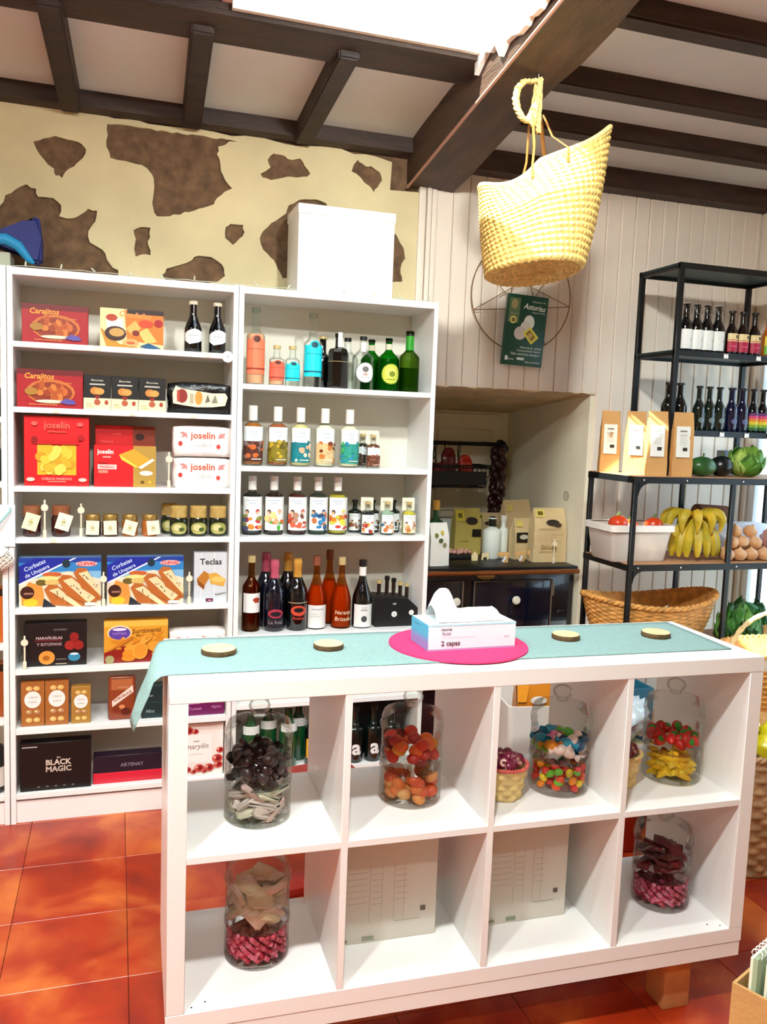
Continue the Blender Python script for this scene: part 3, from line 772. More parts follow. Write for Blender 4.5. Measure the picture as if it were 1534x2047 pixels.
t = carton('nougat_box', 'small golden nougat box with clear top beside brown cartons', 'box', 0.208, 0.277, LS[6], 0.142, 'a97a34', hz, d=0.04)
bar = [('r', 0.08, 0.70, 0.92, 0.96, 'b0653a'), ('p', [(0.12, 0.30), (0.10, 0.44), (0.92, 0.80), (0.96, 0.64)], 'ead8c8'), ('t', 'KOKORUCA', 0.53, 0.55, 0.80, '8c2a18', 30, 0.1, 0.03), ('e', 0.28, 0.24, 0.16, 0.08, '7a2c14'), ('e', 0.66, 0.18, 0.2, 0.09, '5a1c0e'), ('e', 0.5, 0.30, 0.12, 0.05, 'd98a58'), ('t', 'crujiente', 0.54, 0.76, 0.4, 'd8a080')]
t = empty('chocolate_bar', (0.39, 0.035, LS[6]), 0, 'reddish brown wrapped chocolate bar standing upright with white diagonal lettering', 'chocolate')
box('wrapper', -0.05, 0.05, 0, 0.022, 0, 0.173, mat('brown_foil', '8c3f22', 0.28, bump=0.2, bscale=30), t, 0.010, 3)
art(t, bar, 0.092, 0.165, on_front(-0.046, -0.0005, 0.004))
carton('mint_box', 'dark green chocolate carton beside the brown bar', 'box', 0.462, 0.562, LS[6], 0.128, '0f2a2c', [('t', 'After', 0.3, 0.7, 0.3, '8fa6a2', 0, 0.3), ('t', 'Mint', 0.32, 0.22, 0.34, '8fa6a2', 0, 0.3), ('r', 0, 0.48, 1, 0.5, '27504f')], y=0.035)
carton('chocolate_box', 'low purple chocolate carton beside the dark green one', 'box', 0.632, 0.777, LS[6], 0.062, '6c1250', [('r', 0.04, 0.76, 0.34, 0.86, 'd9a8cc'), ('t', 'Turkish', 0.22, 0.45, 0.34, 'c486b4', 0, 0.1), ('t', 'Nights', 0.78, 0.5, 0.26, 'c486b4', 0, 0.3), ('r', 0.88, 0.78, 0.96, 0.9, 'd9a8cc')], y=0.03)
carton('chocolate_box', 'large black chocolate box with silver lettering on the bottom shelf', 'box', 0.030, 0.279, LS[7], 0.185, '060607', [('t', 'BLACK', 0.54, 0.58, 0.36, 'd8c8b8', 0, 0, 0.03), ('t', 'MAGIC', 0.54, 0.44, 0.36, 'c8b8a8', 0, 0, 0.03), ('t', 'the', 0.54, 0.68, 0.06, 'c8b8a8'), ('r', 0.03, 0.91, 0.24, 0.935, 'a8a8ac')] + [('e', 0.26 + 0.12 * i, 0.085, 0.02, 0.012, '8c8c88') for i in range(5)], y=0.02, d=0.05)
t = carton('chocolate_box', 'long dark purple chocolate box with a bright red lower tray', 'box', 0.287, 0.540, LS[7], 0.108, '1a0d20', [('t', 'ARTENAY', 0.56, 0.64, 0.34, '8a7f94')], y=0.035)
box('lower_tray', -0.1275, 0.1275, -0.002, 0.057, 0, 0.042, mat('bright_red_card', 'd11c34', 0.4), t, 0.002)
wh = [('r', 0.0, 0.25, 0.72, 0.80, 'fbf6f2'), ('t', 'marylin', 0.36, 0.56, 0.56, '9a8884', 0, 0.35), ('r', 0.28, 0.66, 0.42, 0.68, 'a89490'), ('r', 0.2, 0.42, 0.5, 0.43, 'd8c8c4')]
for cx, cy, rr in ((0.16, 0.88, 0.12), (0.32, 0.86, 0.08), (0.86, 0.32, 0.13), (0.92, 0.48, 0.09), (0.88, 0.20, 0.11), (0.14, 0.14, 0.09), (0.42, 0.16, 0.12), (0.66, 0.16, 0.12), (0.28, 0.10, 0.07), (0.54, 0.10, 0.06)):
    wh += [('e', cx, cy, rr, rr * 0.62, 'c8544a'), ('e', cx + 0.02, cy, rr * 0.55, rr * 0.4, '8e1418'), ('e', cx - rr * 0.5, cy + 0.02, rr * 0.3, rr * 0.2, 'e8a890')]
carton('sweets_box', 'white carton with red fruits on the bottom shelf', 'box', 0.615, 0.776, LS[7], 0.212, 'f4ece6', wh, y=0.03)

# ------------------------------------------------------------------ price sticks and tags
STICK = mat('birch_stick', 'f0e0c4', 0.6)
def price_stick(x, y, z, h, label):
    t = empty('price_stick', (x, y, z), 0, label, 'price tag', 'wooden price sticks')
    box('base_clip', -0.006, 0.006, -0.004, 0.008, 0, 0.028, STICK, t, 0.001)
    box('stick', -0.003, 0.003, -0.001, 0.002, 0.02, h, STICK, t, 0.001)
    bm = bmesh.new()
    bm_lathe(bm, [(0.0125, 0), (0.0125, 0.003)], 20)
    bmesh.ops.transform(bm, matrix=Matrix.Translation((0, -0.002, h * 0.80)) @ Matrix.Rotation(PI / 2, 4, 'X'), verts=bm.verts)
    from_bm('disc', bm, STICK, t)
    return t
price_stick(0.553, 0.006, LS[2], 0.135, 'wooden price stick beside the stacked white cake packets')
price_stick(0.120, 0.006, LS[3], 0.137, 'wooden price stick between two dark jam jars')
price_stick(0.242, 0.05, LS[3], 0.12, 'wooden price stick behind the small honey jars')
price_stick(0.322, 0.012, LS[4], 0.13, 'wooden price stick between the two blue pastry cartons')
price_stick(0.634, 0.012, LS[4], 0.125, 'wooden price stick beside the silver grey carton')
price_stick(0.050, 0.008, LS[5], 0.125, 'wooden price stick in front of the black biscuit carton')
t = empty('round_tag', (0.762, -0.002, LS[0] - 0.012), 0, 'round white price tag clipped on the top shelf edge', 'price tag')
bm = bmesh.new(); bm_lathe(bm, [(0.021, 0), (0.021, 0.002)], 24)
bmesh.ops.transform(bm, matrix=Matrix.Rotation(PI / 2, 4, 'X'), verts=bm.verts)
from_bm('disc', bm, mat('tag_white', 'f4f6f4', 0.5), t)
art(t, [('t', '2', 0.5, 0.55, 0.12, '5a6a80'), ('t', '60', 0.56, 0.5, 0.14, '5a6a80')], 0.042, 0.042, on_front(-0.021, -0.0025, -0.021), name='printed_price')
for j, (x, z) in enumerate(((0.30, LS[0]), (0.69, LS[0]), (0.16, LS[1]), (0.42, LS[1]), (0.64, LS[1]), (0.15, LS[3]))):
    tg = box('shelf_price_label', x - 0.011, x + 0.011, -0.0015, 0.0006, z - 0.017, z - 0.004, mat('label_cream', 'ece6cc', 0.6)); tag(tg, 'tiny cream price label stuck on a bookcase shelf edge', 'price tag', 'shelf edge price labels')

# ------------------------------------------------------------------ jam jars
def jar_small(x, y, z, r, h, glassm, lid, lidm, label, group, tagcol=None, tagrot=0.0, tagsz=(0.05, 0.06), wrap=None, tagz=0.5, tagx=0.0):
    t = empty('jam_jar', (x, y, z), 0, label, 'jar', group)
    hl = h * (1 - lid)
    lathe('jar_body', [(r * 0.9, 0), (r, 0.006), (r, hl * 0.82), (r * 0.86, hl * 0.97), (r * 0.84, hl)], glassm, t, 20)
    lathe('lid', [(r * 0.93, hl - 0.002), (r * 0.93, h - 0.003), (r * 0.86, h)], lidm, t, 24)
    if tagcol:
        w, hh = tagsz
        g = box('hang_tag', -w / 2, w / 2, -0.001, 0.001, -hh / 2, hh / 2, mat('tag_' + tagcol, tagcol, 0.6), t)
        g.location = (tagx, -r - 0.003, h * tagz); g.rotation_euler = (R(-6), R(tagrot), 0)
        art(g, [('r', 0.35, 0.62, 0.6, 0.66, 'a8a084'), ('e', 0.5, 0.48, 0.16, 0.10, 'b8b070'), ('r', 0.3, 0.28, 0.66, 0.31, '8a8a78')], w, hh, on_front(-w / 2, -0.001, -hh / 2), name='printed_tag')
    if wrap:
        W = r * 2.2
        art(t, wrap, W, hl * 0.66, on_cyl(r + 0.0005, W, hl * 0.10), cut=0.008, name='printed_label')
    return t
DARKJ = mat('dark_jam', '3a1410', 0.12, coat=0.5)
LIDC = mat('cloth_lid', '8a4f2c', 0.8, var=0.15, vscale=40)
jar_small(0.073, 0.055, LS[3], 0.032, 0.112, DARKJ, 0.28, LIDC, 'dark jam jar with cream tag, between the bookcase side and a price stick', 'dark jam jars with cream tags', 'efe6bc', 17)
jar_small(0.172, 0.055, LS[3], 0.034, 0.112, DARKJ, 0.28, LIDC, 'dark jam jar with cloth lid and cream tag, between two price sticks', 'dark jam jars with cream tags', 'f2ead0', 17, tagx=0.012)
AMB = mat('amber_honey', 'a4601c', 0.1, coat=0.5)
LIDG = mat('olive_gold_lid', '9a7b3e', 0.35, metal=0.5)
for x, rot, mm in ((0.283, 2, mat('dark_honey', '2e2412', 0.12, coat=0.5)), (0.345, -2, mat('brown_honey', '5c3a1a', 0.12, coat=0.5)), (0.415, 15, AMB), (0.487, -6, mat('orange_jam', 'b0642a', 0.12, coat=0.5))):
    jar_small(x, 0.05, LS[3], 0.029, 0.082, mm, 0.24, LIDG, 'small honey jar with gold lid and square paper tag', 'small honey jars in a row', 'efe6c6', rot, (0.046, 0.052), tagx=0.012 if x > 0.45 else 0.0, tagz=0.42)
olive = [('r', 0, 0, 1, 1, '1d2a12'), ('e', 0.5, 0.5, 0.46, 0.46, 'a8a85c'), ('e', 0.42, 0.55, 0.22, 0.26, 'd8d09a'), ('e', 0.62, 0.42, 0.14, 0.16, '4a5a26'), ('r', 0.2, 0.12, 0.8, 0.2, 'c8c284')]
for x, lab, y in ((0.594, 'x', 0.05), (0.668, 'x', 0.05), (0.742, 'x', 0.05), (0.565, 'y', 0.13)):
    jar_small(x, y, LS[3], 0.034, 0.115, mat('olive_dark', '191f10', 0.12, coat=0.5), 0.36, mat('gold_cloth', 'b89a54', 0.7, var=0.2, vscale=50), 'dark jar with frilled gold paper lid, standing beside the honey jars', 'dark jars with gold paper lids', wrap=olive)

# ------------------------------------------------------------------ bottles
def bottle(name, label, x, y, z, r, h, neck=0.30, nr=0.4, glassm=CLEAR, liquid=None, fill=0.75, cap=None, cap_h=0.1, cap_r=None, labels=(), group=None, shoulder=0.10, sq=1.0, cat='bottle', cap_prof=None, foil=None):
    """labels: (z0, z1, span, shapes) as fractions of height / radians"""
    t = empty(name, (x, y, z), 0, label, cat, group)
    hb = h * (1 - neck)
    nk = r * nr
    prof = [(r * 0.92, 0.0), (r, 0.005), (r, hb - h * shoulder * 0.5)]
    for i in range(1, 7):
        a = i / 6
        s = a * a * (3 - 2 * a)
        prof.append((r + (nk - r) * s, hb - h * shoulder * 0.5 + h * shoulder * (1.0 + 0.0) * a))
    prof += [(nk * 0.96, h * 0.96), (nk * 1.12, h * 0.962), (nk * 1.12, h * 0.995), (nk, h)]
    lathe('bottle_glass', prof, glassm, t, 24)
    if liquid is not None:
        zl = h * fill
        lp = [(r * 0.90, 0.006), (r * 0.955, 0.010)]
        for q in prof[2:]:
            if q[1] < zl: lp.append((q[0] * 0.94, q[1]))
        lp.append((lp[-1][0] * 0.98, zl))
        lathe('liquid', lp, liquid, t, 24)
    if cap is not None:
        cr = cap_r or nk * 1.25
        if cap_prof: pr = [(cr * a, h * b) for a, b in cap_prof]
        else: pr = [(cr, h * (1 - cap_h)), (cr, h * 1.004), (cr * 0.9, h * 1.01)]
        lathe('cap', pr, cap, t, 18)
    for (z0, z1, span, sh) in labels:
        W = r * span
        art(t, sh, W, h * (z1 - z0), on_cyl(r + 0.0006, W, h * z0), cut=0.006, name='printed_label')
    return t
WCAP = mat('white_capsule', 'f2f0ea', 0.4)
BCAP = mat('black_cap', '0c0c0c', 0.4)
GCAP = mat('gold_cap', 'd8c48a', 0.35, metal=0.4)
def disc_label(c, dark, band):
    return [('r', 0, 0, 1, 0.86, c), ('e', 0.5, 0.86, 0.22, 0.13, c), ('e', 0.5, 0.87, 0.15, 0.085, dark), ('r', 0.1, 0.62, 0.9, 0.63, band), ('r', 0, 0.115, 1, 0.155, band)]
z = RS[0]
OR, OD, BLU, BD2 = 'f5805a', '5a2a20', '18dcec', '0c4a5c'
bottle('spirit_bottle', 'tall clear bottle with coral orange label and glass stopper', 0.880, 0.09, z, 0.036, 0.295, 0.32, 0.42, CLEAR, mat('coral_liquid', 'eab48a', 0.2), 0.66, glass('stopper_glass', 'f4f8f6'), 0.06, 0.017, [(0.14, 0.66, 2.5, disc_label(OR, OD, '9c3020'))])
bottle('spirit_bottle', 'small clear bottle with coral orange label', 0.962, 0.075, z, 0.030, 0.155, 0.30, 0.42, CLEAR, mat('coral_liquid', 'eab48a', 0.2), 0.6, GCAP, 0.08, 0.015, [(0.14, 0.64, 2.6, disc_label('f2684e', OD, '8c2418'))])
bottle('spirit_bottle', 'small clear bottle with bright turquoise label', 1.024, 0.075, z, 0.029, 0.157, 0.30, 0.42, CLEAR, None, 0.6, GCAP, 0.08, 0.015, [(0.14, 0.62, 2.6, disc_label(BLU, BD2, '0c6070'))])
bottle('spirit_bottle', 'tall clear bottle with bright turquoise label and glass stopper', 1.108, 0.09, z, 0.037, 0.29, 0.36, 0.40, CLEAR, None, 0.6, MATS['stopper_glass'], 0.06, 0.018, [(0.15, 0.64, 2.5, disc_label(BLU, BD2, '0c5a70'))])
BLKG = mat('black_glass', '07080a', 0.08, coat=0.6)
DGRN = mat('dark_green_glass', '0d1a14', 0.08, coat=0.6)
bottle('spirit_bottle', 'black bottle with gold top behind a black faceted bottle', 1.166, 0.165, z, 0.033, 0.21, 0.34, 0.44, BLKG, cap=GCAP, cap_h=0.04)
t = empty('spirit_bottle', (1.213, 0.085, z), 0, 'squat black faceted bottle with white seal over its neck', 'bottle')
lathe('bottle_glass', [(0.040, 0), (0.042, 0.008), (0.042, 0.145), (0.036, 0.158), (0.015, 0.166), (0.014, 0.205), (0.017, 0.207), (0.017, 0.22)], BLKG, t, 8, angle=R(20))
box('seal', -0.008, 0.010, -0.0195, 0.0195, 0.165, 0.223, WCAP, t, 0.002)
tube('gold_band', [(0.0425 * math.cos(a), 0.0425 * math.sin(a), 0.108) for a in [2 * PI * i / 8 for i in range(8)]], 0.001, GCAP, t, 6, True)
skull = [('e', 0.5, 0.5, 0.5, 0.5, '3a443c'), ('e', 0.5, 0.5, 0.47, 0.47, 'eef2ee'), ('e', 0.5, 0.66, 0.16, 0.14, '6a6a66'), ('e', 0.5, 0.42, 0.12, 0.08, 'c4a8a0'), ('r', 0.25, 0.25, 0.75, 0.27, '9a9a96')]
lemon = [('e', 0.5, 0.5, 0.5, 0.5, '8aa024'), ('e', 0.5, 0.5, 0.46, 0.46, 'c8d04a'), ('e', 0.5, 0.55, 0.28, 0.24, 'e4dc6a'), ('e', 0.55, 0.5, 0.16, 0.14, '7c8c24'), ('r', 0.28, 0.22, 0.72, 0.25, '5a6a1c')]
STRIP = mat('neck_strip', 'd8d2b8', 0.6)
def round_gin(x, y, label, gm, lq, lab, strip, grp):
    t = bottle('spirit_bottle', label, x, y, z, 0.044, 0.212, 0.30, 0.30, gm, lq, 0.62, BCAP, 0.06, 0.0145, [(0.13, 0.52, 1.9, lab)] if lab else (), grp, 0.20)
    lathe('neck_label', [(0.0140, 0.152), (0.0140, 0.19)], strip, t, 16, cap0=False, cap1=False)
    return t
GRNG = glass('green_glass', '3fae3c', 0.8)
LGRN = mat('green_liqueur', '2f8f2a', 0.1, coat=0.4)
round_gin(1.272, 0.17, 'clear round bottle with black cap, behind the white-label one', CLEAR, None, None, mat('neck_white', 'e8e8e0', 0.6), 'round gin bottles')
round_gin(1.312, 0.075, 'clear round bottle with round white label and black cap', CLEAR, None, skull, MATS['neck_white'], 'round gin bottles')
round_gin(1.375, 0.17, 'green round bottle with black cap, behind the lemon-label one', GRNG, LGRN, None, STRIP, 'round gin bottles')
round_gin(1.420, 0.075, 'green round bottle with yellow lemon label and black cap', GRNG, LGRN, lemon, STRIP, 'round gin bottles')
t = bottle('spirit_bottle', 'green-necked ribbed bottle with black cap beside the bookcase side', 1.513, 0.085, z, 0.042, 0.247, 0.36, 0.38, glass('olive_glass', '8fae5a', 0.9), mat('olive_liqueur', '3f6a1e', 0.12, coat=0.4), 0.40, BCAP, 0.07, 0.0175, shoulder=0.14)
lathe('neck_sleeve', [(0.0172, 0.165), (0.0172, 0.229)], mat('sleeve_green', '2c9a2a', 0.35), t, 18)

for x in (0.640, 0.730):
    t = bottle('swing_top_bottle', 'black swing-top bottle with white wavy label on the top shelf', x, 0.07, LS[0], 0.0325, 0.190, 0.40, 0.40, BLKG, cap=mat('stopper_cream', 'e6dcc0', 0.4), cap_h=0.06, cap_r=0.017, labels=[(0.16, 0.46, 2.4, [('p', [(0, 0.25), (0.3, 0.0), (0.7, 0.12), (1, 0.3), (1, 0.85), (0.6, 1.0), (0.3, 0.92), (0, 0.7)], 'eef2f2'), ('r', 0.25, 0.55, 0.7, 0.6, 'b0b8bc')])], group='swing-top bottles on the top shelf', shoulder=0.34)
    tube('seal_strip', [(0.0, -0.0155, 0.192), (0.0, -0.0175, 0.165), (0.0, -0.0175, 0.14), (0.0, -0.0225, 0.118)], 0.007, mat('strip_white', 'e4e2e8', 0.5), t, 6, flat=0.2)

def cream_label(c1, c2, c3, seed, base='1c1c1c'):
    r = random.Random(seed)
    o = [('r', 0, 0.58, 1, 1, 'eef4f4'), ('r', 0, 0.0, 1, 0.58, c1), ('t', 'Crema', 0.45, 0.86, 0.32, '9ab0c0', 0, 0.2), ('t', 'licor', 0.5, 0.76, 0.22, '9ab0c0')]
    for i in range(20):
        o.append(('e', r.uniform(0.06, 0.94), r.uniform(0.05, 0.60), r.uniform(0.04, 0.12), r.uniform(0.03, 0.08), r.choice([c1, c2, c3]), r.uniform(0, 180)))
    o.append(('r', 0.4, 0.06, 0.8, 0.085, 'f0e4d8'))
    return o
rows = [(0.877, ('5a2c22', 'd0662c', '8a7a78'), 'a8641c', 'brown cream liqueur bottle with orange and grey label'), (0.975, ('8a7a1c', 'c8aa30', '6a5a12'), 'a4582a', 'brown cream liqueur bottle with olive gold label'),
        (1.067, ('10828e', 'e8b48c', 'f0d8c0'), 'd8cc8c', 'pale cream liqueur bottle with teal and peach label'), (1.167, ('e8c690', 'c8742c', '7a3414'), 'f0e8c8', 'pale cream liqueur bottle with yellow and brown label'), (1.270, ('2c9c8c', '46b464', '2a8cb0'), 'eee6c0', 'pale cream liqueur bottle with turquoise and green label')]
for i, (x, cs, lq, lab) in enumerate(rows):
    bottle('liqueur_bottle', lab, x, 0.09, RS[1], 0.0395, 0.231, 0.30, 0.36, CLEAR, mat('cream_' + lq, lq, 0.25, coat=0.4), 0.72, WCAP, 0.24, 0.0175, [(0.07, 0.66, 2.4, cream_label(*cs, i))], 'liqueur bottles with white capsules')
def mini(x, y, z, label, lq, sh, grp, back=True):
    t = bottle('mini_bottle', label, x, y, z, 0.0285, 0.135, 0.30, 0.36, CLEAR, lq, 0.72, GCAP, 0.07, 0.012, [(0.06, 0.62, 2.4, sh)], grp)
    g = box('neck_card', -0.026, 0.028, 0.016, 0.018, 0.098, 0.152, mat('neck_card', 'ece8d4', 0.6), t)
    art(g, [('r', 0.15, 0.7, 0.6, 0.73, 'b0aca0'), ('r', 0.15, 0.6, 0.5, 0.63, 'b0aca0')], 0.054, 0.054, on_front(-0.026, 0.0155, 0.098), name='printed_card')
mini(1.367, 0.07, RS[1], 'miniature brown liqueur bottle with white neck card', mat('brown_liq', '6a3a24', 0.15, coat=0.4), cream_label('6e3e2a', 'b06a48', '8c5a44', 7), 'miniature liqueur bottles')
mini(1.345, 0.15, RS[1], 'dark miniature bottle standing behind the brown miniature', mat('dark_liq', '20241c', 0.15, coat=0.4), cream_label('3a2c22', '584434', '6a5444', 8), 'miniature liqueur bottles')
def fig_label(cols, seed):
    r = random.Random(seed)
    o = [('r', 0, 0, 1, 1, 'f0f2f0'), ('r', 0.16, 0.88, 0.66, 0.90, 'a8bcd0'), ('r', 0.3, 0.80, 0.6, 0.82, 'a8bcd0')]
    for i in range(12):
        o.append(('e', r.uniform(0.05, 0.85), r.uniform(0.05, 0.48), r.uniform(0.05, 0.14), r.uniform(0.05, 0.13), r.choice(cols), r.uniform(60, 120)))
    o += [('e', 0.24, 0.56, 0.08, 0.065, '3a2018'), ('e', 0.23, 0.53, 0.055, 0.05, 'e8b890'), ('e', 0.66, 0.58, 0.08, 0.06, cols[0]), ('e', 0.66, 0.54, 0.05, 0.045, 'ecc4a0')]
    return o
rows = [(0.880, '0c1210', ['c02a2c', '4a4a6a', '8a8a3a', 'd8862c'], 'dark liqueur bottle with two figures in red and olive on its label'), (0.967, '2a120c', ['e8a87c', '46a62c', 'd4702c', 'f0d890'], 'dark brown liqueur bottle with orange and green figures on its label'),
        (1.061, '4a1a12', ['b8442c', 'd8644a', '7c4a3c', 'b88c74'], 'reddish brown liqueur bottle with red figures on its label'), (1.147, 'c8d8d4', ['1c4c7c', '2c78b0', 'c87444', '4a9ccc'], 'clear liqueur bottle with a blue sea scene on its label'), (1.229, 'b0a424', ['e0d84a', 'c8402c', 'd88a2c', 'c8cc3a'], 'yellow liqueur bottle with red and yellow label')]
for i, (x, lq, cs, lab) in enumerate(rows):
    bottle('liqueur_bottle', lab, x, 0.09, RS[2], 0.0395, 0.230, 0.30, 0.36, CLEAR, mat('liq_' + lq, lq, 0.1, coat=0.5) if i != 3 else glass('pale_liquid', 'dcece8', 0.4), 0.70, WCAP, 0.23, 0.0165, [(0.08, 0.66, 2.4, fig_label(cs, 20 + i))], 'liqueur bottles with white capsules')
for i, (x, lq, cs, lab) in enumerate(((1.352, '0d1210', ['c0402c', 'd89c3c', '8a2c2c'], 'miniature dark bottle with white neck card and red figures'), (1.437, '9cb8a0', ['c8743c', '2c6ca0', 'e0b080'], 'miniature pale bottle with white neck card and blue figure'), (1.532, 'c4b83a', ['d89c5c', 'b8643c', 'e8d8a0'], 'miniature yellow bottle with white neck card'))):
    mini(x, 0.065, RS[2], lab, mat('liq_' + lq, lq, 0.12, coat=0.5), fig_label(cs, 40 + i), 'miniature liqueur bottles')
for i, x in enumerate((1.318, 1.395, 1.487)):
    bottle('mini_bottle', 'dark miniature bottle half hidden behind the front miniatures', x, 0.14, RS[2], 0.0285, 0.135, 0.30, 0.36, DGRN, cap=BCAP, cap_h=0.07, group='miniature bottles in the second row', labels=[(0.08, 0.6, 2.4, fig_label(['6a4a34', '3a4a3a', '8a5a3a'], 60 + i))])

# wine row
zW = RS[3]
def wine(label, x, y, gm, r=0.040, h=0.295, liquid=None, cap=None, cap_h=0.12, labels=(), grp='wine bottles on the lower shelf', shoulder=0.30, nr=0.36, neck=0.34, capr=None, fill=0.6, name='wine_bottle'):
    return bottle(name, label, x, y, zW, r, h, neck, nr, gm, liquid, fill, cap, cap_h, capr, labels, grp, shoulder)
wine('rose wine bottle with white label and red emblem at the shelf end', 0.882, 0.08, glass('amber_clear', 'd8b078', 0.8), 0.036, 0.30, mat('dark_rose_wine', '4a0f0c', 0.1, coat=0.5), GCAP, 0.08, [(0.26, 0.52, 2.2, [('r', 0, 0, 1, 1, 'f2eeea'), ('e', 0.72, 0.66, 0.2, 0.12, 'a83420'), ('r', 0.6, 0.5, 0.9, 0.56, 'c45a3a')])], shoulder=0.16, fill=0.72)
PFOIL = mat('pink_foil', 'd0607c', 0.32, metal=0.35)
GFOIL = mat('gold_foil', 'e0a84a', 0.32, metal=0.45)
NAVYG = mat('navy_glass', '0a0c1c', 0.07, coat=0.6)
def cava(label, x, y, gm, foil, sh, h=0.295):
    t = wine(label, x, y, gm, 0.043, h, None, None, 0, sh, 'sparkling wine bottles', 0.30, 0.36, 0.34)
    lathe('foil_capsule', [(0.0245, h * 0.615), (0.0190, h * 0.74), (0.0165, h * 0.86), (0.0185, h * 0.885), (0.0185, h * 0.975), (0.0165, h * 1.005)], foil, t, 20)
    return t
eye = [('r', 0.1, 0.0, 0.9, 0.55, '1a1620'), ('e', 0.5, 0.72, 0.34, 0.22, 'b03048'), ('e', 0.5, 0.70, 0.24, 0.12, '1a1620'), ('t', 'La Real', 0.5, 0.3, 0.6, '8a7c88')]
cava('sparkling wine bottle with pink foil neck, standing in front of its twin', 0.975, 0.075, NAVYG, PFOIL, [(0.05, 0.34, 2.2, eye)], 0.285)
cava('sparkling wine bottle with pink foil neck, standing behind its twin', 0.955, 0.165, NAVYG, PFOIL, (), 0.30)
flow = [('r', 0, 0.86, 1, 0.90, 'a89a80'), ('e', 0.5, 0.55, 0.36, 0.22, 'd04a34'), ('e', 0.5, 0.58, 0.22, 0.10, '0a0a0c'), ('t', 'Avalon', 0.5, 0.25, 0.6, 'c04030', 0, 0.3)]
cava('sparkling wine bottle with gold foil neck, standing in front of its twin', 1.068, 0.075, BLKG, GFOIL, [(0.10, 0.44, 2.2, flow)], 0.288)
cava('sparkling wine bottle with gold foil neck, standing behind its twin', 1.047, 0.165, BLKG, GFOIL, (), 0.30)
ORW = mat('orange_wine', 'b8541a', 0.08, coat=0.5)
ORG = glass('amber_glass', 'e8b478', 0.9)
CORK = mat('brown_capsule', '8a4a34', 0.5)
wine('orange wine bottle with white label and brown capsule', 1.150, 0.085, ORG, 0.041, 0.295, ORW, CORK, 0.12, [(0.02, 0.34, 2.2, [('r', 0, 0, 1, 1, 'eceae6'), ('r', 0.2, 0.8, 0.8, 0.84, '9aa4b4'), ('r', 0.15, 0.6, 0.5, 0.62, 'b0b4bc'), ('r', 0.15, 0.5, 0.6, 0.52, 'b0b4bc')])], 'orange wine bottles', 0.42, 0.30, 0.42)
wine('orange wine bottle with printed glass and gold cork', 1.255, 0.080, ORG, 0.041, 0.290, ORW, GCAP, 0.10, [(0.06, 0.30, 2.2, [('t', 'Naranja', 0.5, 0.7, 0.8, 'f0c8a0', 0, 0.2), ('t', 'Brisado', 0.5, 0.35, 0.8, 'f0c8a0', 0, 0.2)])], 'orange wine bottles', 0.42, 0.30, 0.42)
wine('orange wine bottle with brown capsule, behind the printed one', 1.225, 0.17, ORG, 0.041, 0.305, ORW, CORK, 0.12, (), 'orange wine bottles', 0.42, 0.30, 0.42)
t = wine('black wine bottle with white label and white neck band', 1.343, 0.075, BLKG, 0.0415, 0.278, None, BCAP, 0.08, [(0.02, 0.36, 2.2, [('r', 0, 0, 1, 1, 'ecebe8'), ('e', 0.5, 0.36, 0.14, 0.14, '4a4a50'), ('r', 0.35, 0.72, 0.65, 0.78, 'a8a4a0'), ('r', 0.4, 0.84, 0.6, 0.87, 'a8a4a0')])], 'wine bottles on the lower shelf', 0.40, 0.32, 0.40)
lathe('neck_band', [(0.0150, 0.215), (0.0150, 0.252)], WCAP, t, 16)
# six small bottles in a black carrier
t = empty('bottle_carrier', (1.49, 0.10, zW), 0, 'black carton carrier with two round white stickers beside the wine', 'carrier')
bm = bmesh.new()
pr = [(-0.095, 0.0), (0.095, 0.0), (0.095, 0.075), (0.05, 0.115), (-0.095, 0.125)]
va = [bm.verts.new((a, -0.05, b)) for a, b in pr]; vb = [bm.verts.new((a, 0.08, b)) for a, b in pr]
bm.faces.new(va); bm.faces.new(vb[::-1])
for i in range(5): bm.faces.new((va[i], vb[i], vb[(i + 1) % 5], va[(i + 1) % 5]))
from_bm('carrier_body', bm, mat('black_card', '0a0b0d', 0.5), t)
art(t, [('e', 0.44, 0.42, 0.065, 0.10, 'e8ebe8'), ('e', 0.84, 0.46, 0.06, 0.09, 'e8ebe8'), ('r', 0.40, 0.74, 0.48, 0.80, '9a9ca0'), ('t', 'V', 0.44, 0.42, 0.05, '9aa0a0')], 0.19, 0.125, on_front(-0.095, -0.0505, 0))
for i, (dx, hh, cm) in enumerate(((-0.06, 0.185, GCAP), (-0.025, 0.20, BCAP), (0.005, 0.19, BCAP), (0.035, 0.175, GCAP), (0.065, 0.168, GCAP))):
    bottle('beer_bottle', 'small dark bottle poking out of the black carton carrier', 1.49 + dx, 0.12, zW + 0.01, 0.014, hh - 0.01, 0.45, 0.62, mat('brown_glass', '1c0f08', 0.1, coat=0.5), cap=cm, cap_h=0.08, group='small bottles in the black carrier')

# lower shelves seen through the counter
for i, (x, y) in enumerate(((0.89, 0.07), (0.97, 0.12), (1.045, 0.07), (1.10, 0.13), (1.15, 0.06))):
    o = bottle('cider_bottle', ('green cider bottle', 'green cider bottle', 'green cider bottle', 'green cider bottle', 'dark bottle with yellow and orange label')[i] + ' on the lowest shelf behind the counter', x, y, RS[5], 0.037, 0.27, 0.36, 0.38, mat('cider_green', '0f4a26', 0.08, coat=0.6) if i < 4 else BLKG, cap=(GCAP if i % 2 else WCAP), cap_h=0.09, labels=[(0.12, 0.42, 2.2, [('r', 0, 0, 1, 1, 'e0a820'), ('e', 0.5, 0.5, 0.34, 0.34, 'b8402c'), ('e', 0.5, 0.5, 0.18, 0.18, 'e8c880')])] if i == 4 else [(0.55, 0.68, 2.2, [('r', 0, 0, 1, 1, 'e6ece8')])], group='bottles on the lowest shelf', shoulder=0.26)
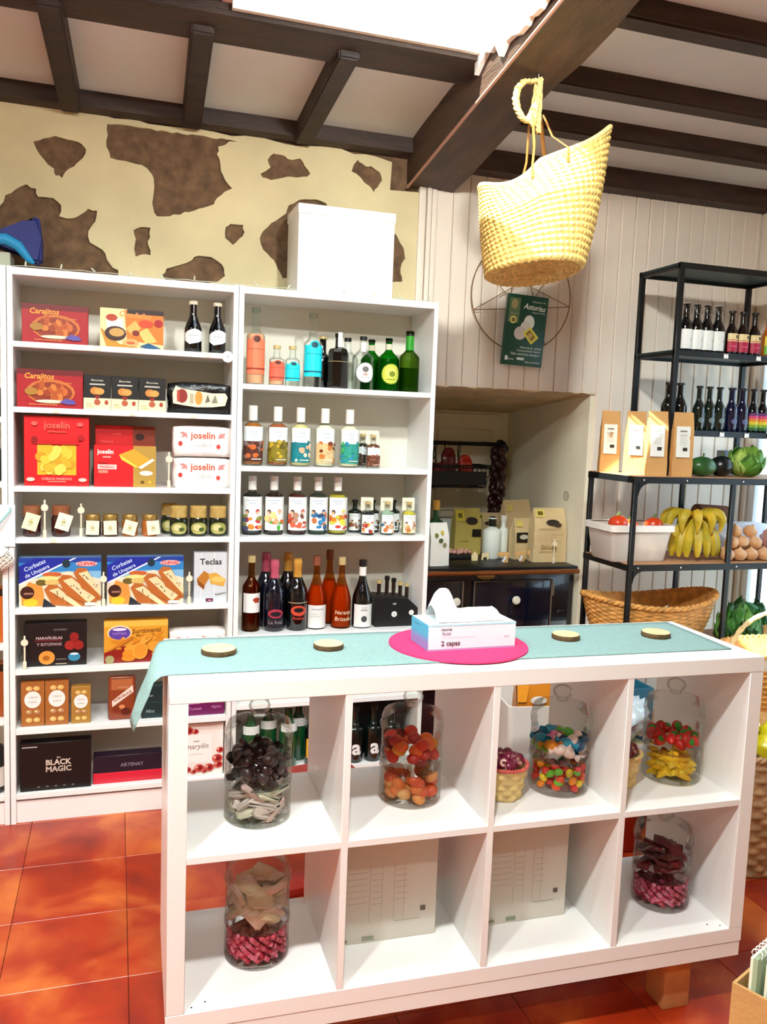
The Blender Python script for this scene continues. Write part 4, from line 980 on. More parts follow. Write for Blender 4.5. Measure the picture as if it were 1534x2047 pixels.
for i, x in enumerate((1.325, 1.405, 1.485)):
    bottle('sauce_bottle', 'black bottle with large white letter a, behind the counter', x, 0.05, RS[5], 0.036, 0.24, 0.36, 0.40, mat('blackgreen', '06100c', 0.12, coat=0.6), cap=BCAP, cap_h=0.1, labels=[(0.06, 0.40, 2.0, [('t', 'a', 0.5, 0.55, 0.55, 'f0f2f0', 0, 0, 0.03)])], group='black bottles with a white letter')
carton('display_box', 'large plain black carton standing on the lowest shelf behind lettered bottles', 'box', 1.30, 1.565, RS[5], 0.27, '08090b', None, y=0.11, d=0.14)
# ------------------------------------------------------------------ things on the counter (local frame of the counter)
CT, ST = math.cos(KTH), math.sin(KTH)
def kw(x, y, z=0.0):
    """counter-local metres -> world"""
    return (KX + CT * x - ST * y, KY + ST * x + CT * y, z)
ZT = KZ + KH
# table runner that hangs over the left end
RUN = mat('runner_cloth', '8fb0ad', 0.9, var=0.06, vscale=90, bump=0.5, bscale=250)
t = empty('table_runner', kw(0, 0, ZT), KTH, 'pale grey green woven runner along the counter, one end hanging over the edge', 'runner')
bm = bmesh.new()
NU, NV = 70, 10
grid = []
for i in range(NU + 1):
    row = []
    for j in range(NV + 1):
        v = j / NV
        y = 0.075 + v * (0.372 - 0.075)
        s = 1.425 - i / NU * (1.425 + 0.155)      # along the runner, negative past the left edge
        if s > 0.0:
            p = Vector((s + 0.01 * v, y, 0.0015))
        else:
            u = -s
            a = min(u / 0.05, PI / 2.4)
            px = -0.03 * math.sin(a) - max(0, u - 0.065) * 0.22
            pz = 0.0015 - 0.05 * (1 - math.cos(a)) * 1.0 - max(0, u - 0.05) * 0.93
            curl = 0.02 * math.sin(v * 3.1 + 0.4) * min(1, u / 0.1)
            p = Vector((px - curl - 0.012 * (1 - v) * min(1, u / 0.15), y + 0.05 * (0.5 - v) * min(1, u / 0.155) * (1.1 if v > 0.5 else 0.3), pz * (1.0 if v > 0.3 else 0.92)))
        row.append(bm.verts.new(p))
    grid.append(row)
for i in range(NU):
    for j in range(NV):
        bm.faces.new((grid[i][j], grid[i + 1][j], grid[i + 1][j + 1], grid[i][j + 1]))
o = from_bm('cloth', bm, RUN, t, True)
md = o.modifiers.new('thickness', 'SOLIDIFY'); md.thickness = 0.0015; md.offset = 1.0
ZR = ZT + 0.0033
# wooden slices
for i, (x, y, r, h, rz) in enumerate(((0.121, 0.228, 0.040, 0.012, 0.3), (0.385, 0.234, 0.036, 0.012, 1.4), (1.029, 0.234, 0.036, 0.013, 2.6), (1.296, 0.222, 0.038, 0.013, 4.0))):
    lab = ('log slice coaster beside the hanging runner end', 'log slice coaster between another slice and the pink mat', 'log slice coaster next to the tissue box', 'log slice coaster near the far end of the counter')[i]
    t = empty('log_slice', kw(x, y, ZR), rz, lab, 'coaster', 'log slice coasters')
    bm = bmesh.new()
    n = 40
    pr = [(1.0, 0), (1.03, h * 0.3), (1.02, h * 0.8), (0.99, h)]
    rings = []
    for k, zz in pr:
        rings.append([bm.verts.new((r * k * (1 + 0.03 * noise.noise(Vector((math.cos(2 * PI * q / n) * 2, math.sin(2 * PI * q / n) * 2, i)))) * math.cos(2 * PI * q / n), r * k * (1 + 0.03 * noise.noise(Vector((math.cos(2 * PI * q / n) * 2, math.sin(2 * PI * q / n) * 2, i)))) * math.sin(2 * PI * q / n), zz)) for q in range(n)])
    for a, b in zip(rings[:-1], rings[1:]):
        for q in range(n): bm.faces.new((a[q], a[(q + 1) % n], b[(q + 1) % n], b[q]))
    bm.faces.new(rings[0][::-1])
    from_bm('bark', bm, BARK, t, True, None, R(60))
    lathe('cut_face', [(r * 0.985, h - 0.001), (r * 0.965, h + 0.0008)], WOODL, t, 40)
# pink oval mat and tissue box
t = empty('felt_mat', kw(0.716, 0.215, ZR), R(-3), 'bright pink round felt mat under the tissue box', 'mat')
bm = bmesh.new()
n = 56
ra = [bm.verts.new((0.176 * math.cos(2 * PI * k / n), 0.172 * math.sin(2 * PI * k / n), 0.0)) for k in range(n)]
rb = [bm.verts.new((v.co.x, v.co.y, 0.004)) for v in ra]
bm.faces.new(ra[::-1]); bm.faces.new(rb)
for k in range(n): bm.faces.new((ra[k], ra[(k + 1) % n], rb[(k + 1) % n], rb[k]))
from_bm('felt', bm, mat('pink_felt', 'd8306c', 0.85, bump=0.3, bscale=300), t)
ZM = ZR + 0.004
t = empty('tissue_box', kw(0.728, 0.215, ZM), R(1.5), 'white tissue carton with blue ends on the pink mat', 'tissue box')
b0 = box('carton_body', -0.118, 0.118, -0.057, 0.057, 0, 0.064, mat('tissue_white', 'f2f4f8', 0.4), t, 0.001, 1)
art(t, [('r', 0, 0, 1, 1, '49b4d8'), ('r', 0, 0, 1, 0.35, '8a90cc'), ('r', 0, 0.35, 1, 0.5, '6aa4d4'), ('r', 0.15, 0.8, 0.5, 0.84, '2c86b0')], 0.114, 0.064, lambda u, v, d: Vector((-0.118 - d, 0.057 - u, v)), name='printed_end')
art(t, [('r', 0, 0, 1, 0.06, 'b4a4cc'), ('r', 0.0, 0.94, 1, 1, 'a8e4ec'), ('t', 'renova', 0.20, 0.80, 0.12, '4a4a54', 0, 0, 0.02), ('t', 'facial', 0.20, 0.66, 0.10, '8a8c98'), ('r', 0.14, 0.50, 0.52, 0.512, 'c4c8d4'), ('t', '2 capas', 0.25, 0.25, 0.21, '3a3440', 0, 0, 0.02), ('r', 0.86, 0.44, 0.92, 0.47, 'b4b4bc')], 0.236, 0.064, on_front(-0.118, -0.0572, 0))
art(t, [('r', 0.06, 0.18, 0.94, 0.82, 'dff2f6'), ('e', 0.5, 0.5, 0.34, 0.2, 'c4e4ee')], 0.236, 0.114, lambda u, v, d: Vector((-0.118 + u, -0.057 + v, 0.064 + d)), name='printed_top')
bm = bmesh.new()          # the pulled-up tissue: a soft tall fold and a low one
grid = []
NU, NV = 26, 14
for i in range(NU + 1):
    row = []
    u = i / NU
    for j in range(NV + 1):
        v = j / NV * 2 - 1
        top = 0.052 * math.exp(-((u - 0.16) / 0.14) ** 4) + 0.026 * (1 if u < 0.90 else max(0, (1 - u) / 0.10))
        zz = top * max(0.0, 1 - abs(v) ** 1.6) + 0.003 * noise.noise(Vector((u * 6, v * 3, 1)))
        row.append(bm.verts.new((-0.09 + 0.19 * u + 0.006 * noise.noise(Vector((u * 5, v * 4, 7))), 0.048 * v * (0.9 - 0.25 * u * 0), 0.0655 + max(0.0, zz))))
    grid.append(row)
for i in range(NU):
    for j in range(NV):
        bm.faces.new((grid[i][j], grid[i + 1][j], grid[i + 1][j + 1], grid[i][j + 1]))
from_bm('tissue', bm, mat('tissue_paper', 'fbfcfc', 0.9), t, True)

# ------------------------------------------------------------------ candy jars
def candy_jar(x, y, z, r, h1, h2, label, lid_h=0.075):
    t = empty('candy_jar', kw(x, y, z), KTH, label, 'jar', 'two-tier glass candy jars')
    w = 0.0035
    lathe('lower_bowl', [(r * 0.90, 0.0), (r * 0.98, 0.004), (r, 0.012), (r * 0.985, h1 * 0.5), (r * 0.985, h1 - 0.006), (r * 1.015, h1 - 0.003), (r * 1.015, h1 + 0.003), (r * 0.975, h1 + 0.003)], JAR, t, 40, cap0=True, cap1=False)
    z2 = h1 + 0.004
    lathe('upper_bowl', [(r * 0.90, z2 - 0.012), (r * 0.93, z2 + 0.0), (r * 1.0, z2 + 0.004), (r * 0.985, z2 + h2 * 0.5), (r * 0.985, z2 + h2 - 0.006), (r * 1.015, z2 + h2 - 0.003), (r * 1.015, z2 + h2 + 0.002), (r * 0.975, z2 + h2 + 0.002)], JAR, t, 40, cap1=False)
    z3 = z2 + h2 + 0.003
    L = lathe('lid', [(r * 1.03, z3), (r * 1.03, z3 + 0.006), (r * 0.99, z3 + 0.010), (r * 0.985, z3 + 0.022), (r * 0.93, z3 + 0.036), (r * 0.55, z3 + 0.047), (r * 0.22, z3 + 0.050)], JAR, t, 40, cap0=False, cap1=False)
    lathe('knob', [(r * 0.20, z3 + 0.050), (r * 0.17, z3 + 0.056), (r * 0.30, z3 + 0.064), (r * 0.33, z3 + 0.074), (r * 0.27, z3 + 0.084), (r * 0.12, z3 + 0.090), (0.0, z3 + 0.091)], JAR, L, 24)
    return t
JR = 0.0775
ZS, ZB = KZ + T + CW + DV + 0.0005, KZ + T + 0.0005
JARS = {'j1': (0.211, 0.168, ZS, 0.092, 0.093, 'two-tier glass jar with dark wrapped sweets over pale pink sticks'), 'j2': (0.594, 0.190, ZS, 0.088, 0.090, 'two-tier glass jar of orange fruit jellies in both tiers'),
        'j3': (0.995, 0.170, ZS, 0.090, 0.085, 'two-tier glass jar with coloured wrapped sweets over jelly beans'), 'j4': (1.337, 0.172, ZS, 0.085, 0.090, 'two-tier glass jar with red strawberry sweets over yellow bananas'),
        'k1': (0.218, 0.180, ZB, 0.090, 0.098, 'two-tier glass jar with pale slabs over red sugared beads'), 'k4': (1.327, 0.165, ZB, 0.085, 0.088, 'two-tier glass jar with dark red strips over pink beads')}
for k, (x, y, z, h1, h2, lab) in JARS.items():
    candy_jar(x, y, z, JR, h1, h2, lab)

def candy_mats(cols, **kw_):
    return [mat('candy_' + c, c, kw_.get('rough', 0.45), coat=kw_.get('coat', 0.0), sss=kw_.get('sss', 0.0)) for c in cols]
def mesh_of(build):
    bm = bmesh.new(); build(bm)
    bmesh.ops.recalc_face_normals(bm, faces=bm.faces)
    me = bpy.data.meshes.new('candy'); bm.to_mesh(me); bm.free()
    me.polygons.foreach_set('use_smooth', [True] * len(me.polygons))
    return me
def m_stick(bm, L=0.034, a=0.012, b=0.008):
    bm_box(bm, -L, L, -a, a, -b, b); bmesh.ops.bevel(bm, geom=list(bm.edges), offset=b * 0.6, segments=2, affect='EDGES')
def m_drop(bm, r=0.018, f=0.75):
    bm_ball(bm, (0, 0, 0), r, r, r * f, 12, 8)
def m_bean(bm):
    bm_ball(bm, (0, 0, 0), 0.013, 0.0095, 0.0095, 10, 7)
def m_banana(bm):
    pts = [(-0.03 + 0.06 * i / 8, 0.016 * math.sin(PI * i / 8), 0) for i in range(9)]
    bm_tube(bm, pts, [0.003, 0.007, 0.0092, 0.010, 0.0104, 0.010, 0.0092, 0.007, 0.003], 8)
def m_wrap(bm):
    bm_ball(bm, (0, 0, 0), 0.019, 0.015, 0.014, 10, 7)
    for s in (-1, 1):
        a = [bm.verts.new((s * 0.017, 0.004 * math.cos(q), 0.004 * math.sin(q))) for q in [2 * PI * i / 8 for i in range(8)]]
        b = [bm.verts.new((s * 0.029, 0.014 * math.cos(q) * (1 + 0.2 * (i % 2)), 0.010 * math.sin(q))) for i, q in enumerate([2 * PI * i / 8 for i in range(8)])]
        for i in range(8): bm.faces.new((a[i], a[(i + 1) % 8], b[(i + 1) % 8], b[i]))
def m_slab(bm):
    bm_box(bm, -0.03, 0.03, -0.02, 0.02, -0.008, 0.008); bmesh.ops.bevel(bm, geom=list(bm.edges), offset=0.005, segments=2, affect='EDGES')
def m_strip(bm):
    bm_box(bm, -0.04, 0.04, -0.016, 0.016, -0.005, 0.005); bmesh.ops.subdivide_edges(bm, edges=list(bm.edges), cuts=2, use_grid_fill=True)
    for v in bm.verts: v.co.z += 0.008 * math.sin(v.co.x * 60)
def m_berry(bm):
    bm_lathe(bm, [(0.0, -0.018), (0.008, -0.012), (0.0145, 0.0), (0.0145, 0.008), (0.008, 0.013), (0.0, 0.014)], 10)
def fill_tier(jar, tier, build, cols, count, name, label, group, flat=0.5, seed=1, top=0.75, sub=None, rr=0.05, **k):
    x, y, z, h1, h2, _ = JARS[jar]
    me0 = mesh_of(build)
    ms = candy_mats(cols, **k)
    mes = []
    for mm in ms:
        me = me0.copy(); me.materials.append(mm); mes.append(me)
    r = random.Random(seed)
    zb = z + 0.016 if tier == 0 else z + h1 + 0.018
    H = (h1 if tier == 0 else h2) * top - 0.02
    # candies just inside the glass first, then the middle and the top
    for i in range(count):
        a = 2.399963 * i + r.uniform(-0.3, 0.3)
        lay = i / max(1, count - 1)
        q = rr * (1.0 if i % 3 else math.sqrt(r.random())) 
        q = min(q, rr)
        wx, wy, wz = kw(x + q * math.cos(a), y + q * math.sin(a), zb + H * lay)
        o = bpy.data.objects.new(name, mes[r.randrange(len(mes))])
        COL.objects.link(o)
        o.location = (wx, wy, wz)
        o.rotation_euler = (r.uniform(-1, 1) * flat, r.uniform(-1, 1) * flat, a + PI / 2 + r.uniform(-0.5, 0.5))
        tag(o, label, 'candy', group)
        if sub: sub(o, r)
fill_tier('j1', 0, m_stick, ['f3e4dc', 'f0cfc6', 'ece6cc', 'e8d6cc'], 30, 'marshmallow_stick', 'pale pink sugared stick under the dark wrapped sweets', 'pale sugared sticks', 0.7, 2, 0.85, rr=0.047)
fill_tier('j1', 1, m_wrap, ['1a1418', '2c2026', '3a2a30', '4a3c40'], 26, 'wrapped_sweet', 'dark wrapped sweet in the jar above pale sticks', 'dark wrapped sweets', 0.8, 3, 0.72, rr=0.052, rough=0.25, coat=0.6)
fill_tier('j2', 0, m_drop, ['e07a3a', 'd8582c', 'e89a54', 'dc8844', 'e0a868'], 30, 'fruit_jelly', 'sugared orange fruit jelly in the lower tier of its jar', 'orange fruit jellies below', 0.8, 4, 0.80, rr=0.054, sss=0.2)
fill_tier('j2', 1, m_drop, ['e8a020', 'd83c2c', 'e86a2a', 'b02c24', '7c2018'], 26, 'fruit_jelly', 'glossy orange or red fruit jelly in the upper tier of its jar', 'orange fruit jellies above', 0.8, 5, 0.78, rr=0.054, sss=0.2)
fill_tier('j3', 0, m_bean, ['d8201c', 'e84a1c', 'f0c820', 'f08a1c', '6cb82c', 'e03020'], 62, 'jelly_bean', 'shiny coloured jelly bean in the jar under wrapped sweets', 'jelly beans', 0.8, 6, 0.86, rr=0.060, rough=0.2, coat=0.5)
fill_tier('j3', 1, m_wrap, ['0f4c74', '5cb83c', 'e89020', 'e87a9c', 'f2d8d0', '2c9cc0', '8cc84c'], 20, 'wrapped_sweet', 'brightly coloured wrapped sweet lying above the jelly beans', 'bright wrapped sweets', 0.7, 7, 0.55, rr=0.052, rough=0.3, coat=0.3)
fill_tier('j4', 0, m_banana, ['f2c41c', 'ecb418', 'f6d440'], 64, 'banana_sweet', 'yellow banana shaped sweet in the jar under red ones', 'banana sweets', 0.6, 8, 0.88, rr=0.050)
def leaf_top(o, r):
    g = bpy.data.objects.new('green_top', LEAFTOP); COL.objects.link(g); g.parent = o
LEAFTOP = mesh_of(lambda bm: bm_ball(bm, (0, 0, 0.012), 0.010, 0.010, 0.005, 10, 6)); LEAFTOP.materials.append(mat('candy_green', '3c9a2c', 0.5))
fill_tier('j4', 1, m_berry, ['d0241c', 'c01c18', 'dc3424'], 26, 'strawberry_sweet', 'red strawberry sweet with green top above the yellow bananas', 'strawberry sweets', 1.3, 9, 0.45, leaf_top, rr=0.054, rough=0.4)
fill_tier('k1', 1, m_slab, ['f0ddcc', 'eccab8', 'e8d8b8', 'f0e4d4'], 34, 'marshmallow_piece', 'pale cream marshmallow slab in the jar over red beads', 'pale marshmallow slabs', 0.8, 10, 0.92, rr=0.050)
fill_tier('k4', 1, m_strip, ['5c0c16', '7c1420', '40080e'], 18, 'liquorice_strip', 'dark red liquorice strip in the jar over pink beads', 'dark red liquorice strips', 0.5, 11, 0.70, rr=0.038, rough=0.3, coat=0.4)
for jar, cols, nm, lab in (('k1', ('b81e3c', 'd84860', 'a0142c', 'e8708a'), 'sugared_beads', 'heap of red sugared beads at the bottom of a jar under pale slabs'), ('k4', ('b4304a', 'd8587a', '9c1c34', 'e0809a'), 'sugared_beads', 'heap of pink red sugared beads at the bottom of a jar under liquorice')):
    x, y, z, h1, h2, _ = JARS[jar]
    r = random.Random(17)
    tb_ = bmesh.new(); bm_ball(tb_, (0, 0, 0), 0.0078, 0.0062, 0.0062, 6, 5)
    tv = [v.co.copy() for v in tb_.verts]; tf = [[v.index for v in f.verts] for f in tb_.faces] if not tb_.verts.index_update() else []
    tb_.free()
    V, F, MI = [], [], []
    for i in range(420):
        a = 2.399963 * i; lay = i / 419
        q = 0.066 * (1 if i % 2 else math.sqrt(r.random()))
        ro = Matrix.Rotation(r.uniform(0, 6), 3, 'Z') @ Matrix.Rotation(r.uniform(0, 6), 3, 'X')
        c0 = Vector((q * math.cos(a), q * math.sin(a), 0.018 + lay * (h1 - 0.034)))
        k0 = len(V); mi = r.randrange(4)
        V += [ro @ v + c0 for v in tv]
        for f in tf: F.append([j + k0 for j in f]); MI.append(mi)
    me = bpy.data.meshes.new(nm); me.from_pydata(V, [], F)
    for c in cols: me.materials.append(mat('bead_' + c, c, 0.25, coat=0.4))
    me.polygons.foreach_set('material_index', MI); me.polygons.foreach_set('use_smooth', [True] * len(F))
    o = link(nm, me, None, None, kw(x, y, z))
    tag(o, lab, 'candy', None, 'stuff')

# ------------------------------------------------------------------ white boxes in the lower cubes
for (x0, x1, lab) in ((0.405, 0.665, 'white storage carton with faint printed table, beside the jar of pale slabs'), (0.80, 1.03, 'white storage carton with faint printed table, beside the liquorice jar')):
    w = x1 - x0
    t = empty('storage_box', kw((x0 + x1) / 2, 0.155, ZB), KTH, lab, 'box', 'white storage cartons in the counter')
    box('carton_body', -w / 2, w / 2, 0, 0.19, 0, 0.305, mat('grey_white_card', 'dcd8cc', 0.55), t, 0.002)
    sh = [('r', 0.26, 0.965, 0.60, 0.985, '1a1412'), ('e', 0.03, 0.84, 0.012, 0.012, '6a4a40'), ('r', 0.0, 0.02, 0.12, 0.045, '8a8c74'), ('r', 0.26, 0.02, 0.38, 0.055, '8f9682'), ('r', 0.84, 0.22, 0.89, 0.26, '5c4c40'), ('r', 0.58, 0.155, 0.84, 0.162, 'a8a898')]
    for i in range(6):
        sh.append(('r', 0.06, 0.60 - 0.05 * i, 0.30, 0.605 - 0.05 * i, 'c2b8aa'))
        sh.append(('r', 0.34, 0.58 - 0.05 * i, 0.44, 0.584 - 0.05 * i, 'b8aea0'))
        sh.append(('r', 0.58, 0.60 - 0.05 * i, 0.70, 0.604 - 0.05 * i, 'b8aea0'))
    for xx in (0.32, 0.44, 0.56, 0.66):
        sh.append(('r', xx, 0.18, xx + 0.004, 0.66, 'b0a698'))
    art(t, sh, w, 0.305, on_front(-w / 2, -0.0003, 0))

# ------------------------------------------------------------------ woven baskets
WICK = mat('wicker_honey', 'd79a4e', 0.6, var=0.3, vscale=30, bump=0.3, bscale=120)
STRAW = mat('straw_pale', 'e0c383', 0.7, var=0.2, vscale=40)
def woven(name, parent, rb, rt_, h, rows, stakes, m, sx=1.0, sy=1.0, amp=0.004, bulge=0.0, rimf=None, seg=6):
    """basket wall with real over-under weave, open at the top"""
    bm = bmesh.new()
    n = stakes * seg
    nr = rows * 4
    rings = []
    for j in range(nr + 1):
        v = j / nr
        row = v * rows
        rad = rb + (rt_ - rb) * v + bulge * math.sin(PI * v)
        ring = []
        for k in range(n):
            a = 2 * PI * k / n
            w = math.sin(stakes / 2 * a + PI * int(row)) * abs(math.sin(PI * row))
            rr = rad + amp * w + amp * 0.6 * abs(math.sin(PI * row))
            zz = h * v * (rimf(a) if rimf else 1.0)
            ring.append(bm.verts.new((sx * rr * math.cos(a), sy * rr * math.sin(a), zz)))
        rings.append(ring)
    for a, b in zip(rings[:-1], rings[1:]):
        for k in range(n): bm.faces.new((a[k], a[(k + 1) % n], b[(k + 1) % n], b[k]))
    bm.faces.new(rings[0][::-1])
    inner = [bm.verts.new((v.co.x * 0.93, v.co.y * 0.93, v.co.z)) for v in rings[-1]]
    inner0 = [bm.verts.new((v.co.x * 0.92, v.co.y * 0.92, 0.006)) for v in rings[0]]
    for k in range(n):
        bm.faces.new((rings[-1][k], rings[-1][(k + 1) % n], inner[(k + 1) % n], inner[k]))
        bm.faces.new((inner[k], inner[(k + 1) % n], inner0[(k + 1) % n], inner0[k]))
    bm.faces.new(inner0)
    return from_bm(name, bm, m, parent, True)
def rope_rim(name, parent, rad, z, r, m, sx=1.0, sy=1.0, rimf=None, twists=30):
    bm = bmesh.new()
    for s in (0, PI):
        pts = []
        N = 180
        for i in range(N):
            a = 2 * PI * i / N
            q = rad + r * 0.6 * math.cos(a * twists + s)
            pts.append((sx * q * math.cos(a), sy * q * math.sin(a), (z * (rimf(a) if rimf else 1)) + r * 0.6 * math.sin(a * twists + s)))
        bm_tube(bm, pts, r * 0.75, 6, True)
    return from_bm(name, bm, m, parent, True)
for x, y, lab, nm in ((0.830, 0.150, 'small straw basket of striped sweets beside the jelly bean jar', 'a'), (1.165, 0.160, 'small straw basket of striped sweets beside the banana sweet jar', 'b')):
    t = empty('straw_basket', kw(x, y, ZS), KTH, lab, 'basket', 'small straw baskets')
    woven('woven_wall', t, 0.043, 0.058, 0.085, 6, 16, STRAW, amp=0.003)
    rope_rim('rim', t, 0.058, 0.085, 0.004, mat('rim_red' if nm == 'a' else 'rim_straw', 'd8645a' if nm == 'a' else 'd8b878', 0.7), twists=22)
    me = mesh_of(lambda bm: bm_lathe(bm, [(0.0105, -0.012), (0.014, -0.010), (0.014, 0.010), (0.0105, 0.012)], 12))
    me.materials.append(mat('candy_plum', '7c1a3c', 0.3, coat=0.4))
    face = mesh_of(lambda bm: [bm_lathe(bm, [(0.009, s * 0.0124), (0.0045, s * 0.0126)], 12, cap0=False, cap1=False) for s in (-1, 1)])
    face.materials.append(mat('candy_cream', 'ecc8b0', 0.4))
    r = random.Random(5)
    for i in range(16):
        a = 2.399963 * i; q = 0.040 * math.sqrt((i + 0.5) / 16)
        o = bpy.data.objects.new('rolled_sweet', me); COL.objects.link(o)
        o.location = kw(x + q * math.cos(a), y + q * math.sin(a), ZS + 0.086 + 0.022 * (1 - q / 0.04) + r.uniform(0, 0.006))
        o.rotation_euler = (r.uniform(0.6, 1.8), r.uniform(-0.8, 0.8), r.uniform(0, 6))
        tag(o, 'plum and cream rolled sweet in the straw basket beside the ' + ('jelly beans' if nm == 'a' else 'banana sweets'), 'candy', 'rolled sweets in straw baskets')
        g = bpy.data.objects.new('cream_ring', face); COL.objects.link(g); g.parent = o

# ------------------------------------------------------------------ on top of the bookcases
t = empty('storage_cube', (1.225, 0.055, 2.02), 0, 'plain white box standing on top of the bottle bookcase', 'box')
box('box_body', -0.195, 0.195, 0, 0.215, 0.0, 0.325, mat('box_white', 'f0eeea', 0.5), t, 0.004, 2)
box('lid', -0.198, 0.198, -0.003, 0.218, 0.300, 0.338, MATS['box_white'], t, 0.004, 2)
t = empty('blue_bundle', (0.02, 0.10, 2.02), 0, 'dark blue fabric bundle with lighter blue edge on top of the biscuit bookcase', 'fabric')
def prism(name, pts, y0, y1, m, parent, bev=0.01):
    bm = bmesh.new()
    a = [bm.verts.new((p[0], y0, p[1])) for p in pts]; b = [bm.verts.new((p[0], y1, p[1])) for p in pts]
    bm.faces.new(a); bm.faces.new(b[::-1])
    for i in range(len(pts)): bm.faces.new((a[i], b[i], b[(i + 1) % len(pts)], a[(i + 1) % len(pts)]))
    if bev: bmesh.ops.bevel(bm, geom=list(bm.edges), offset=bev, segments=3, affect='EDGES')
    return from_bm(name, bm, m, parent, True, None, R(50))
prism('bundle_body', [(-0.12, 0.12), (-0.02, 0.14), (0.03, 0.165), (0.075, 0.205), (0.085, 0.12), (0.085, 0.035), (0.06, 0.03), (0.02, 0.075), (-0.12, 0.09)], 0.0, 0.10, mat('navy_fabric', '0d1a6a', 0.6, bump=0.2, bscale=60), t, 0.012)
tube('light_edge', [(-0.12, -0.004, 0.10), (-0.03, -0.006, 0.105), (0.01, -0.006, 0.085), (0.045, -0.004, 0.04), (0.06, 0.0, 0.03)], [0.018, 0.02, 0.018, 0.012, 0.006], mat('sky_fabric', '1c8cc0', 0.6), t, 8)
o = box('pale_block', -0.12, -0.0, 0.12, 0.26, 2.0205, 2.085, mat('pale_block', 'b9bba4', 0.7), None, 0.004); tag(o, 'pale grey green block supporting the blue bundle', 'box')
# fairy-light wire along the bookcase tops
t = empty('light_string', (0, 0.0, 2.02), 0, 'clear fairy light wire laid along the bookcase tops', 'light string')
pts = [(0.02 + 1.55 * i / 60, 0.008 + 0.004 * math.sin(i * 1.3), 0.002 + 0.003 * abs(math.sin(i * 0.9))) for i in range(61)]
tube('wire', pts, 0.0012, mat('clear_wire', 'cfd4c0', 0.3), t, 6)
r = random.Random(3)
for i in range(14):
    x = 0.06 + 1.5 * i / 13
    o = lathe('bulb', [(0.0022, 0), (0.003, 0.004), (0.003, 0.014), (0.001, 0.02)], MATS['clear_wire'], t, 8, (x, 0.008, 0.003)); o.rotation_euler = (r.uniform(-0.5, 0.5), r.uniform(-0.9, 0.9), 0)
# white net pouch hung on the bookcase stiles
t = empty('net_pouch', (-0.012, -0.03, 1.02), 0, 'white net pouch with a tag hanging in front of the bookcase stiles', 'pouch')
box('back_card', -0.05, 0.035, 0.022, 0.027, 0.02, 0.17, mat('card_white', 'eef2f6', 0.5), t, 0.001)
tube('hook', [(0.02, 0.02, 0.16), (0.02, 0.01, 0.15), (-0.02, 0.0, 0.10), (-0.04, -0.005, 0.09)], 0.004, mat('teal_hook', '8fc0c0', 0.5), t, 8)
bm = bmesh.new(); bm_lathe(bm, [(0.021, 0), (0.021, 0.002)], 24)
bmesh.ops.transform(bm, matrix=Matrix.Translation((-0.012, -0.022, 0.012)) @ Matrix.Rotation(PI / 2, 4, 'X'), verts=bm.verts)
from_bm('round_tag', bm, MATS['tag_white'], t)
bm = bmesh.new()
for i in range(12):
    a0 = 2 * PI * i / 12
    for s in (-1, 1):
        bm_tube(bm, [((0.045 * math.sin(PI * (0.1 + 0.85 * q / 12))) * math.cos(a0 + s * q * 0.16) - 0.01, 0.022 * math.sin(PI * (0.1 + 0.85 * q / 12)) * math.sin(a0 + s * q * 0.16), 0.015 - 0.075 * q / 12) for q in range(13)], 0.0022, 5)
from_bm('net', bm, mat('net_white', 'e8e4dc', 0.8), t, True)
ball('pouch_filling', (-0.01, 0.0, -0.025), 0.036, mat('cream_fill', 'd9d2c2', 0.8), t, 0.018, 0.03)
# things in the left-hand bookcase whose edge shows
for z, c, lab in ((0.98, '7a0c14', 'deep red bottle at the edge of the bookcase with only its side showing'), (0.68, 'c0621c', 'orange carton at the edge of the bookcase with only its side showing'), (0.40, '9a4a18', 'brown carton at the edge of the bookcase with only its side showing'), (0.113, '101014', 'black bottle at the edge of the bookcase with only its side showing')):
    if 'bottle' in lab:
        bottle('wine_bottle', lab, -0.062, 0.06, z, 0.04, 0.25, glassm=mat('gl_' + c, c, 0.1, coat=0.5), cap=BCAP, labels=[(0.1, 0.4, 2.2, [('r', 0, 0, 1, 1, 'e0d8d0')])])
    else:
        carton('biscuit_box', lab, 'box', -0.19, -0.025, z, 0.2, c, [('r', 0, 0.86, 1, 1, '1c0c08')], y=0.04)
for z in (1.81, 1.50, 1.27):
    bottle('wine_bottle', 'dark green wine bottle standing in the bookcase with only its side showing', -0.062, 0.07, z, 0.038, 0.17 if z < 1.4 else 0.15, glassm=DGRN, cap=BCAP, group='bottles in the bookcase with only its side showing')
# ------------------------------------------------------------------ black range cooker in the niche
ENAM = mat('black_enamel', '0a0c14', 0.22, coat=0.4)
BRASS = mat('aged_brass', 'b08a52', 0.35, metal=0.85)
COPPER = mat('copper_rail', 'b8794a', 0.28, metal=0.9)
t = empty('range_cooker', (0, 0, 0), 0, 'black enamel range cooker with brass trim set in the hearth niche', 'cooker')
box('body', 1.62, 2.490, 0.335, 1.12, 0.0, 0.855, ENAM, t, 0.004)
box('hob_top', 1.61, 2.495, 0.31, 1.13, 0.855, 0.878, mat('hob_iron', '121214', 0.4, metal=0.3, bump=0.1, bscale=40), t, 0.004)
tube('hand_rail', [(1.64, 0.262, 0.862), (2.47, 0.262, 0.862)], 0.0115, COPPER, t, 12)
for xx in (1.66, 2.45):
    tube('rail_bracket', [(xx, 0.335, 0.845), (xx, 0.29, 0.855), (xx, 0.262, 0.862)], 0.008, BRASS, t, 8)
lathe('maker_plate', [(0.045, 0), (0.045, 0.004), (0.038, 0.006)], BRASS, t, 24, sy=0.45, loc=(2.02, 0.331, 0.836)).rotation_euler = (PI / 2, 0, 0)
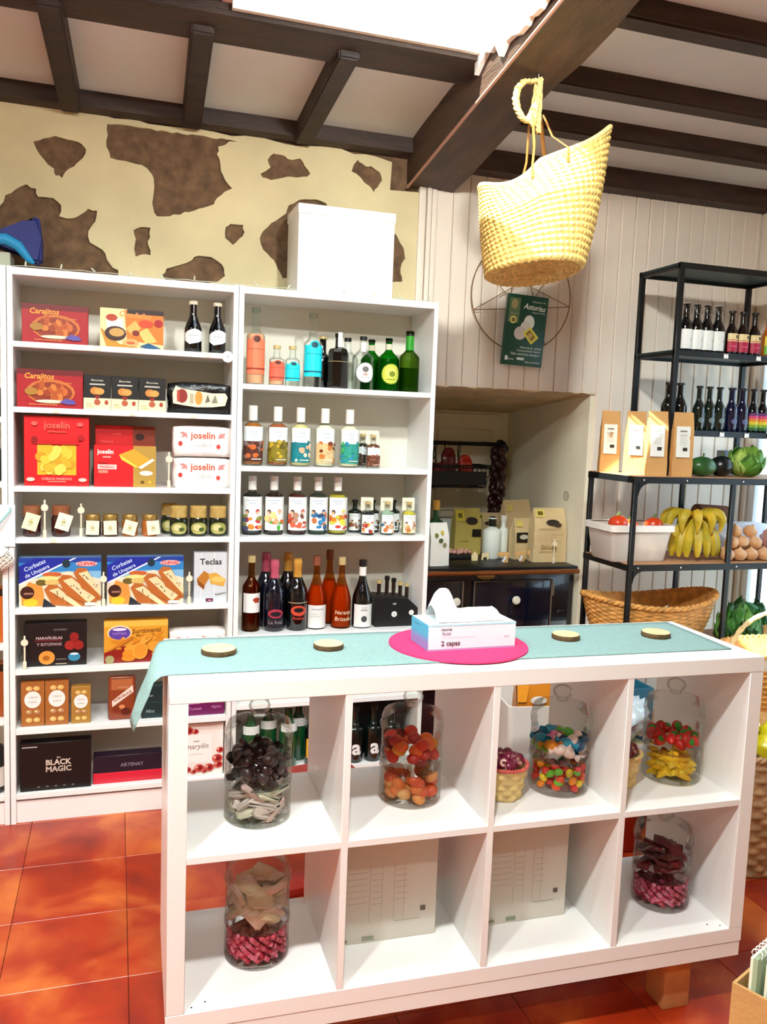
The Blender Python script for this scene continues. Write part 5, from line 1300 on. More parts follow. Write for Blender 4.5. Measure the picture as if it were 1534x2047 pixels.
for (x0, x1, kx) in ((1.645, 1.906, 1.862), (1.956, 2.368, 2.167)):
    d = box('door', x0, x1, 0.322, 0.336, 0.30, 0.815, mat('navy_enamel', '0a0d1e', 0.18, coat=0.5), t, 0.004)
    bm = bmesh.new()
    bm_tube(bm, [(x0 + 0.004, 0.320, 0.304), (x1 - 0.004, 0.320, 0.304), (x1 - 0.004, 0.320, 0.811), (x0 + 0.004, 0.320, 0.811)], 0.005, 6, True)
    from_bm('door_trim', bm, mat('dull_trim', '8a7a68', 0.4, metal=0.6), d)
    o = lathe('knob', [(0.006, 0), (0.006, 0.016), (0.019, 0.020), (0.021, 0.028), (0.016, 0.036), (0, 0.038)], mat('porcelain', 'ece6d4', 0.2, coat=0.4), d, 20, (kx, 0.322, 0.722)); o.rotation_euler = (PI / 2, 0, 0)
    if kx > 2:
        for zz in (0.40, 0.765): box('hinge', x1 - 0.006, x1 + 0.008, 0.314, 0.326, zz - 0.03, zz + 0.03, mat('dull_trim', '8a7a68', 0.4, metal=0.6), d, 0.003)
        art(d, [('e', 0.3, 0.5, 0.2, 0.3, '3a3c48'), ('r', 0.3, 0.45, 0.95, 0.6, '3a3c48')], 0.05, 0.02, on_front(2.40, 0.3345, 0.645), name='printed_name')
ZH = 0.8785
# paper bags on the range
PAPER = mat('bean_paper', 'd2b98a', 0.75, var=0.06, vscale=10, bump=0.35, bscale=30)
def paper_bag(name, label, x, y, z, w, h, d, rz, shapes, m, group=None, tilt=0.0, neck=0.86):
    t = empty(name, (x, y, z), rz, label, 'bag', group)
    bm = bmesh.new()
    N, K = 10, 12
    rows = []
    for j in range(N + 1):
        v = j / N
        f = 1 - 0.06 * v
        dd = d * (1 - 0.05 * v) if v < 0.62 else d * max(0.04, 1 - ((v - 0.62) / 0.38) ** 1.1 * 0.97)
        ring = []
        for k in range(4):
            for q in range(K // 4 * 2):
                s = q / (K // 4 * 2)
                c = [(-1, -1), (1, -1), (1, 1), (-1, 1)]
                a, b = c[k], c[(k + 1) % 4]
                px, py = a[0] + (b[0] - a[0]) * s, a[1] + (b[1] - a[1]) * s
                bul = 0.05 * (1 - abs(px)) * (1 if v < 0.7 else 0.3)
                nz = 0.004 * noise.noise(Vector((px * 2 + x * 40, py * 2, v * 5 + x * 7)))
                ring.append(bm.verts.new((px * w / 2 * f + nz, py * (dd / 2) * (1 + bul) + nz + tilt * v * h, v * h)))
        rows.append(ring)
    n = len(rows[0])
    for a, b in zip(rows[:-1], rows[1:]):
        for k in range(n): bm.faces.new((a[k], a[(k + 1) % n], b[(k + 1) % n], b[k]))
    bm.faces.new(rows[0][::-1]); bm.faces.new(rows[-1])
    from_bm('bag_body', bm, m, t, True, None, R(55))
    if shapes:
        def pl(u, v, dd_):
            vv = v / h
            dq = d * (1 - 0.05 * vv) if vv < 0.62 else d * max(0.04, 1 - ((vv - 0.62) / 0.38) ** 1.1 * 0.97)
            return Vector((-w / 2 + u, -(dq / 2) * 1.10 - 0.0045 - dd_ + tilt * v, v))
        art(t, shapes, w, h, pl)
    return t
bean = [('r', 0.08, 0.84, 0.34, 0.97, 'e0cf6a'), ('r', 0.13, 0.87, 0.29, 0.94, '6a5a1c'), ('e', 0.56, 0.74, 0.20, 0.055, '2a2018'), ('e', 0.70, 0.70, 0.12, 0.04, '3a2c20'), ('r', 0.12, 0.62, 0.8, 0.63, 'a8905c'), ('r', 0.5, 0.40, 0.82, 0.405, '9a8250'), ('r', 0.5, 0.52, 0.82, 0.525, '9a8250'), ('r', 0.5, 0.40, 0.505, 0.525, '9a8250'), ('r', 0.82, 0.40, 0.825, 0.525, '9a8250'), ('t', 'fabes', 0.4, 0.3, 0.4, 'a8905c', 0, 0.2), ('r', 0.15, 0.2, 0.7, 0.21, 'a8905c')]
paper_bag('bean_bag', 'tallest brown paper bag of beans leaning at the niche cheek', 2.405, 0.47, ZH, 0.175, 0.265, 0.08, R(-4), bean, PAPER, 'paper bags on the range')
bean2 = [('e', 0.5, 0.62, 0.16, 0.07, '2c221a'), ('r', 0.1, 0.80, 0.3, 0.92, 'd8c868'), ('r', 0.2, 0.3, 0.8, 0.31, 'a8905c'), ('r', 0.2, 0.42, 0.8, 0.43, 'a8905c')]
paper_bag('bean_bag', 'brown paper bag of beans with one round dark mark', 2.33, 0.68, ZH, 0.17, 0.285, 0.07, R(10), bean2, PAPER, 'paper bags on the range')
paper_bag('bean_bag', 'brown paper bag with a black printed block, in front of another', 2.315, 0.56, ZH, 0.12, 0.205, 0.06, R(4), [('r', 0.06, 0.42, 0.72, 0.66, '15110e'), ('e', 0.4, 0.55, 0.2, 0.06, 'c8c0b0'), ('r', 0.1, 0.80, 0.4, 0.94, 'd8c868')], PAPER, 'paper bags on the range')
paper_bag('bean_bag', 'small brown paper bag beside the white bottle, yellow corner label', 2.225, 0.80, ZH, 0.15, 0.205, 0.06, R(-4), bean, PAPER, 'paper bags on the range')
paper_bag('pasta_bag', 'olive yellow paper bag with dark oval print beside the pepper string', 2.075, 0.72, ZH, 0.15, 0.235, 0.06, R(3), [('r', 0.05, 0.74, 0.36, 0.96, 'd4c43c'), ('r', 0.12, 0.8, 0.28, 0.9, '6a6020'), ('e', 0.62, 0.74, 0.22, 0.08, '241c14'), ('r', 0.62, 0.40, 0.96, 0.56, '1c1814'), ('r', 0.1, 0.30, 0.5, 0.31, '8a7c3c')], mat('olive_paper', 'b9a856', 0.75, bump=0.3, bscale=30), 'paper bags on the range')
carton('card', 'small plain white card standing at the back of the range', 'card', 1.925, 2.02, ZH, 0.175, 'e6f0ee', None, y=0.78, d=0.012)
bottle('wine_bottle', 'white frosted bottle in the middle of the range top', 2.16, 0.585, ZH, 0.046, 0.205, 0.28, 0.40, mat('frosted_white', 'e4ebe2', 0.35), cap=DGRN, cap_h=0.22, cap_r=0.020)
bottle('wine_bottle', 'white slim bottle beside the frosted one on the range', 2.228, 0.60, ZH, 0.025, 0.21, 0.30, 0.5, mat('frosted_white', 'e4ebe2', 0.35), cap=WCAP, cap_h=0.1)
bottle('wine_bottle', 'green glass bottle standing by the bookcase side', 1.862, 0.60, ZH, 0.040, 0.285, 0.34, 0.36, mat('bright_green_glass', '0c3c1c', 0.08, coat=0.6), cap=GFOIL, cap_h=0.16)
t = paper_bag('tea_bag_pouch', 'white pouch with small green prints hanging over the range corner', 1.795, 0.40, ZH, 0.10, 0.20, 0.06, R(8), [('e', 0.3, 0.72, 0.10, 0.05, '6a7a3c'), ('e', 0.62, 0.78, 0.08, 0.05, 'c8b83c'), ('e', 0.5, 0.60, 0.12, 0.05, '4a5a34'), ('e', 0.7, 0.5, 0.09, 0.05, '8a8a5c')], mat('white_pouch', 'f0efe6', 0.5))
price_stick(1.866, 0.49, ZH, 0.135, 'wooden price stick beside the white pouch on the range')
price_stick(2.29, 0.60, ZH, 0.13, 'wooden price stick in front of the small bean bag')
price_stick(2.407, 0.395, ZH, 0.12, 'wooden price stick in front of the tallest bean bag')
# little wooden signs and small sweets in black trays
WSIGN = mat('sign_wood', 'd8ab6c', 0.65, var=0.12, vscale=25)
o = prism('house_sign', [(-0.016, 0), (0.016, 0), (0.016, 0.03), (0, 0.046), (-0.016, 0.03)], 0, 0.008, mat('cream_wood', 'ead8a4', 0.6), None, 0.001); o.location = (2.035, 0.50, ZH); tag(o, 'small cream house shaped sign on the range', 'sign')
o = prism('animal_sign', [(-0.02, 0), (-0.012, 0), (-0.010, 0.016), (0.008, 0.016), (0.010, 0), (0.018, 0), (0.018, 0.03), (0.024, 0.04), (0.012, 0.036), (-0.018, 0.034)], 0, 0.008, mat('cream_wood', 'ead8a4', 0.6), None, 0.001); o.location = (2.10, 0.52, ZH); tag(o, 'small cream animal shaped sign on the range', 'sign')
r = random.Random(8)
for i, x in enumerate((2.155, 2.255, 2.335)):
    t = empty('peg_sign', (x, 0.43 + 0.02 * i, ZH), R(r.uniform(-8, 8)), 'small wooden peg sign holding a white slip on the range', 'sign', 'wooden peg signs')
    box('board', -0.03, 0.028, 0, 0.006, 0.030, 0.052, WSIGN, t, 0.001)
    box('post', 0.0, 0.024, 0.0, 0.008, 0, 0.032, WSIGN, t, 0.001)
    s = box('slip', -0.012, -0.002, -0.004, -0.001, 0.0, 0.03, mat('card_white', 'eef2f6', 0.5), t); s.rotation_euler = (0, R(30), 0); s.location = (0, 0, 0.002)
for i, (x0, x1) in enumerate(((1.90, 2.06), (2.27, 2.42))):
    t = box('tray', x0, x1, 0.56, 0.68, ZH, ZH + 0.02, mat('tray_black', '141414', 0.5), None, 0.003); tag(t, 'low black tray of small sweets on the range', 'tray', 'black trays on the range')
    me = mesh_of(lambda bm: bm_ball(bm, (0, 0, 0), 0.014, 0.011, 0.009, 8, 6)); me.materials.append(mat('pink_sweet' if i == 0 else 'tan_sweet', 'cf9c8c' if i == 0 else 'c08c50', 0.5))
    for k in range(14):
        o = bpy.data.objects.new('wrapped_sweet', me); COL.objects.link(o)
        o.location = (x0 + 0.015 + (k % 7) * (x1 - x0 - 0.03) / 6, 0.585 + 0.05 * (k // 7) + r.uniform(-0.01, 0.01), ZH + 0.028 + r.uniform(0, 0.008)); o.rotation_euler = (0, r.uniform(-0.5, 0.5), r.uniform(0, 3))
        tag(o, ('pinkish' if i == 0 else 'tan') + ' small sweet on a black tray on the range', 'candy', 'small sweets on trays')
# rail, hanging wire basket and pepper string
t = empty('kitchen_rail', (0, 1.02, 1.437), 0, 'black iron rail with finial fixed across the niche', 'rail')
tube('rod', [(1.62, 0, 0), (2.37, 0, 0)], 0.011, BLACKM, t, 10)
lathe('finial', [(0.011, 0), (0.026, 0.012), (0.028, 0.03), (0.016, 0.055), (0.0, 0.062)], BLACKM, t, 16, (2.36, 0, 0)).rotation_euler = (0, PI / 2, 0)
for x in (1.70, 2.33): box('bracket', x - 0.008, x + 0.008, 0.0, 0.13, -0.012, 0.012, BLACKM, t, 0.002)
for x in (1.995, 2.145, 2.055):
    tube('hook', [(x, 0.0, 0.012), (x, -0.012, 0.0), (x, -0.008, -0.03), (x - 0.006, -0.004, -0.075), (x - 0.006, -0.018, -0.088), (x - 0.006, -0.028, -0.075)], 0.003, BLACKM, t, 6)
t = empty('wire_basket', (2.075, 0.93, 1.21), 0, 'black wire basket hanging under the iron rail', 'basket')
bm = bmesh.new()
W2, D2, H2 = 0.185, 0.085, 0.115
def rr_(s, z): return [(-W2 * s, -D2 * s, z), (W2 * s, -D2 * s, z), (W2 * s, D2 * s, z), (-W2 * s, D2 * s, z)]
for s, z in ((1.0, H2), (1.0, H2 - 0.012), (0.93, H2 * 0.5), (0.86, 0.0)):
    q = rr_(s, z); bm_tube(bm, q, 0.004 if z > 0.1 else 0.003, 6, True)
for i in range(15):
    f = -1 + 2 * i / 14
    bm_tube(bm, [(W2 * f, -D2, H2), (W2 * 0.86 * f, -D2 * 0.86, 0), (W2 * 0.86 * f, D2 * 0.86, 0), (W2 * f, D2, H2)], 0.0022, 5)
for s in (-1, 1):
    bm_tube(bm, [(s * W2 * 0.35, D2, H2), (s * W2 * 0.35, D2 + 0.02, H2 + 0.08), (s * W2 * 0.35, 0.08, 0.225)], 0.003, 5)
from_bm('wires', bm, BLACKM, t, True)
box('front_plate', -0.16, 0.16, -0.0825, -0.0805, 0.012, 0.085, mat('dark_liner', '101013', 0.6), t)
for i, (x, hgt, c, rot, lab) in enumerate(((1.945, 0.14, '8c0c14', 38, 'deep red packet leaning in the wire basket'), (2.055, 0.20, '5c0810', 0, 'tall dark red packet in the wire basket'), (2.165, 0.165, 'c02a1c', -6, 'bright red packet in the wire basket'))):
    t = empty('sausage_packet', (x, 0.93, 1.215), 0, lab, 'packet', 'red packets in the wire basket')
    o = pillow('packet_body', 0.075, 0.05, hgt, mat('pk_' + c, c, 0.3, coat=0.4), t, 0.8, 12, 0.006, i); t.rotation_euler = (0, R(rot), 0)
t = empty('pepper_string', (2.36, 0.98, 1.46), 0, 'long string of dried dark red peppers hanging by the rail end', 'garland')
tube('cord', [(0, 0, 0.0), (0.005, 0, -0.2), (0.0, 0, -0.42)], 0.004, mat('dark_cord', '2a1c14', 0.8), t, 6)
pm = mesh_of(lambda bm: bm_lathe(bm, [(0.0, 0.03), (0.012, 0.026), (0.020, 0.010), (0.018, -0.008), (0.010, -0.026), (0.0, -0.036)], 10)); pm.materials.append(mat('dried_pepper', '2c0a0c', 0.3, coat=0.3, var=0.4, vscale=30))
r = random.Random(2)
for i in range(34):
    a = i * 2.4
    o = bpy.data.objects.new('pepper', pm); COL.objects.link(o); o.parent = t
    o.location = (0.024 * math.cos(a), 0.024 * math.sin(a), -0.05 - 0.012 * i); o.rotation_euler = (r.uniform(-0.9, 0.9), r.uniform(-0.9, 0.9), a); o.scale = (1.25, 1.25, 1.2)

# ------------------------------------------------------------------ wire star and green sign on the panelled wall
t = empty('wire_star', (2.10, 0.272, 2.12), 0, 'thin wire circle with a pointed star hanging on the panelled wall', 'ornament')
RC = 0.245
WIRE = mat('bronze_wire', '8a6c48', 0.5, metal=0.4)
tube('ring', [(RC * math.cos(2 * PI * k / 64), 0, RC * math.sin(2 * PI * k / 64)) for k in range(64)], 0.0028, WIRE, t, 6, True)
for k in range(7):
    a, b = PI / 2 + 2 * PI * k / 7 + 0.1, PI / 2 + 2 * PI * (k + 3) / 7 + 0.1
    tube('star_wire', [(RC * math.cos(a), -0.002, RC * math.sin(a)), (RC * math.cos(b), -0.002, RC * math.sin(b))], 0.0020, WIRE, t, 6)
t = empty('green_sign', (2.115, 0.255, 1.965), 0, 'dark green sign with a bean picture hanging over the wire star', 'sign')
t.rotation_euler = (R(4), R(1.5), R(4))
box('board', -0.102, 0.102, -0.008, 0.012, -0.155, 0.155, mat('sign_green', '0f4a38', 0.4), t, 0.001)
art(t, [('r', 0.03, 0.60, 0.30, 0.95, '5c7a52'), ('e', 0.16, 0.86, 0.08, 0.07, 'a8a06a'), ('r', 0.08, 0.72, 0.26, 0.735, '8aa07a'), ('r', 0.08, 0.68, 0.26, 0.69, '8aa07a'), ('e', 0.16, 0.64, 0.085, 0.055, 'e0d87a'), ('e', 0.16, 0.64, 0.05, 0.03, '7a6a2c'), ('t', 'Asturias', 0.66, 0.84, 0.56, 'e6f4ec', -3, 0.25, 0.02), ('t', 'Alimentos de', 0.76, 0.92, 0.34, 'b8d0c0'), ('t', 'PARAISO NATURAL', 0.78, 0.765, 0.34, 'd8e8e0'),
        ('e', 0.56, 0.62, 0.135, 0.105, 'eef6f0'), ('e', 0.48, 0.54, 0.13, 0.10, 'dfe4da'), ('e', 0.36, 0.46, 0.155, 0.095, 'd8d0c8', 12), ('p', [(0.42, 0.47), (0.60, 0.56), (0.84, 0.42), (0.66, 0.31)], 'e6e25a'), ('p', [(0.50, 0.465), (0.60, 0.52), (0.75, 0.42), (0.66, 0.36)], '8a6c14'), ('e', 0.62, 0.44, 0.06, 0.04, 'd0b070'),
        ('t', 'Alimentando calidad', 0.66, 0.262, 0.54, 'cfe4da'), ('t', 'Compartiendo futuro', 0.62, 0.212, 0.60, 'cfe4da'), ('t', 'Faba asturiana siempre', 0.54, 0.162, 0.72, 'cfe4da'), ('r', 0.04, 0.065, 0.11, 0.125, 'e6f4ec'), ('t', 'Asturias', 0.19, 0.085, 0.15, 'e6f4ec'), ('r', 0.34, 0.08, 0.52, 0.115, 'dcefe6'), ('t', 'fabas asturianas', 0.74, 0.06, 0.38, 'cfe4da')], 0.204, 0.31, on_front(-0.102, -0.0083, -0.155))

# ------------------------------------------------------------------ lower rack: black steel frames with wooden shelves
RX0, RXM, RX1 = 2.40, 2.885, 3.37
RY0, RY1, RH = -0.255, 0.085, 1.352
SHW = mat('rack_wood', 'b9865c', 0.55, var=0.15, vscale=10, stretch=(1, 6, 1))
t = empty('metal_rack', (0, 0, 0), 0, 'black steel rack with wooden shelves for fruit and vegetables', 'shelf unit')
for x in (RX0, RXM, RX1):
    for y in (RY0, RY1):
        box('post', x - 0.011, x + 0.011, y - 0.008, y + 0.008, 0, RH - 0.012, BLACKM, t, 0.002, 1)
LV = [RH, 0.985, 0.60, 0.22]
for z in LV:
    box('shelf', RX0 - 0.011, RX1 + 0.011, RY0 - 0.004, RY1 + 0.004, z - 0.016, z, SHW, t, 0.002, 1)
    for y in (RY0, RY1):
        box('shelf_edge', RX0 - 0.012, RX1 + 0.012, y - 0.010 if y < 0 else y + 0.004, y - 0.004 if y < 0 else y + 0.010, z - 0.030, z - 0.003, BLACKM, t)
    for x in (RX0, RX1):
        box('shelf_edge', x - 0.013 if x == RX0 else x + 0.009, x - 0.009 if x == RX0 else x + 0.013, RY0, RY1, z - 0.030, z - 0.003, BLACKM, t)
    for s, x in ((1, RX0 + 0.011), ):
        bm = bmesh.new()
        pr = [(x, z - 0.03), (x + 0.05, z - 0.03)] + [(x + 0.05 - 0.05 * math.sin(a), z - 0.08 + 0.05 * math.cos(a)) for a in [PI / 2 * i / 6 for i in range(7)]]
        a = [bm.verts.new((p[0], RY0 - 0.010, p[1])) for p in pr]; b = [bm.verts.new((p[0], RY0 - 0.005, p[1])) for p in pr]
        bm.faces.new(a); bm.faces.new(b[::-1])
        for i in range(len(pr)): bm.faces.new((a[i], b[i], b[(i + 1) % len(pr)], a[(i + 1) % len(pr)]))
        from_bm('corner_gusset', bm, BLACKM, t)
    for x in (RX0 + 0.03, RX0 + 0.24, RXM + 0.04):
        o = lathe('bolt', [(0.004, 0), (0.004, 0.002), (0.002, 0.003)], CHROME, t, 8, (x, RY0 - 0.010, z - 0.016)); o.rotation_euler = (PI / 2, 0, 0)
# upper rack standing on it
UX0, UX1, UY0, UY1, UZ0, UZ1 = 2.603, 3.180, -0.180, 0.095, RH + 0.0005, 2.238
t = empty('metal_rack', (0, 0, 0), 0, 'smaller black steel rack of bottles standing on the wooden-shelf rack', 'shelf unit')
for x in (UX0, UX1):
    for y in (UY0, UY1):
        box('post', x - 0.012, x + 0.012, y - 0.010, y + 0.010, UZ0, UZ1, BLACKM, t, 0.002, 1)
MESH = mat('rack_sheet', '23393c', 0.4, metal=0.5)
for z in (UZ1, 1.880, 1.5465):
    box('shelf', UX0 - 0.01, UX1 + 0.01, UY0, UY1, z - 0.010, z, MESH, t)
    for y in (UY0, UY1):
        box('shelf_edge', UX0 - 0.012, UX1 + 0.012, y - 0.006, y + 0.006, z - 0.024, z + 0.001, BLACKM, t)
    for x in (UX0, UX1):
        box('shelf_edge', x - 0.006, x + 0.006, UY0, UY1, z - 0.024, z + 0.001, BLACKM, t)
# bottles on the upper rack
def bx2(x15): return 0.366 + (x15 - 0.366) * 1.003
for i, x in enumerate((2.668, 2.722, 2.775, 2.832)):
    t = bottle('beer_bottle', 'dark swing-top bottle with white label on the upper rack', bx2(x), -0.135, 1.881, 0.0295, 0.20, 0.38, 0.46, BLKG, cap=mat('swing_cap', 'd8d4cc', 0.35), cap_h=0.05, cap_r=0.013, labels=[(0.05, 0.46, 2.3, [('r', 0, 0, 1, 1, 'eef2ee'), ('e', 0.7, 0.5, 0.10, 0.10, 'dcd8c0')])], group='swing-top bottles with white labels', shoulder=0.22)
    tube('swing_wire', [(0.014, -0.004, 0.19), (0.017, -0.013, 0.172), (0.012, -0.018, 0.16), (-0.012, -0.018, 0.16), (-0.017, -0.013, 0.172), (-0.014, -0.004, 0.19)], 0.0014, CHROME, t, 6)
for i, x in enumerate((2.904, 2.962, 3.024)):
    bottle('beer_bottle', 'brown beer bottle with cream and crimson label', bx2(x), -0.135, 1.881, 0.0285, 0.185, 0.40, 0.44, mat('brown_glass2', '160a06', 0.1, coat=0.5), cap=BCAP, cap_h=0.04, labels=[(0.06, 0.30, 2.3, [('r', 0, 0, 1, 1, 'b42044'), ('r', 0.25, 0.45, 0.75, 0.6, 'd8587a')]), (0.30, 0.48, 2.3, [('r', 0, 0, 1, 1, 'ead9a0'), ('r', 0.55, 0.4, 0.75, 0.8, '4a3a24'), ('r', 0.05, 0.1, 0.95, 0.22, 'c8684a')])], group='beer bottles with crimson labels', shoulder=0.26)
bottle('beer_bottle', 'amber beer bottle with yellow and green label', bx2(3.10), -0.135, 1.881, 0.0285, 0.185, 0.40, 0.44, mat('amber_beer', 'b0601c', 0.1, coat=0.5), cap=GCAP, cap_h=0.04, labels=[(0.06, 0.26, 2.3, [('r', 0, 0, 1, 1, '6cc02c')]), (0.26, 0.48, 2.3, [('r', 0, 0, 1, 1, 'f0d84a')])], shoulder=0.26)
for i, x in enumerate((2.632, 2.690)):
    bottle('beer_bottle', 'dark bottle with teal label behind the upper rack post', bx2(x), -0.105, 1.5475, 0.031, 0.20, 0.38, 0.44, BLKG, cap=BCAP, cap_h=0.04, labels=[(0.04, 0.32, 2.4, [('r', 0, 0, 1, 1, '2c8c8a'), ('r', 0, 0.7, 1, 1, '54b0b4')])], group='dark bottles with teal labels', shoulder=0.26)
for i, x in enumerate((2.765, 2.818, 2.870)):
    bottle('beer_bottle', 'dark green bottle with faint grey emblem on the upper rack', bx2(x), -0.135, 1.5475, 0.027, 0.19, 0.40, 0.44, mat('deep_green', '0c1c18', 0.1, coat=0.5), cap=BCAP, cap_h=0.04, labels=[(0.08, 0.4, 2.2, [('e', 0.5, 0.5, 0.26, 0.2, '6a7c80'), ('r', 0.82, 0.0, 0.92, 1, 'c8d8d4')])], group='dark green bottles with grey emblem', shoulder=0.26)
for i, x in enumerate((2.935, 2.992)):
    bottle('beer_bottle', 'navy bottle with faint grey emblem beside rainbow ones', bx2(x), -0.135, 1.5475, 0.028, 0.19, 0.40, 0.50, mat('deep_navy', '0c1030', 0.1, coat=0.5), cap=BCAP, cap_h=0.04, labels=[(0.08, 0.4, 2.2, [('e', 0.5, 0.5, 0.26, 0.2, '5a648c'), ('r', 0.84, 0.0, 0.92, 1, 'c8d0e4')])], group='navy bottles with grey emblem', shoulder=0.26)
for i, x in enumerate((3.050, 3.102)):
    bottle('beer_bottle', 'dark bottle with rainbow striped label on the upper rack', bx2(x), -0.135, 1.5475, 0.026, 0.19, 0.40, 0.44, BLKG, cap=BCAP, cap_h=0.04, labels=[(0.05, 0.46, 2.4, [('r', 0, j / 6, 1, (j + 1) / 6, c) for j, c in enumerate(('2c6c34', '8cb02c', 'e8d02c', 'e88a2c', 'd8447c', '5c2c6c'))])], group='bottles with rainbow labels', shoulder=0.26)
for x, z in ((2.85, 1.880), (3.02, 1.880), (2.86, 1.5465), (2.99, 1.5465), (3.11, 1.5465)):
    o = prism('paper_tag', [(-0.012, -0.012), (0.012, -0.012), (0.010, 0.008), (0.0, 0.004), (-0.010, 0.008)], UY0 - 0.010, UY0 - 0.0075, MATS['tag_white'], None, 0); o.location = (x, 0, z - 0.010); tag(o, 'small white paper tag on the upper rack shelf edge', 'price tag', 'paper tags on the upper rack')
# coffee bags
coffee = [('r', 0.12, 0.30, 0.80, 0.78, 'e6eae4'), ('r', 0.28, 0.70, 0.62, 0.715, '6a6a6a'), ('r', 0.24, 0.64, 0.66, 0.648, '9a9a9a')] + [('r', 0.26, 0.60 - 0.022 * i, 0.64, 0.605 - 0.022 * i, 'c0c0bc') for i in range(6)] + [('r', 0.44, 0.40, 0.66, 0.45, '2a2a2a')]
for i, (x, y) in enumerate(((2.44, 0.02), (2.50, -0.085), (2.517, -0.212), (2.635, -0.222))):
    lab = ('kraft coffee bag standing beside the niche wall', 'kraft coffee bag between two others, next to the rack post', 'kraft coffee bag in front of the upper rack post', 'kraft coffee bag beside the green squash')[i]
    t = paper_bag('coffee_bag', lab, x, y, RH, 0.084, 0.268, 0.050, R(-20), None, KRAFT, 'kraft coffee bags')
    art(t, coffee, 0.084, 0.268, (lambda u, v, d: Vector((-0.042 + u, -(0.025 if v < 0.166 else 0.025 * max(0.04, 1 - ((v / 0.268 - 0.62) / 0.38) ** 1.1 * 0.97)) * 1.10 - 0.0045 - d, v))))
# squash, aubergine-dark one, green cabbage
def veg(name, label, cat, x, y, z, rx, ry, rz, m, lump=0.06, seed=0, freq=3.0, stem=None, group=None):
    t = empty(name, (x, y, z), 0, label, cat, group)
    bm = bmesh.new()
    bm_ball(bm, (0, 0, rz), rx, ry, rz, 22, 16)
    for v in bm.verts:
        d = (v.co - Vector((0, 0, rz))).normalized()
        k = noise.noise(d * freq + Vector((seed, 0, 0)))
        v.co += d * k * lump * rx
    mz = min(v.co.z for v in bm.verts)
    for v in bm.verts: v.co.z -= mz
    from_bm('body', bm, m, t, True)
    if stem:
        tube('stem', [(0, 0, 2 * rz - mz - 0.006), (0.003, 0, 2 * rz - mz + 0.006), (0.006, 0.002, 2 * rz - mz + 0.014)], [0.006, 0.004, 0.005], stem, t, 7)
    return t
GREENST = mat('green_stem', '4a6a24', 0.7)
veg('squash', 'dark green oval squash on top of the rack', 'vegetable', 2.762, -0.20, RH, 0.064, 0.05, 0.042, mat('squash_green', '2c5c2c', 0.3, var=0.4, vscale=20), 0.04, 1, stem=GREENST)
veg('squash', 'blackish round squash between the green squash and the cabbage', 'vegetable', 2.884, -0.17, RH, 0.052, 0.05, 0.045, mat('squash_black', '141a1c', 0.25), 0.04, 2, stem=GREENST)
def cabbage(label, x, y, z, r, cols, seed, name='cabbage', nl=16, wav=1.0):
    t = empty(name, (x, y, z), 0, label, 'vegetable')
    ms = [mat('leaf_' + c, c, 0.5, var=0.25, vscale=25, bump=0.5, bscale=40) for c in cols]
    bm = bmesh.new(); bm_ball(bm, (0, 0, r * 0.9), r * 0.8, r * 0.8, r * 0.8, 18, 12)
    from_bm('heart', bm, ms[0], t, True)
    rr = random.Random(seed)
    for i in range(nl):
        a0 = 2.399963 * i; el = -0.3 + 1.5 * (i / nl)
        bm = bmesh.new()
        NU, NV = 10, 8
        g = []
        for u in range(NU + 1):
            row = []
            for v in range(NV + 1):
                s, q = (u / NU - 0.5) * 1.9, v / NV
                az = a0 + s * (0.75 * math.sin(PI * (0.15 + 0.8 * q)))
                e2 = -1.2 + (el + 1.2) * q
                rad = r * (0.86 + 0.10 * (1 - i / nl) + 0.05 * wav * math.sin(s * 9 + i) * q + 0.10 * q * q * (1 if i < nl * 0.6 else 0.2))
                row.append(bm.verts.new((rad * math.cos(e2) * math.cos(az), rad * math.cos(e2) * math.sin(az), r * 0.9 + rad * math.sin(e2) + 0.012 * wav * math.sin(s * 12 + i * 2) * q)))
            g.append(row)
        for u in range(NU):
            for v in range(NV): bm.faces.new((g[u][v], g[u + 1][v], g[u + 1][v + 1], g[u][v + 1]))
        for v in bm.verts: v.co.z = max(0.002, v.co.z)
        o = from_bm('leaf', bm, rr.choice(ms), t, True)
        md = o.modifiers.new('thickness', 'SOLIDIFY'); md.thickness = 0.0012
    return t
cabbage('pale green cabbage on top of the rack beside the squash', 3.022, -0.16, RH, 0.078, ['7aa83c', 'a8c860', '5c9430'], 3)
o = box('blue_paper', 3.04, 3.15, 0.0, 0.06, RH + 0.0005, RH + 0.11, mat('pale_blue_card', 'b8c8e8', 0.6), None, 0.004); tag(o, 'pale blue card box behind the cabbage', 'box')
# middle shelf: tub of tomatoes, bananas, onions
ZM2 = LV[1] + 0.0005
t = empty('plastic_tub', (2.475, -0.12, ZM2), 0, 'white translucent plastic tub with thick rim on the rack', 'tub')
bm = bmesh.new()
def rring(w, d, z, rr2=0.02, n=5):
    pts = []
    for cx, cy, a0 in ((w - rr2, d - rr2, 0), (-w + rr2, d - rr2, PI / 2), (-w + rr2, -d + rr2, PI), (w - rr2, -d + rr2, 1.5 * PI)):
        for i in range(n): pts.append((cx + rr2 * math.cos(a0 + PI / 2 * i / (n - 1)), cy + rr2 * math.sin(a0 + PI / 2 * i / (n - 1)), z))
    return [bm.verts.new(p) for p in pts]
prof = [(0.125, 0.085, 0.0), (0.130, 0.09, 0.008), (0.148, 0.108, 0.15), (0.142, 0.102, 0.15), (0.124, 0.084, 0.01)]
rg = [rring(*p) for p in prof]
for a, b in zip(rg[:-1], rg[1:]):
    for k in range(len(a)): bm.faces.new((a[k], a[(k + 1) % len(a)], b[(k + 1) % len(a)], b[k]))
bm.faces.new(rg[0][::-1]); bm.faces.new(rg[-1])
from_bm('tub_body', bm, mat('milky_plastic', 'ece4dc', 0.3, trans=0.25), t, True, None, R(40))
bm = bmesh.new()
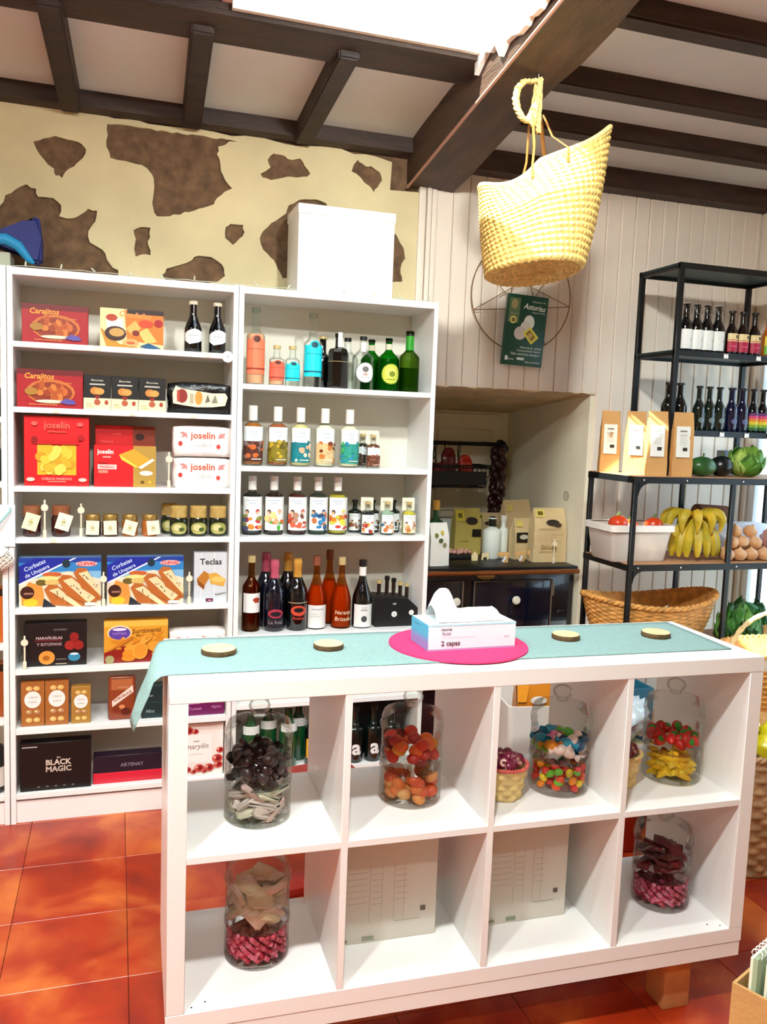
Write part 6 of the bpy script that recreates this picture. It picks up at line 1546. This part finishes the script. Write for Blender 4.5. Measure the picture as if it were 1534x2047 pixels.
prof = [(0.147, 0.107, 0.128), (0.156, 0.116, 0.130), (0.156, 0.116, 0.155), (0.150, 0.110, 0.158), (0.142, 0.102, 0.156)]
rg = [rring(*p) for p in prof]
for a, b in zip(rg[:-1], rg[1:]):
    for k in range(len(a)): bm.faces.new((a[k], a[(k + 1) % len(a)], b[(k + 1) % len(a)], b[k]))
from_bm('rim', bm, mat('white_plastic', 'f2eee8', 0.35), t, True, None, R(40))
TOM = mat('tomato_red', 'd8421c', 0.25, coat=0.3, var=0.2, vscale=8)
for i, (x, y, z, r, lab) in enumerate(((2.405, -0.14, 0.125, 0.042, 'orange red tomato heaped at one end of the tub'), (2.575, -0.15, 0.120, 0.040, 'orange red tomato heaped by the bananas'), (2.49, -0.10, 0.105, 0.038, 'tomato between the two others in the tub'), (2.45, -0.06, 0.11, 0.036, 'tomato at the back of the tub'))):
    veg('tomato', lab, 'vegetable', x, y, ZM2 + z - r + 0.035, r, r, r * 0.86, TOM, 0.05, i, 2.0, GREENST, 'tomatoes in the tub')
YB = mat('banana_yellow', 'dcb82c', 0.5, var=0.25, vscale=14, col2='a89a20')
t = empty('banana_bunch', (2.785, -0.11, ZM2), 0, 'big bunch of ripe yellow bananas on the rack', 'bananas')
crown = Vector((0.0, -0.03, 0.185))
lathe('crown', [(0.0, 0.02), (0.02, 0.014), (0.026, 0.0), (0.018, -0.014), (0.0, -0.02)], mat('banana_crown', 'b89a3c', 0.7), t, 12, tuple(crown))
r = random.Random(6)
for i in range(16):
    if i < 8:        # front row hanging down
        a = PI * 1.08 + PI * 0.84 * i / 7; spread, drop, lift = 0.115, 0.20, 0.0
    else:            # upper row arching out over it
        a = PI * 0.90 + PI * 1.2 * (i - 8) / 7; spread, drop, lift = 0.135, 0.115, 0.035
    a += r.uniform(-0.06, 0.06)
    dx, dy = math.cos(a), math.sin(a) * 0.8
    pts = []
    for k in range(11):
        q = k / 10
        rad = spread * math.sin(q * PI * 0.62)
        zz = crown.z + lift * math.sin(q * PI * 0.7) * 1.8 - drop * q ** 1.5
        pts.append((crown.x + dx * rad * 1.05, crown.y + dy * rad * 0.8, max(0.02, zz + r.uniform(-0.001, 0.001))))
    rad_ = [0.006, 0.008, 0.014, 0.019, 0.021, 0.0215, 0.021, 0.0195, 0.016, 0.010, 0.005]
    tube('banana', pts, rad_, YB, t, 7)
# onions in and beside a clear bowl, paper roll behind
ON = mat('onion_skin', 'c88a54', 0.4, var=0.35, vscale=10, col2='e6c49a')
me = None
spots = [(2.925, -0.205, 0.0), (2.985, -0.21, 0.0), (3.05, -0.205, 0.0), (3.115, -0.21, 0.0), (2.955, -0.15, 0.0), (3.02, -0.145, 0.0), (3.085, -0.15, 0.0), (3.15, -0.15, 0.0), (2.96, -0.185, 0.05), (3.03, -0.18, 0.052), (3.10, -0.18, 0.05), (3.0, -0.15, 0.098), (3.07, -0.15, 0.098)]
for i, (x, y, z) in enumerate(spots):
    t = empty('onion', (x, y, ZM2 + z), r.uniform(0, 6), 'round golden onion lying on the heap beside the bananas' if z else 'round golden onion lying on the rack shelf beside the bananas', 'vegetable', 'onions on the rack')
    lathe('bulb', [(0.006, 0.0), (0.02, 0.004), (0.030, 0.018), (0.031, 0.030), (0.024, 0.044), (0.012, 0.051), (0.005, 0.056), (0.003, 0.061)], ON, t, 16)
    if i > 6: t.rotation_euler = (r.uniform(-0.5, 0.5), r.uniform(-0.4, 0.4), r.uniform(0, 6))
t = veg('produce_bag', 'pinkish bag of produce beside the golden onions', 'bag', 3.255, -0.13, ZM2, 0.07, 0.07, 0.072, mat('pink_bag', 'c88a80', 0.3, coat=0.4, var=0.25, vscale=9), 0.25, 4, 5.0)
o = box('clear_tray', 2.93, 3.30, -0.02, 0.075, ZM2, ZM2 + 0.14, mat('pale_tray', 'dfe6f0', 0.4), None, 0.01); tag(o, 'pale plastic crate behind the onions', 'crate')
o = tube('paper_roll', [(2.93, 0.03, ZM2 + 0.185), (3.10, 0.035, ZM2 + 0.175)], 0.042, mat('brown_roll', '7a5440', 0.7, var=0.25, vscale=12), None, 14); tag(o, 'thick brown paper roll lying on the pale crate', 'paper roll')
# third shelf: big wicker basket and greens
ZL3 = LV[2] + 0.0005
def wavy(a): return 1.0 + 0.10 * math.cos(2 * a) 
t = empty('wicker_basket', (2.63, -0.085, ZL3), 0, 'large oval honey coloured wicker basket on the rack', 'basket')
woven('woven_wall', t, 0.24, 0.325, 0.205, 22, 44, WICK, 1.0, 0.52, 0.0032, 0.012, wavy)
rope_rim('rim', t, 0.325, 0.205, 0.011, WICK, 1.0, 0.52, wavy, 34)
ball('contents', (0, 0, 0.10), 0.27, mat('brown_contents', '9a4a24', 0.5, var=0.3, vscale=8, bump=0.4, bscale=14), t, 0.13, 0.045)
tube('white_stick', [(-0.02, -0.14, 0.19), (0.08, -0.02, 0.165)], 0.005, STICK, t, 6)
t = empty('wicker_basket', (2.86, -0.56, 0.47), R(12), 'wicker basket with arched handle lined with white cloth', 'basket')
woven('woven_wall', t, 0.13, 0.19, 0.22, 20, 34, WICK, 1.25, 0.85, 0.0035, 0.01)
rope_rim('rim', t, 0.19, 0.22, 0.010, WICK, 1.25, 0.85, None, 26)
bm = bmesh.new()
for s in (0, PI):
    bm_tube(bm, [(0.235 * math.cos(PI * k / 30) + 0.004 * math.cos(k * 1.3 + s), 0.004 * math.sin(k * 1.3 + s), 0.21 + 0.155 * math.sin(PI * k / 30)) for k in range(31)], 0.008, 7)
from_bm('handle', bm, mat('pale_wicker', 'e6c98e', 0.6, var=0.2, vscale=30), t, True)
lathe('cloth_liner', [(0.12, 0.05), (0.185, 0.215), (0.20, 0.226), (0.198, 0.200), (0.185, 0.17)], mat('white_cloth', 'f0ece4', 0.9), t, 36, sx=1.25, sy=0.85, cap0=False, cap1=False)
o = box('low_stand', 2.70, 3.12, -0.74, -0.37, 0.0, 0.4695, mat('crate_wood', 'c99c62', 0.7, var=0.15, vscale=14), None, 0.004); tag(o, 'plain wooden crate under the handled wicker basket', 'crate')
cabbage('frilly green lettuce beside the handled basket', 3.035, -0.18, ZL3, 0.092, ['3a7a2c', '6ca84a', '2a5e24'], 5, 'lettuce', 18, 2.2)
cabbage('darker leafy greens behind the lettuce on the rack', 3.20, -0.04, ZL3, 0.092, ['2c7a34', '4c9c3c', '1c5c28'], 8, 'leafy_greens', 14, 2.2)
veg('melon', 'pale yellow melon beside the leafy greens', 'fruit', 3.29, -0.19, ZL3, 0.07, 0.08, 0.075, mat('melon_skin', 'd8cf8c', 0.45, var=0.15, vscale=12), 0.03, 5)
veg('squash', 'tan butternut squash lying beside the lettuce', 'vegetable', 3.175, -0.215, ZL3, 0.05, 0.045, 0.045, mat('squash_tan', 'c8a064', 0.4), 0.08, 6)
# basket of yellow peppers on the floor behind the counter end
t = empty('wicker_basket', (2.52, -0.86, 0.0), 0, 'tall wicker basket of yellow peppers on the floor behind the counter end', 'basket')
woven('woven_wall', t, 0.13, 0.17, 0.44, 20, 24, mat('wicker_grey', 'b08c64', 0.7, var=0.25, vscale=30), 1, 1, 0.005)
rope_rim('rim', t, 0.17, 0.44, 0.010, MATS['wicker_grey'], 1, 1, None, 24)
lathe('false_floor', [(0.15, 0.40), (0.155, 0.405)], MATS['wicker_grey'], t, 24)
YP = mat('pepper_yellow', 'd8cc1c', 0.25, coat=0.4, var=0.2, vscale=8)
for i, (dx, dy, dz) in enumerate(((-0.08, 0.02, 0.41), (0.02, -0.08, 0.41), (0.06, 0.06, 0.41), (-0.03, 0.08, 0.41), (-0.02, -0.01, 0.47), (0.08, -0.03, 0.43))):
    veg('yellow_pepper', 'shiny yellow pepper heaped in the tall wicker basket', 'vegetable', 2.52 + dx, -0.86 + dy, dz, 0.045, 0.043, 0.045, YP, 0.2, i, 2.5, GREENST, 'yellow peppers')
# low things seen through the counter
t = empty('white_bin', (1.80, -0.62, 0.0), R(-8), 'tall white bin holding a black and orange packet behind the counter', 'bin')
bm = bmesh.new()
prof = [(0.10, 0.09, 0.0), (0.14, 0.12, 0.58), (0.132, 0.112, 0.58), (0.10, 0.085, 0.02)]
rg = [rring(*p) for p in prof]
for a, b in zip(rg[:-1], rg[1:]):
    for k in range(len(a)): bm.faces.new((a[k], a[(k + 1) % len(a)], b[(k + 1) % len(a)], b[k]))
bm.faces.new(rg[0][::-1]); bm.faces.new(rg[-1])
from_bm('bin_body', bm, mat('bin_plastic', 'd8d2cc', 0.4), t, True, None, R(40))
t = paper_bag('snack_bag', 'black and orange snack bag sticking out of the white bin', 1.79, -0.63, 0.40, 0.15, 0.29, 0.07, R(-10), [('r', 0, 0, 1, 1, '0d0c10'), ('p', [(0, 0.6), (0, 1), (0.4, 1), (0.2, 0.6)], 'd88a1c'), ('p', [(1, 0.6), (1, 1), (0.7, 1), (0.85, 0.6)], 'd88a1c'), ('e', 0.5, 0.62, 0.2, 0.05, 'd8d0c8')], mat('orange_foil', 'c87a1c', 0.3))
t = empty('blue_crate', (2.20, -0.47, 0.0), 0, 'dark teal plastic crate with a clear bag behind the counter', 'crate')
for a, b, c, d in ((-0.13, 0.13, -0.10, -0.09), (-0.13, 0.13, 0.09, 0.10), (-0.13, -0.12, -0.09, 0.09), (0.12, 0.13, -0.09, 0.09)):
    box('crate_wall', a, b, c, d, 0.0, 0.56, mat('teal_plastic', '1c5c74', 0.4), t, 0.002)
box('crate_floor', -0.12, 0.12, -0.09, 0.09, 0.30, 0.31, MATS['teal_plastic'], t)
veg('plastic_bag', 'crumpled clear plastic bag hanging in front of the teal crate', 'bag', 2.17, -0.66, 0.40, 0.07, 0.05, 0.075, mat('cloudy_plastic', 'c4d4dc', 0.2, coat=0.5), 0.5, 3, 5.0)
jar_small(2.165, -0.665, 0.0, 0.06, 0.40, mat('red_sauce', '8c1c0c', 0.12, coat=0.5), 0.12, GCAP, 'tall dark red bottle with gold lid on the floor by the teal crate', None)
# stool with chrome legs behind the lower cubes
t = empty('stool', (0.99, -0.66, 0), R(10), 'low stool with chrome legs on a red base behind the counter', 'stool')
box('base', -0.16, 0.16, -0.05, 0.05, 0.0, 0.03, mat('stool_red', 'a02418', 0.5), t, 0.006)
for x in (-0.02, 0.04):
    tube('leg', [(x, 0, 0.03), (x, 0, 0.34)], 0.011, CHROME, t, 10)
box('seat', -0.16, 0.16, -0.12, 0.12, 0.34, 0.37, mat('stool_seat', '8c2418', 0.5), t, 0.01, 3)

# ------------------------------------------------------------------ straw tote hanging from the main beam
HK = Vector((1.668, -0.642, 2.668))
t = empty('straw_tote', tuple(HK), 0, 'large woven straw tote bag hanging from the dark ceiling beam', 'basket')
tb = (Matrix.Translation(Vector((1.672, -0.68, 2.035)) - HK) @ Matrix.Rotation(R(-12), 4, 'Z') @ Matrix.Rotation(R(-7), 4, 'Y') @ Matrix.Rotation(R(-12), 4, 'X'))
SEA = mat('seagrass', 'dcb968', 0.75, var=0.25, vscale=60, bump=0.5, bscale=160)
bm = bmesh.new()
ROWS, NS = 20, 220
Hh = 0.36
rings = []
def tote_pt(a, v, rad_add=0.0):
    c, s = math.cos(a), math.sin(a)
    end = abs(c) ** 3
    hx = 0.158 + (0.232 - 0.158) * v ** 0.85
    hy = 0.115 + (0.155 - 0.115) * math.sin(v * PI * 0.6)
    if v > 0.6: hy *= 1 - 0.35 * (v - 0.6) / 0.4 * (1 - 0.0)
    z = Hh * v * (1.0 + 0.13 * end * v - 0.04 * (1 - end) * v)
    xx = (hx + rad_add) * c
    dip = 0.045 * v * v * (1 - 4 * (c + 0.72) ** 2 if abs(c + 0.72) < 0.5 else 0)
    return Vector((xx + 0.085 * v, (hy + rad_add) * s, z + 0.31 * xx * v - dip))
NR = ROWS * 6
for j in range(NR + 1):
    v = j / NR
    row = v * ROWS
    ring = []
    for k in range(NS):
        a = 2 * PI * k / NS
        ridge = abs(math.sin(PI * row))
        tw = math.sin(a * 52 + (row % 1) * 2.6 + int(row) * 1.7)
        p = tote_pt(a, v, 0.0055 * ridge + 0.0030 * tw * ridge)
        ring.append(bm.verts.new(p))
    rings.append(ring)
for a, b in zip(rings[:-1], rings[1:]):
    for k in range(NS): bm.faces.new((a[k], a[(k + 1) % NS], b[(k + 1) % NS], b[k]))
# base: coiled oval
cur = rings[0]
for q in range(1, 30):
    f = 1 - q / 30
    ring = []
    for k in range(NS):
        a = 2 * PI * k / NS
        p = tote_pt(a, 0)
        ring.append(bm.verts.new((p.x * f, p.y * f, -0.004 * abs(math.sin(PI * q / 3.0)) - 0.0015 * math.sin(a * 40 + q))))
    for k in range(NS): bm.faces.new((cur[(k + 1) % NS], cur[k], ring[k], ring[(k + 1) % NS]))
    cur = ring
bm.faces.new(cur[::-1])
# inside
cur = rings[-1]
for q in range(1, 9):
    v = 1 - q / 8 * 0.97
    ring = [bm.verts.new(tote_pt(2 * PI * k / NS, v, -0.010)) for k in range(NS)]
    for k in range(NS): bm.faces.new((cur[k], cur[(k + 1) % NS], ring[(k + 1) % NS], ring[k]))
    cur = ring
bm.faces.new(cur)
bmesh.ops.transform(bm, matrix=tb, verts=bm.verts)
from_bm('woven_body', bm, SEA, t, True)
bm = bmesh.new()
bm_tube(bm, [tb @ (tote_pt(2 * PI * k / 120, 1.0) + Vector((0, 0, 0.003))) for k in range(120)], 0.009, 7, True)
from_bm('rim', bm, mat('tote_rim', 'e6cf8c', 0.7, bump=0.4, bscale=150), t, True)
LEATH = mat('tan_leather', '9a6a34', 0.5, var=0.2, vscale=20)
top = Vector((0.0, 0.0, -0.155))
for sgn in (-1, 1):
    for ax in (-0.085, 0.045):
        a = math.acos(max(-1, min(1, ax / 0.25)))
        e = tb @ (tote_pt(a if sgn > 0 else -a, 0.86, 0.008))
        e2 = tb @ (tote_pt(a if sgn > 0 else -a, 1.02, 0.010))
        tube('leather_strap', [tuple(top + Vector((0.02 * (1 if ax > 0 else -1), 0.01 * sgn, 0.03))), tuple(top + (e2 - top) * 0.5), tuple(e2), tuple(e)], 0.0075, LEATH, t, 6, flat=0.35)
ROPE = mat('handle_rope', 'dcc27c', 0.8, bump=0.5, bscale=200)
def rope(name, pts, r, parent, tw=1.1):
    bm = bmesh.new()
    P = [Vector(p) for p in pts]
    fine = []
    for a, b in zip(P[:-1], P[1:]):
        for k in range(8): fine.append(a.lerp(b, k / 8))
    for s in (0, 2 * PI / 3, 4 * PI / 3):
        bm_tube(bm, [p + Vector((r * 0.55 * math.cos(i * tw * 0.5 + s), r * 0.55 * math.sin(i * tw * 0.5 + s), 0)) for i, p in enumerate(fine)], r * 0.62, 6)
    return from_bm(name, bm, ROPE, parent, True)
loop = [(0.004, 0, -0.03)] + [(-0.045 - 0.045 * math.cos(q), 0.004, -0.085 + 0.062 * math.sin(q)) for q in [PI * 0.25 + PI * 1.35 * k / 14 for k in range(15)]]
rope('rope_loop', [(0.0, 0, -0.015), (-0.02, 0.0, -0.022), (-0.05, 0, -0.025), (-0.072, 0, -0.05), (-0.078, 0, -0.085), (-0.070, 0, -0.115), (-0.052, 0, -0.14), (-0.03, 0, -0.15), (-0.01, 0, -0.10), (0.0, 0, -0.02)], 0.011, t)
rope('rope_strand', [(0.004, -0.01, -0.012), (-0.006, -0.012, -0.07), (-0.014, -0.01, -0.14), (-0.016, -0.008, -0.165)], 0.009, t)
rope('rope_strand', [(0.010, 0.01, -0.012), (0.012, 0.008, -0.07), (0.010, 0.006, -0.15), (0.012, 0.004, -0.18)], 0.009, t)
tube('hook', [(0.0, 0, 0.02), (0.0, 0, -0.005), (0.012, 0, -0.012), (0.014, 0, -0.026), (0.0, 0, -0.034), (-0.012, 0, -0.026)], 0.003, CHROME, t, 8)

# ------------------------------------------------------------------ kraft display box with notepads close to the camera
t = empty('kraft_stand', (1.49, -2.17, 0.0), R(24), 'kraft cardboard display box standing on the floor with notepads inside', 'box')
for a, b, c, d in ((-0.16, 0.16, -0.085, -0.08), (-0.16, 0.16, 0.04, 0.045), (-0.16, -0.155, -0.08, 0.04), (0.155, 0.16, -0.08, 0.04)):
    box('cardboard_wall', a, b, c, d, 0, 0.64, KRAFT, t)
box('cardboard_floor', -0.155, 0.155, -0.08, 0.04, 0.40, 0.406, KRAFT, t)
for i, (dx, dy) in enumerate(((-0.09, -0.06), (-0.085, -0.035), (-0.08, -0.01), (-0.075, 0.015))):
    q = t.matrix_basis if False else Matrix.Translation((1.49, -2.17, 0)) @ Matrix.Rotation(R(24), 4, 'Z')
    p = q @ Vector((0.0, dy, 0.4065))
    n_ = empty('notepad', tuple(p), R(24), 'spiral notepad with grey green cover standing in the kraft box', 'notepad', 'spiral notepads')
    box('cover', -0.15, 0.15, -0.004, 0.004, 0, 0.285, mat('pad_cover', '9aa88a', 0.6), n_, 0.001)
    box('pages', -0.148, 0.148, 0.004, 0.009, 0.003, 0.283, mat('pad_paper', 'e8eed8', 0.7), n_)
    bm = bmesh.new()
    for k in range(24):
        xx = -0.14 + 0.28 * k / 23
        bm_tube(bm, [(xx + 0.002 * (h2 / 8), 0.0025 + 0.009 * math.cos(2 * PI * h2 / 8), 0.287 + 0.009 * math.sin(2 * PI * h2 / 8)) for h2 in range(8)], 0.0012, 4, True)
    from_bm('spiral', bm, mat('spiral_white', 'e8ece8', 0.4), n_, True)
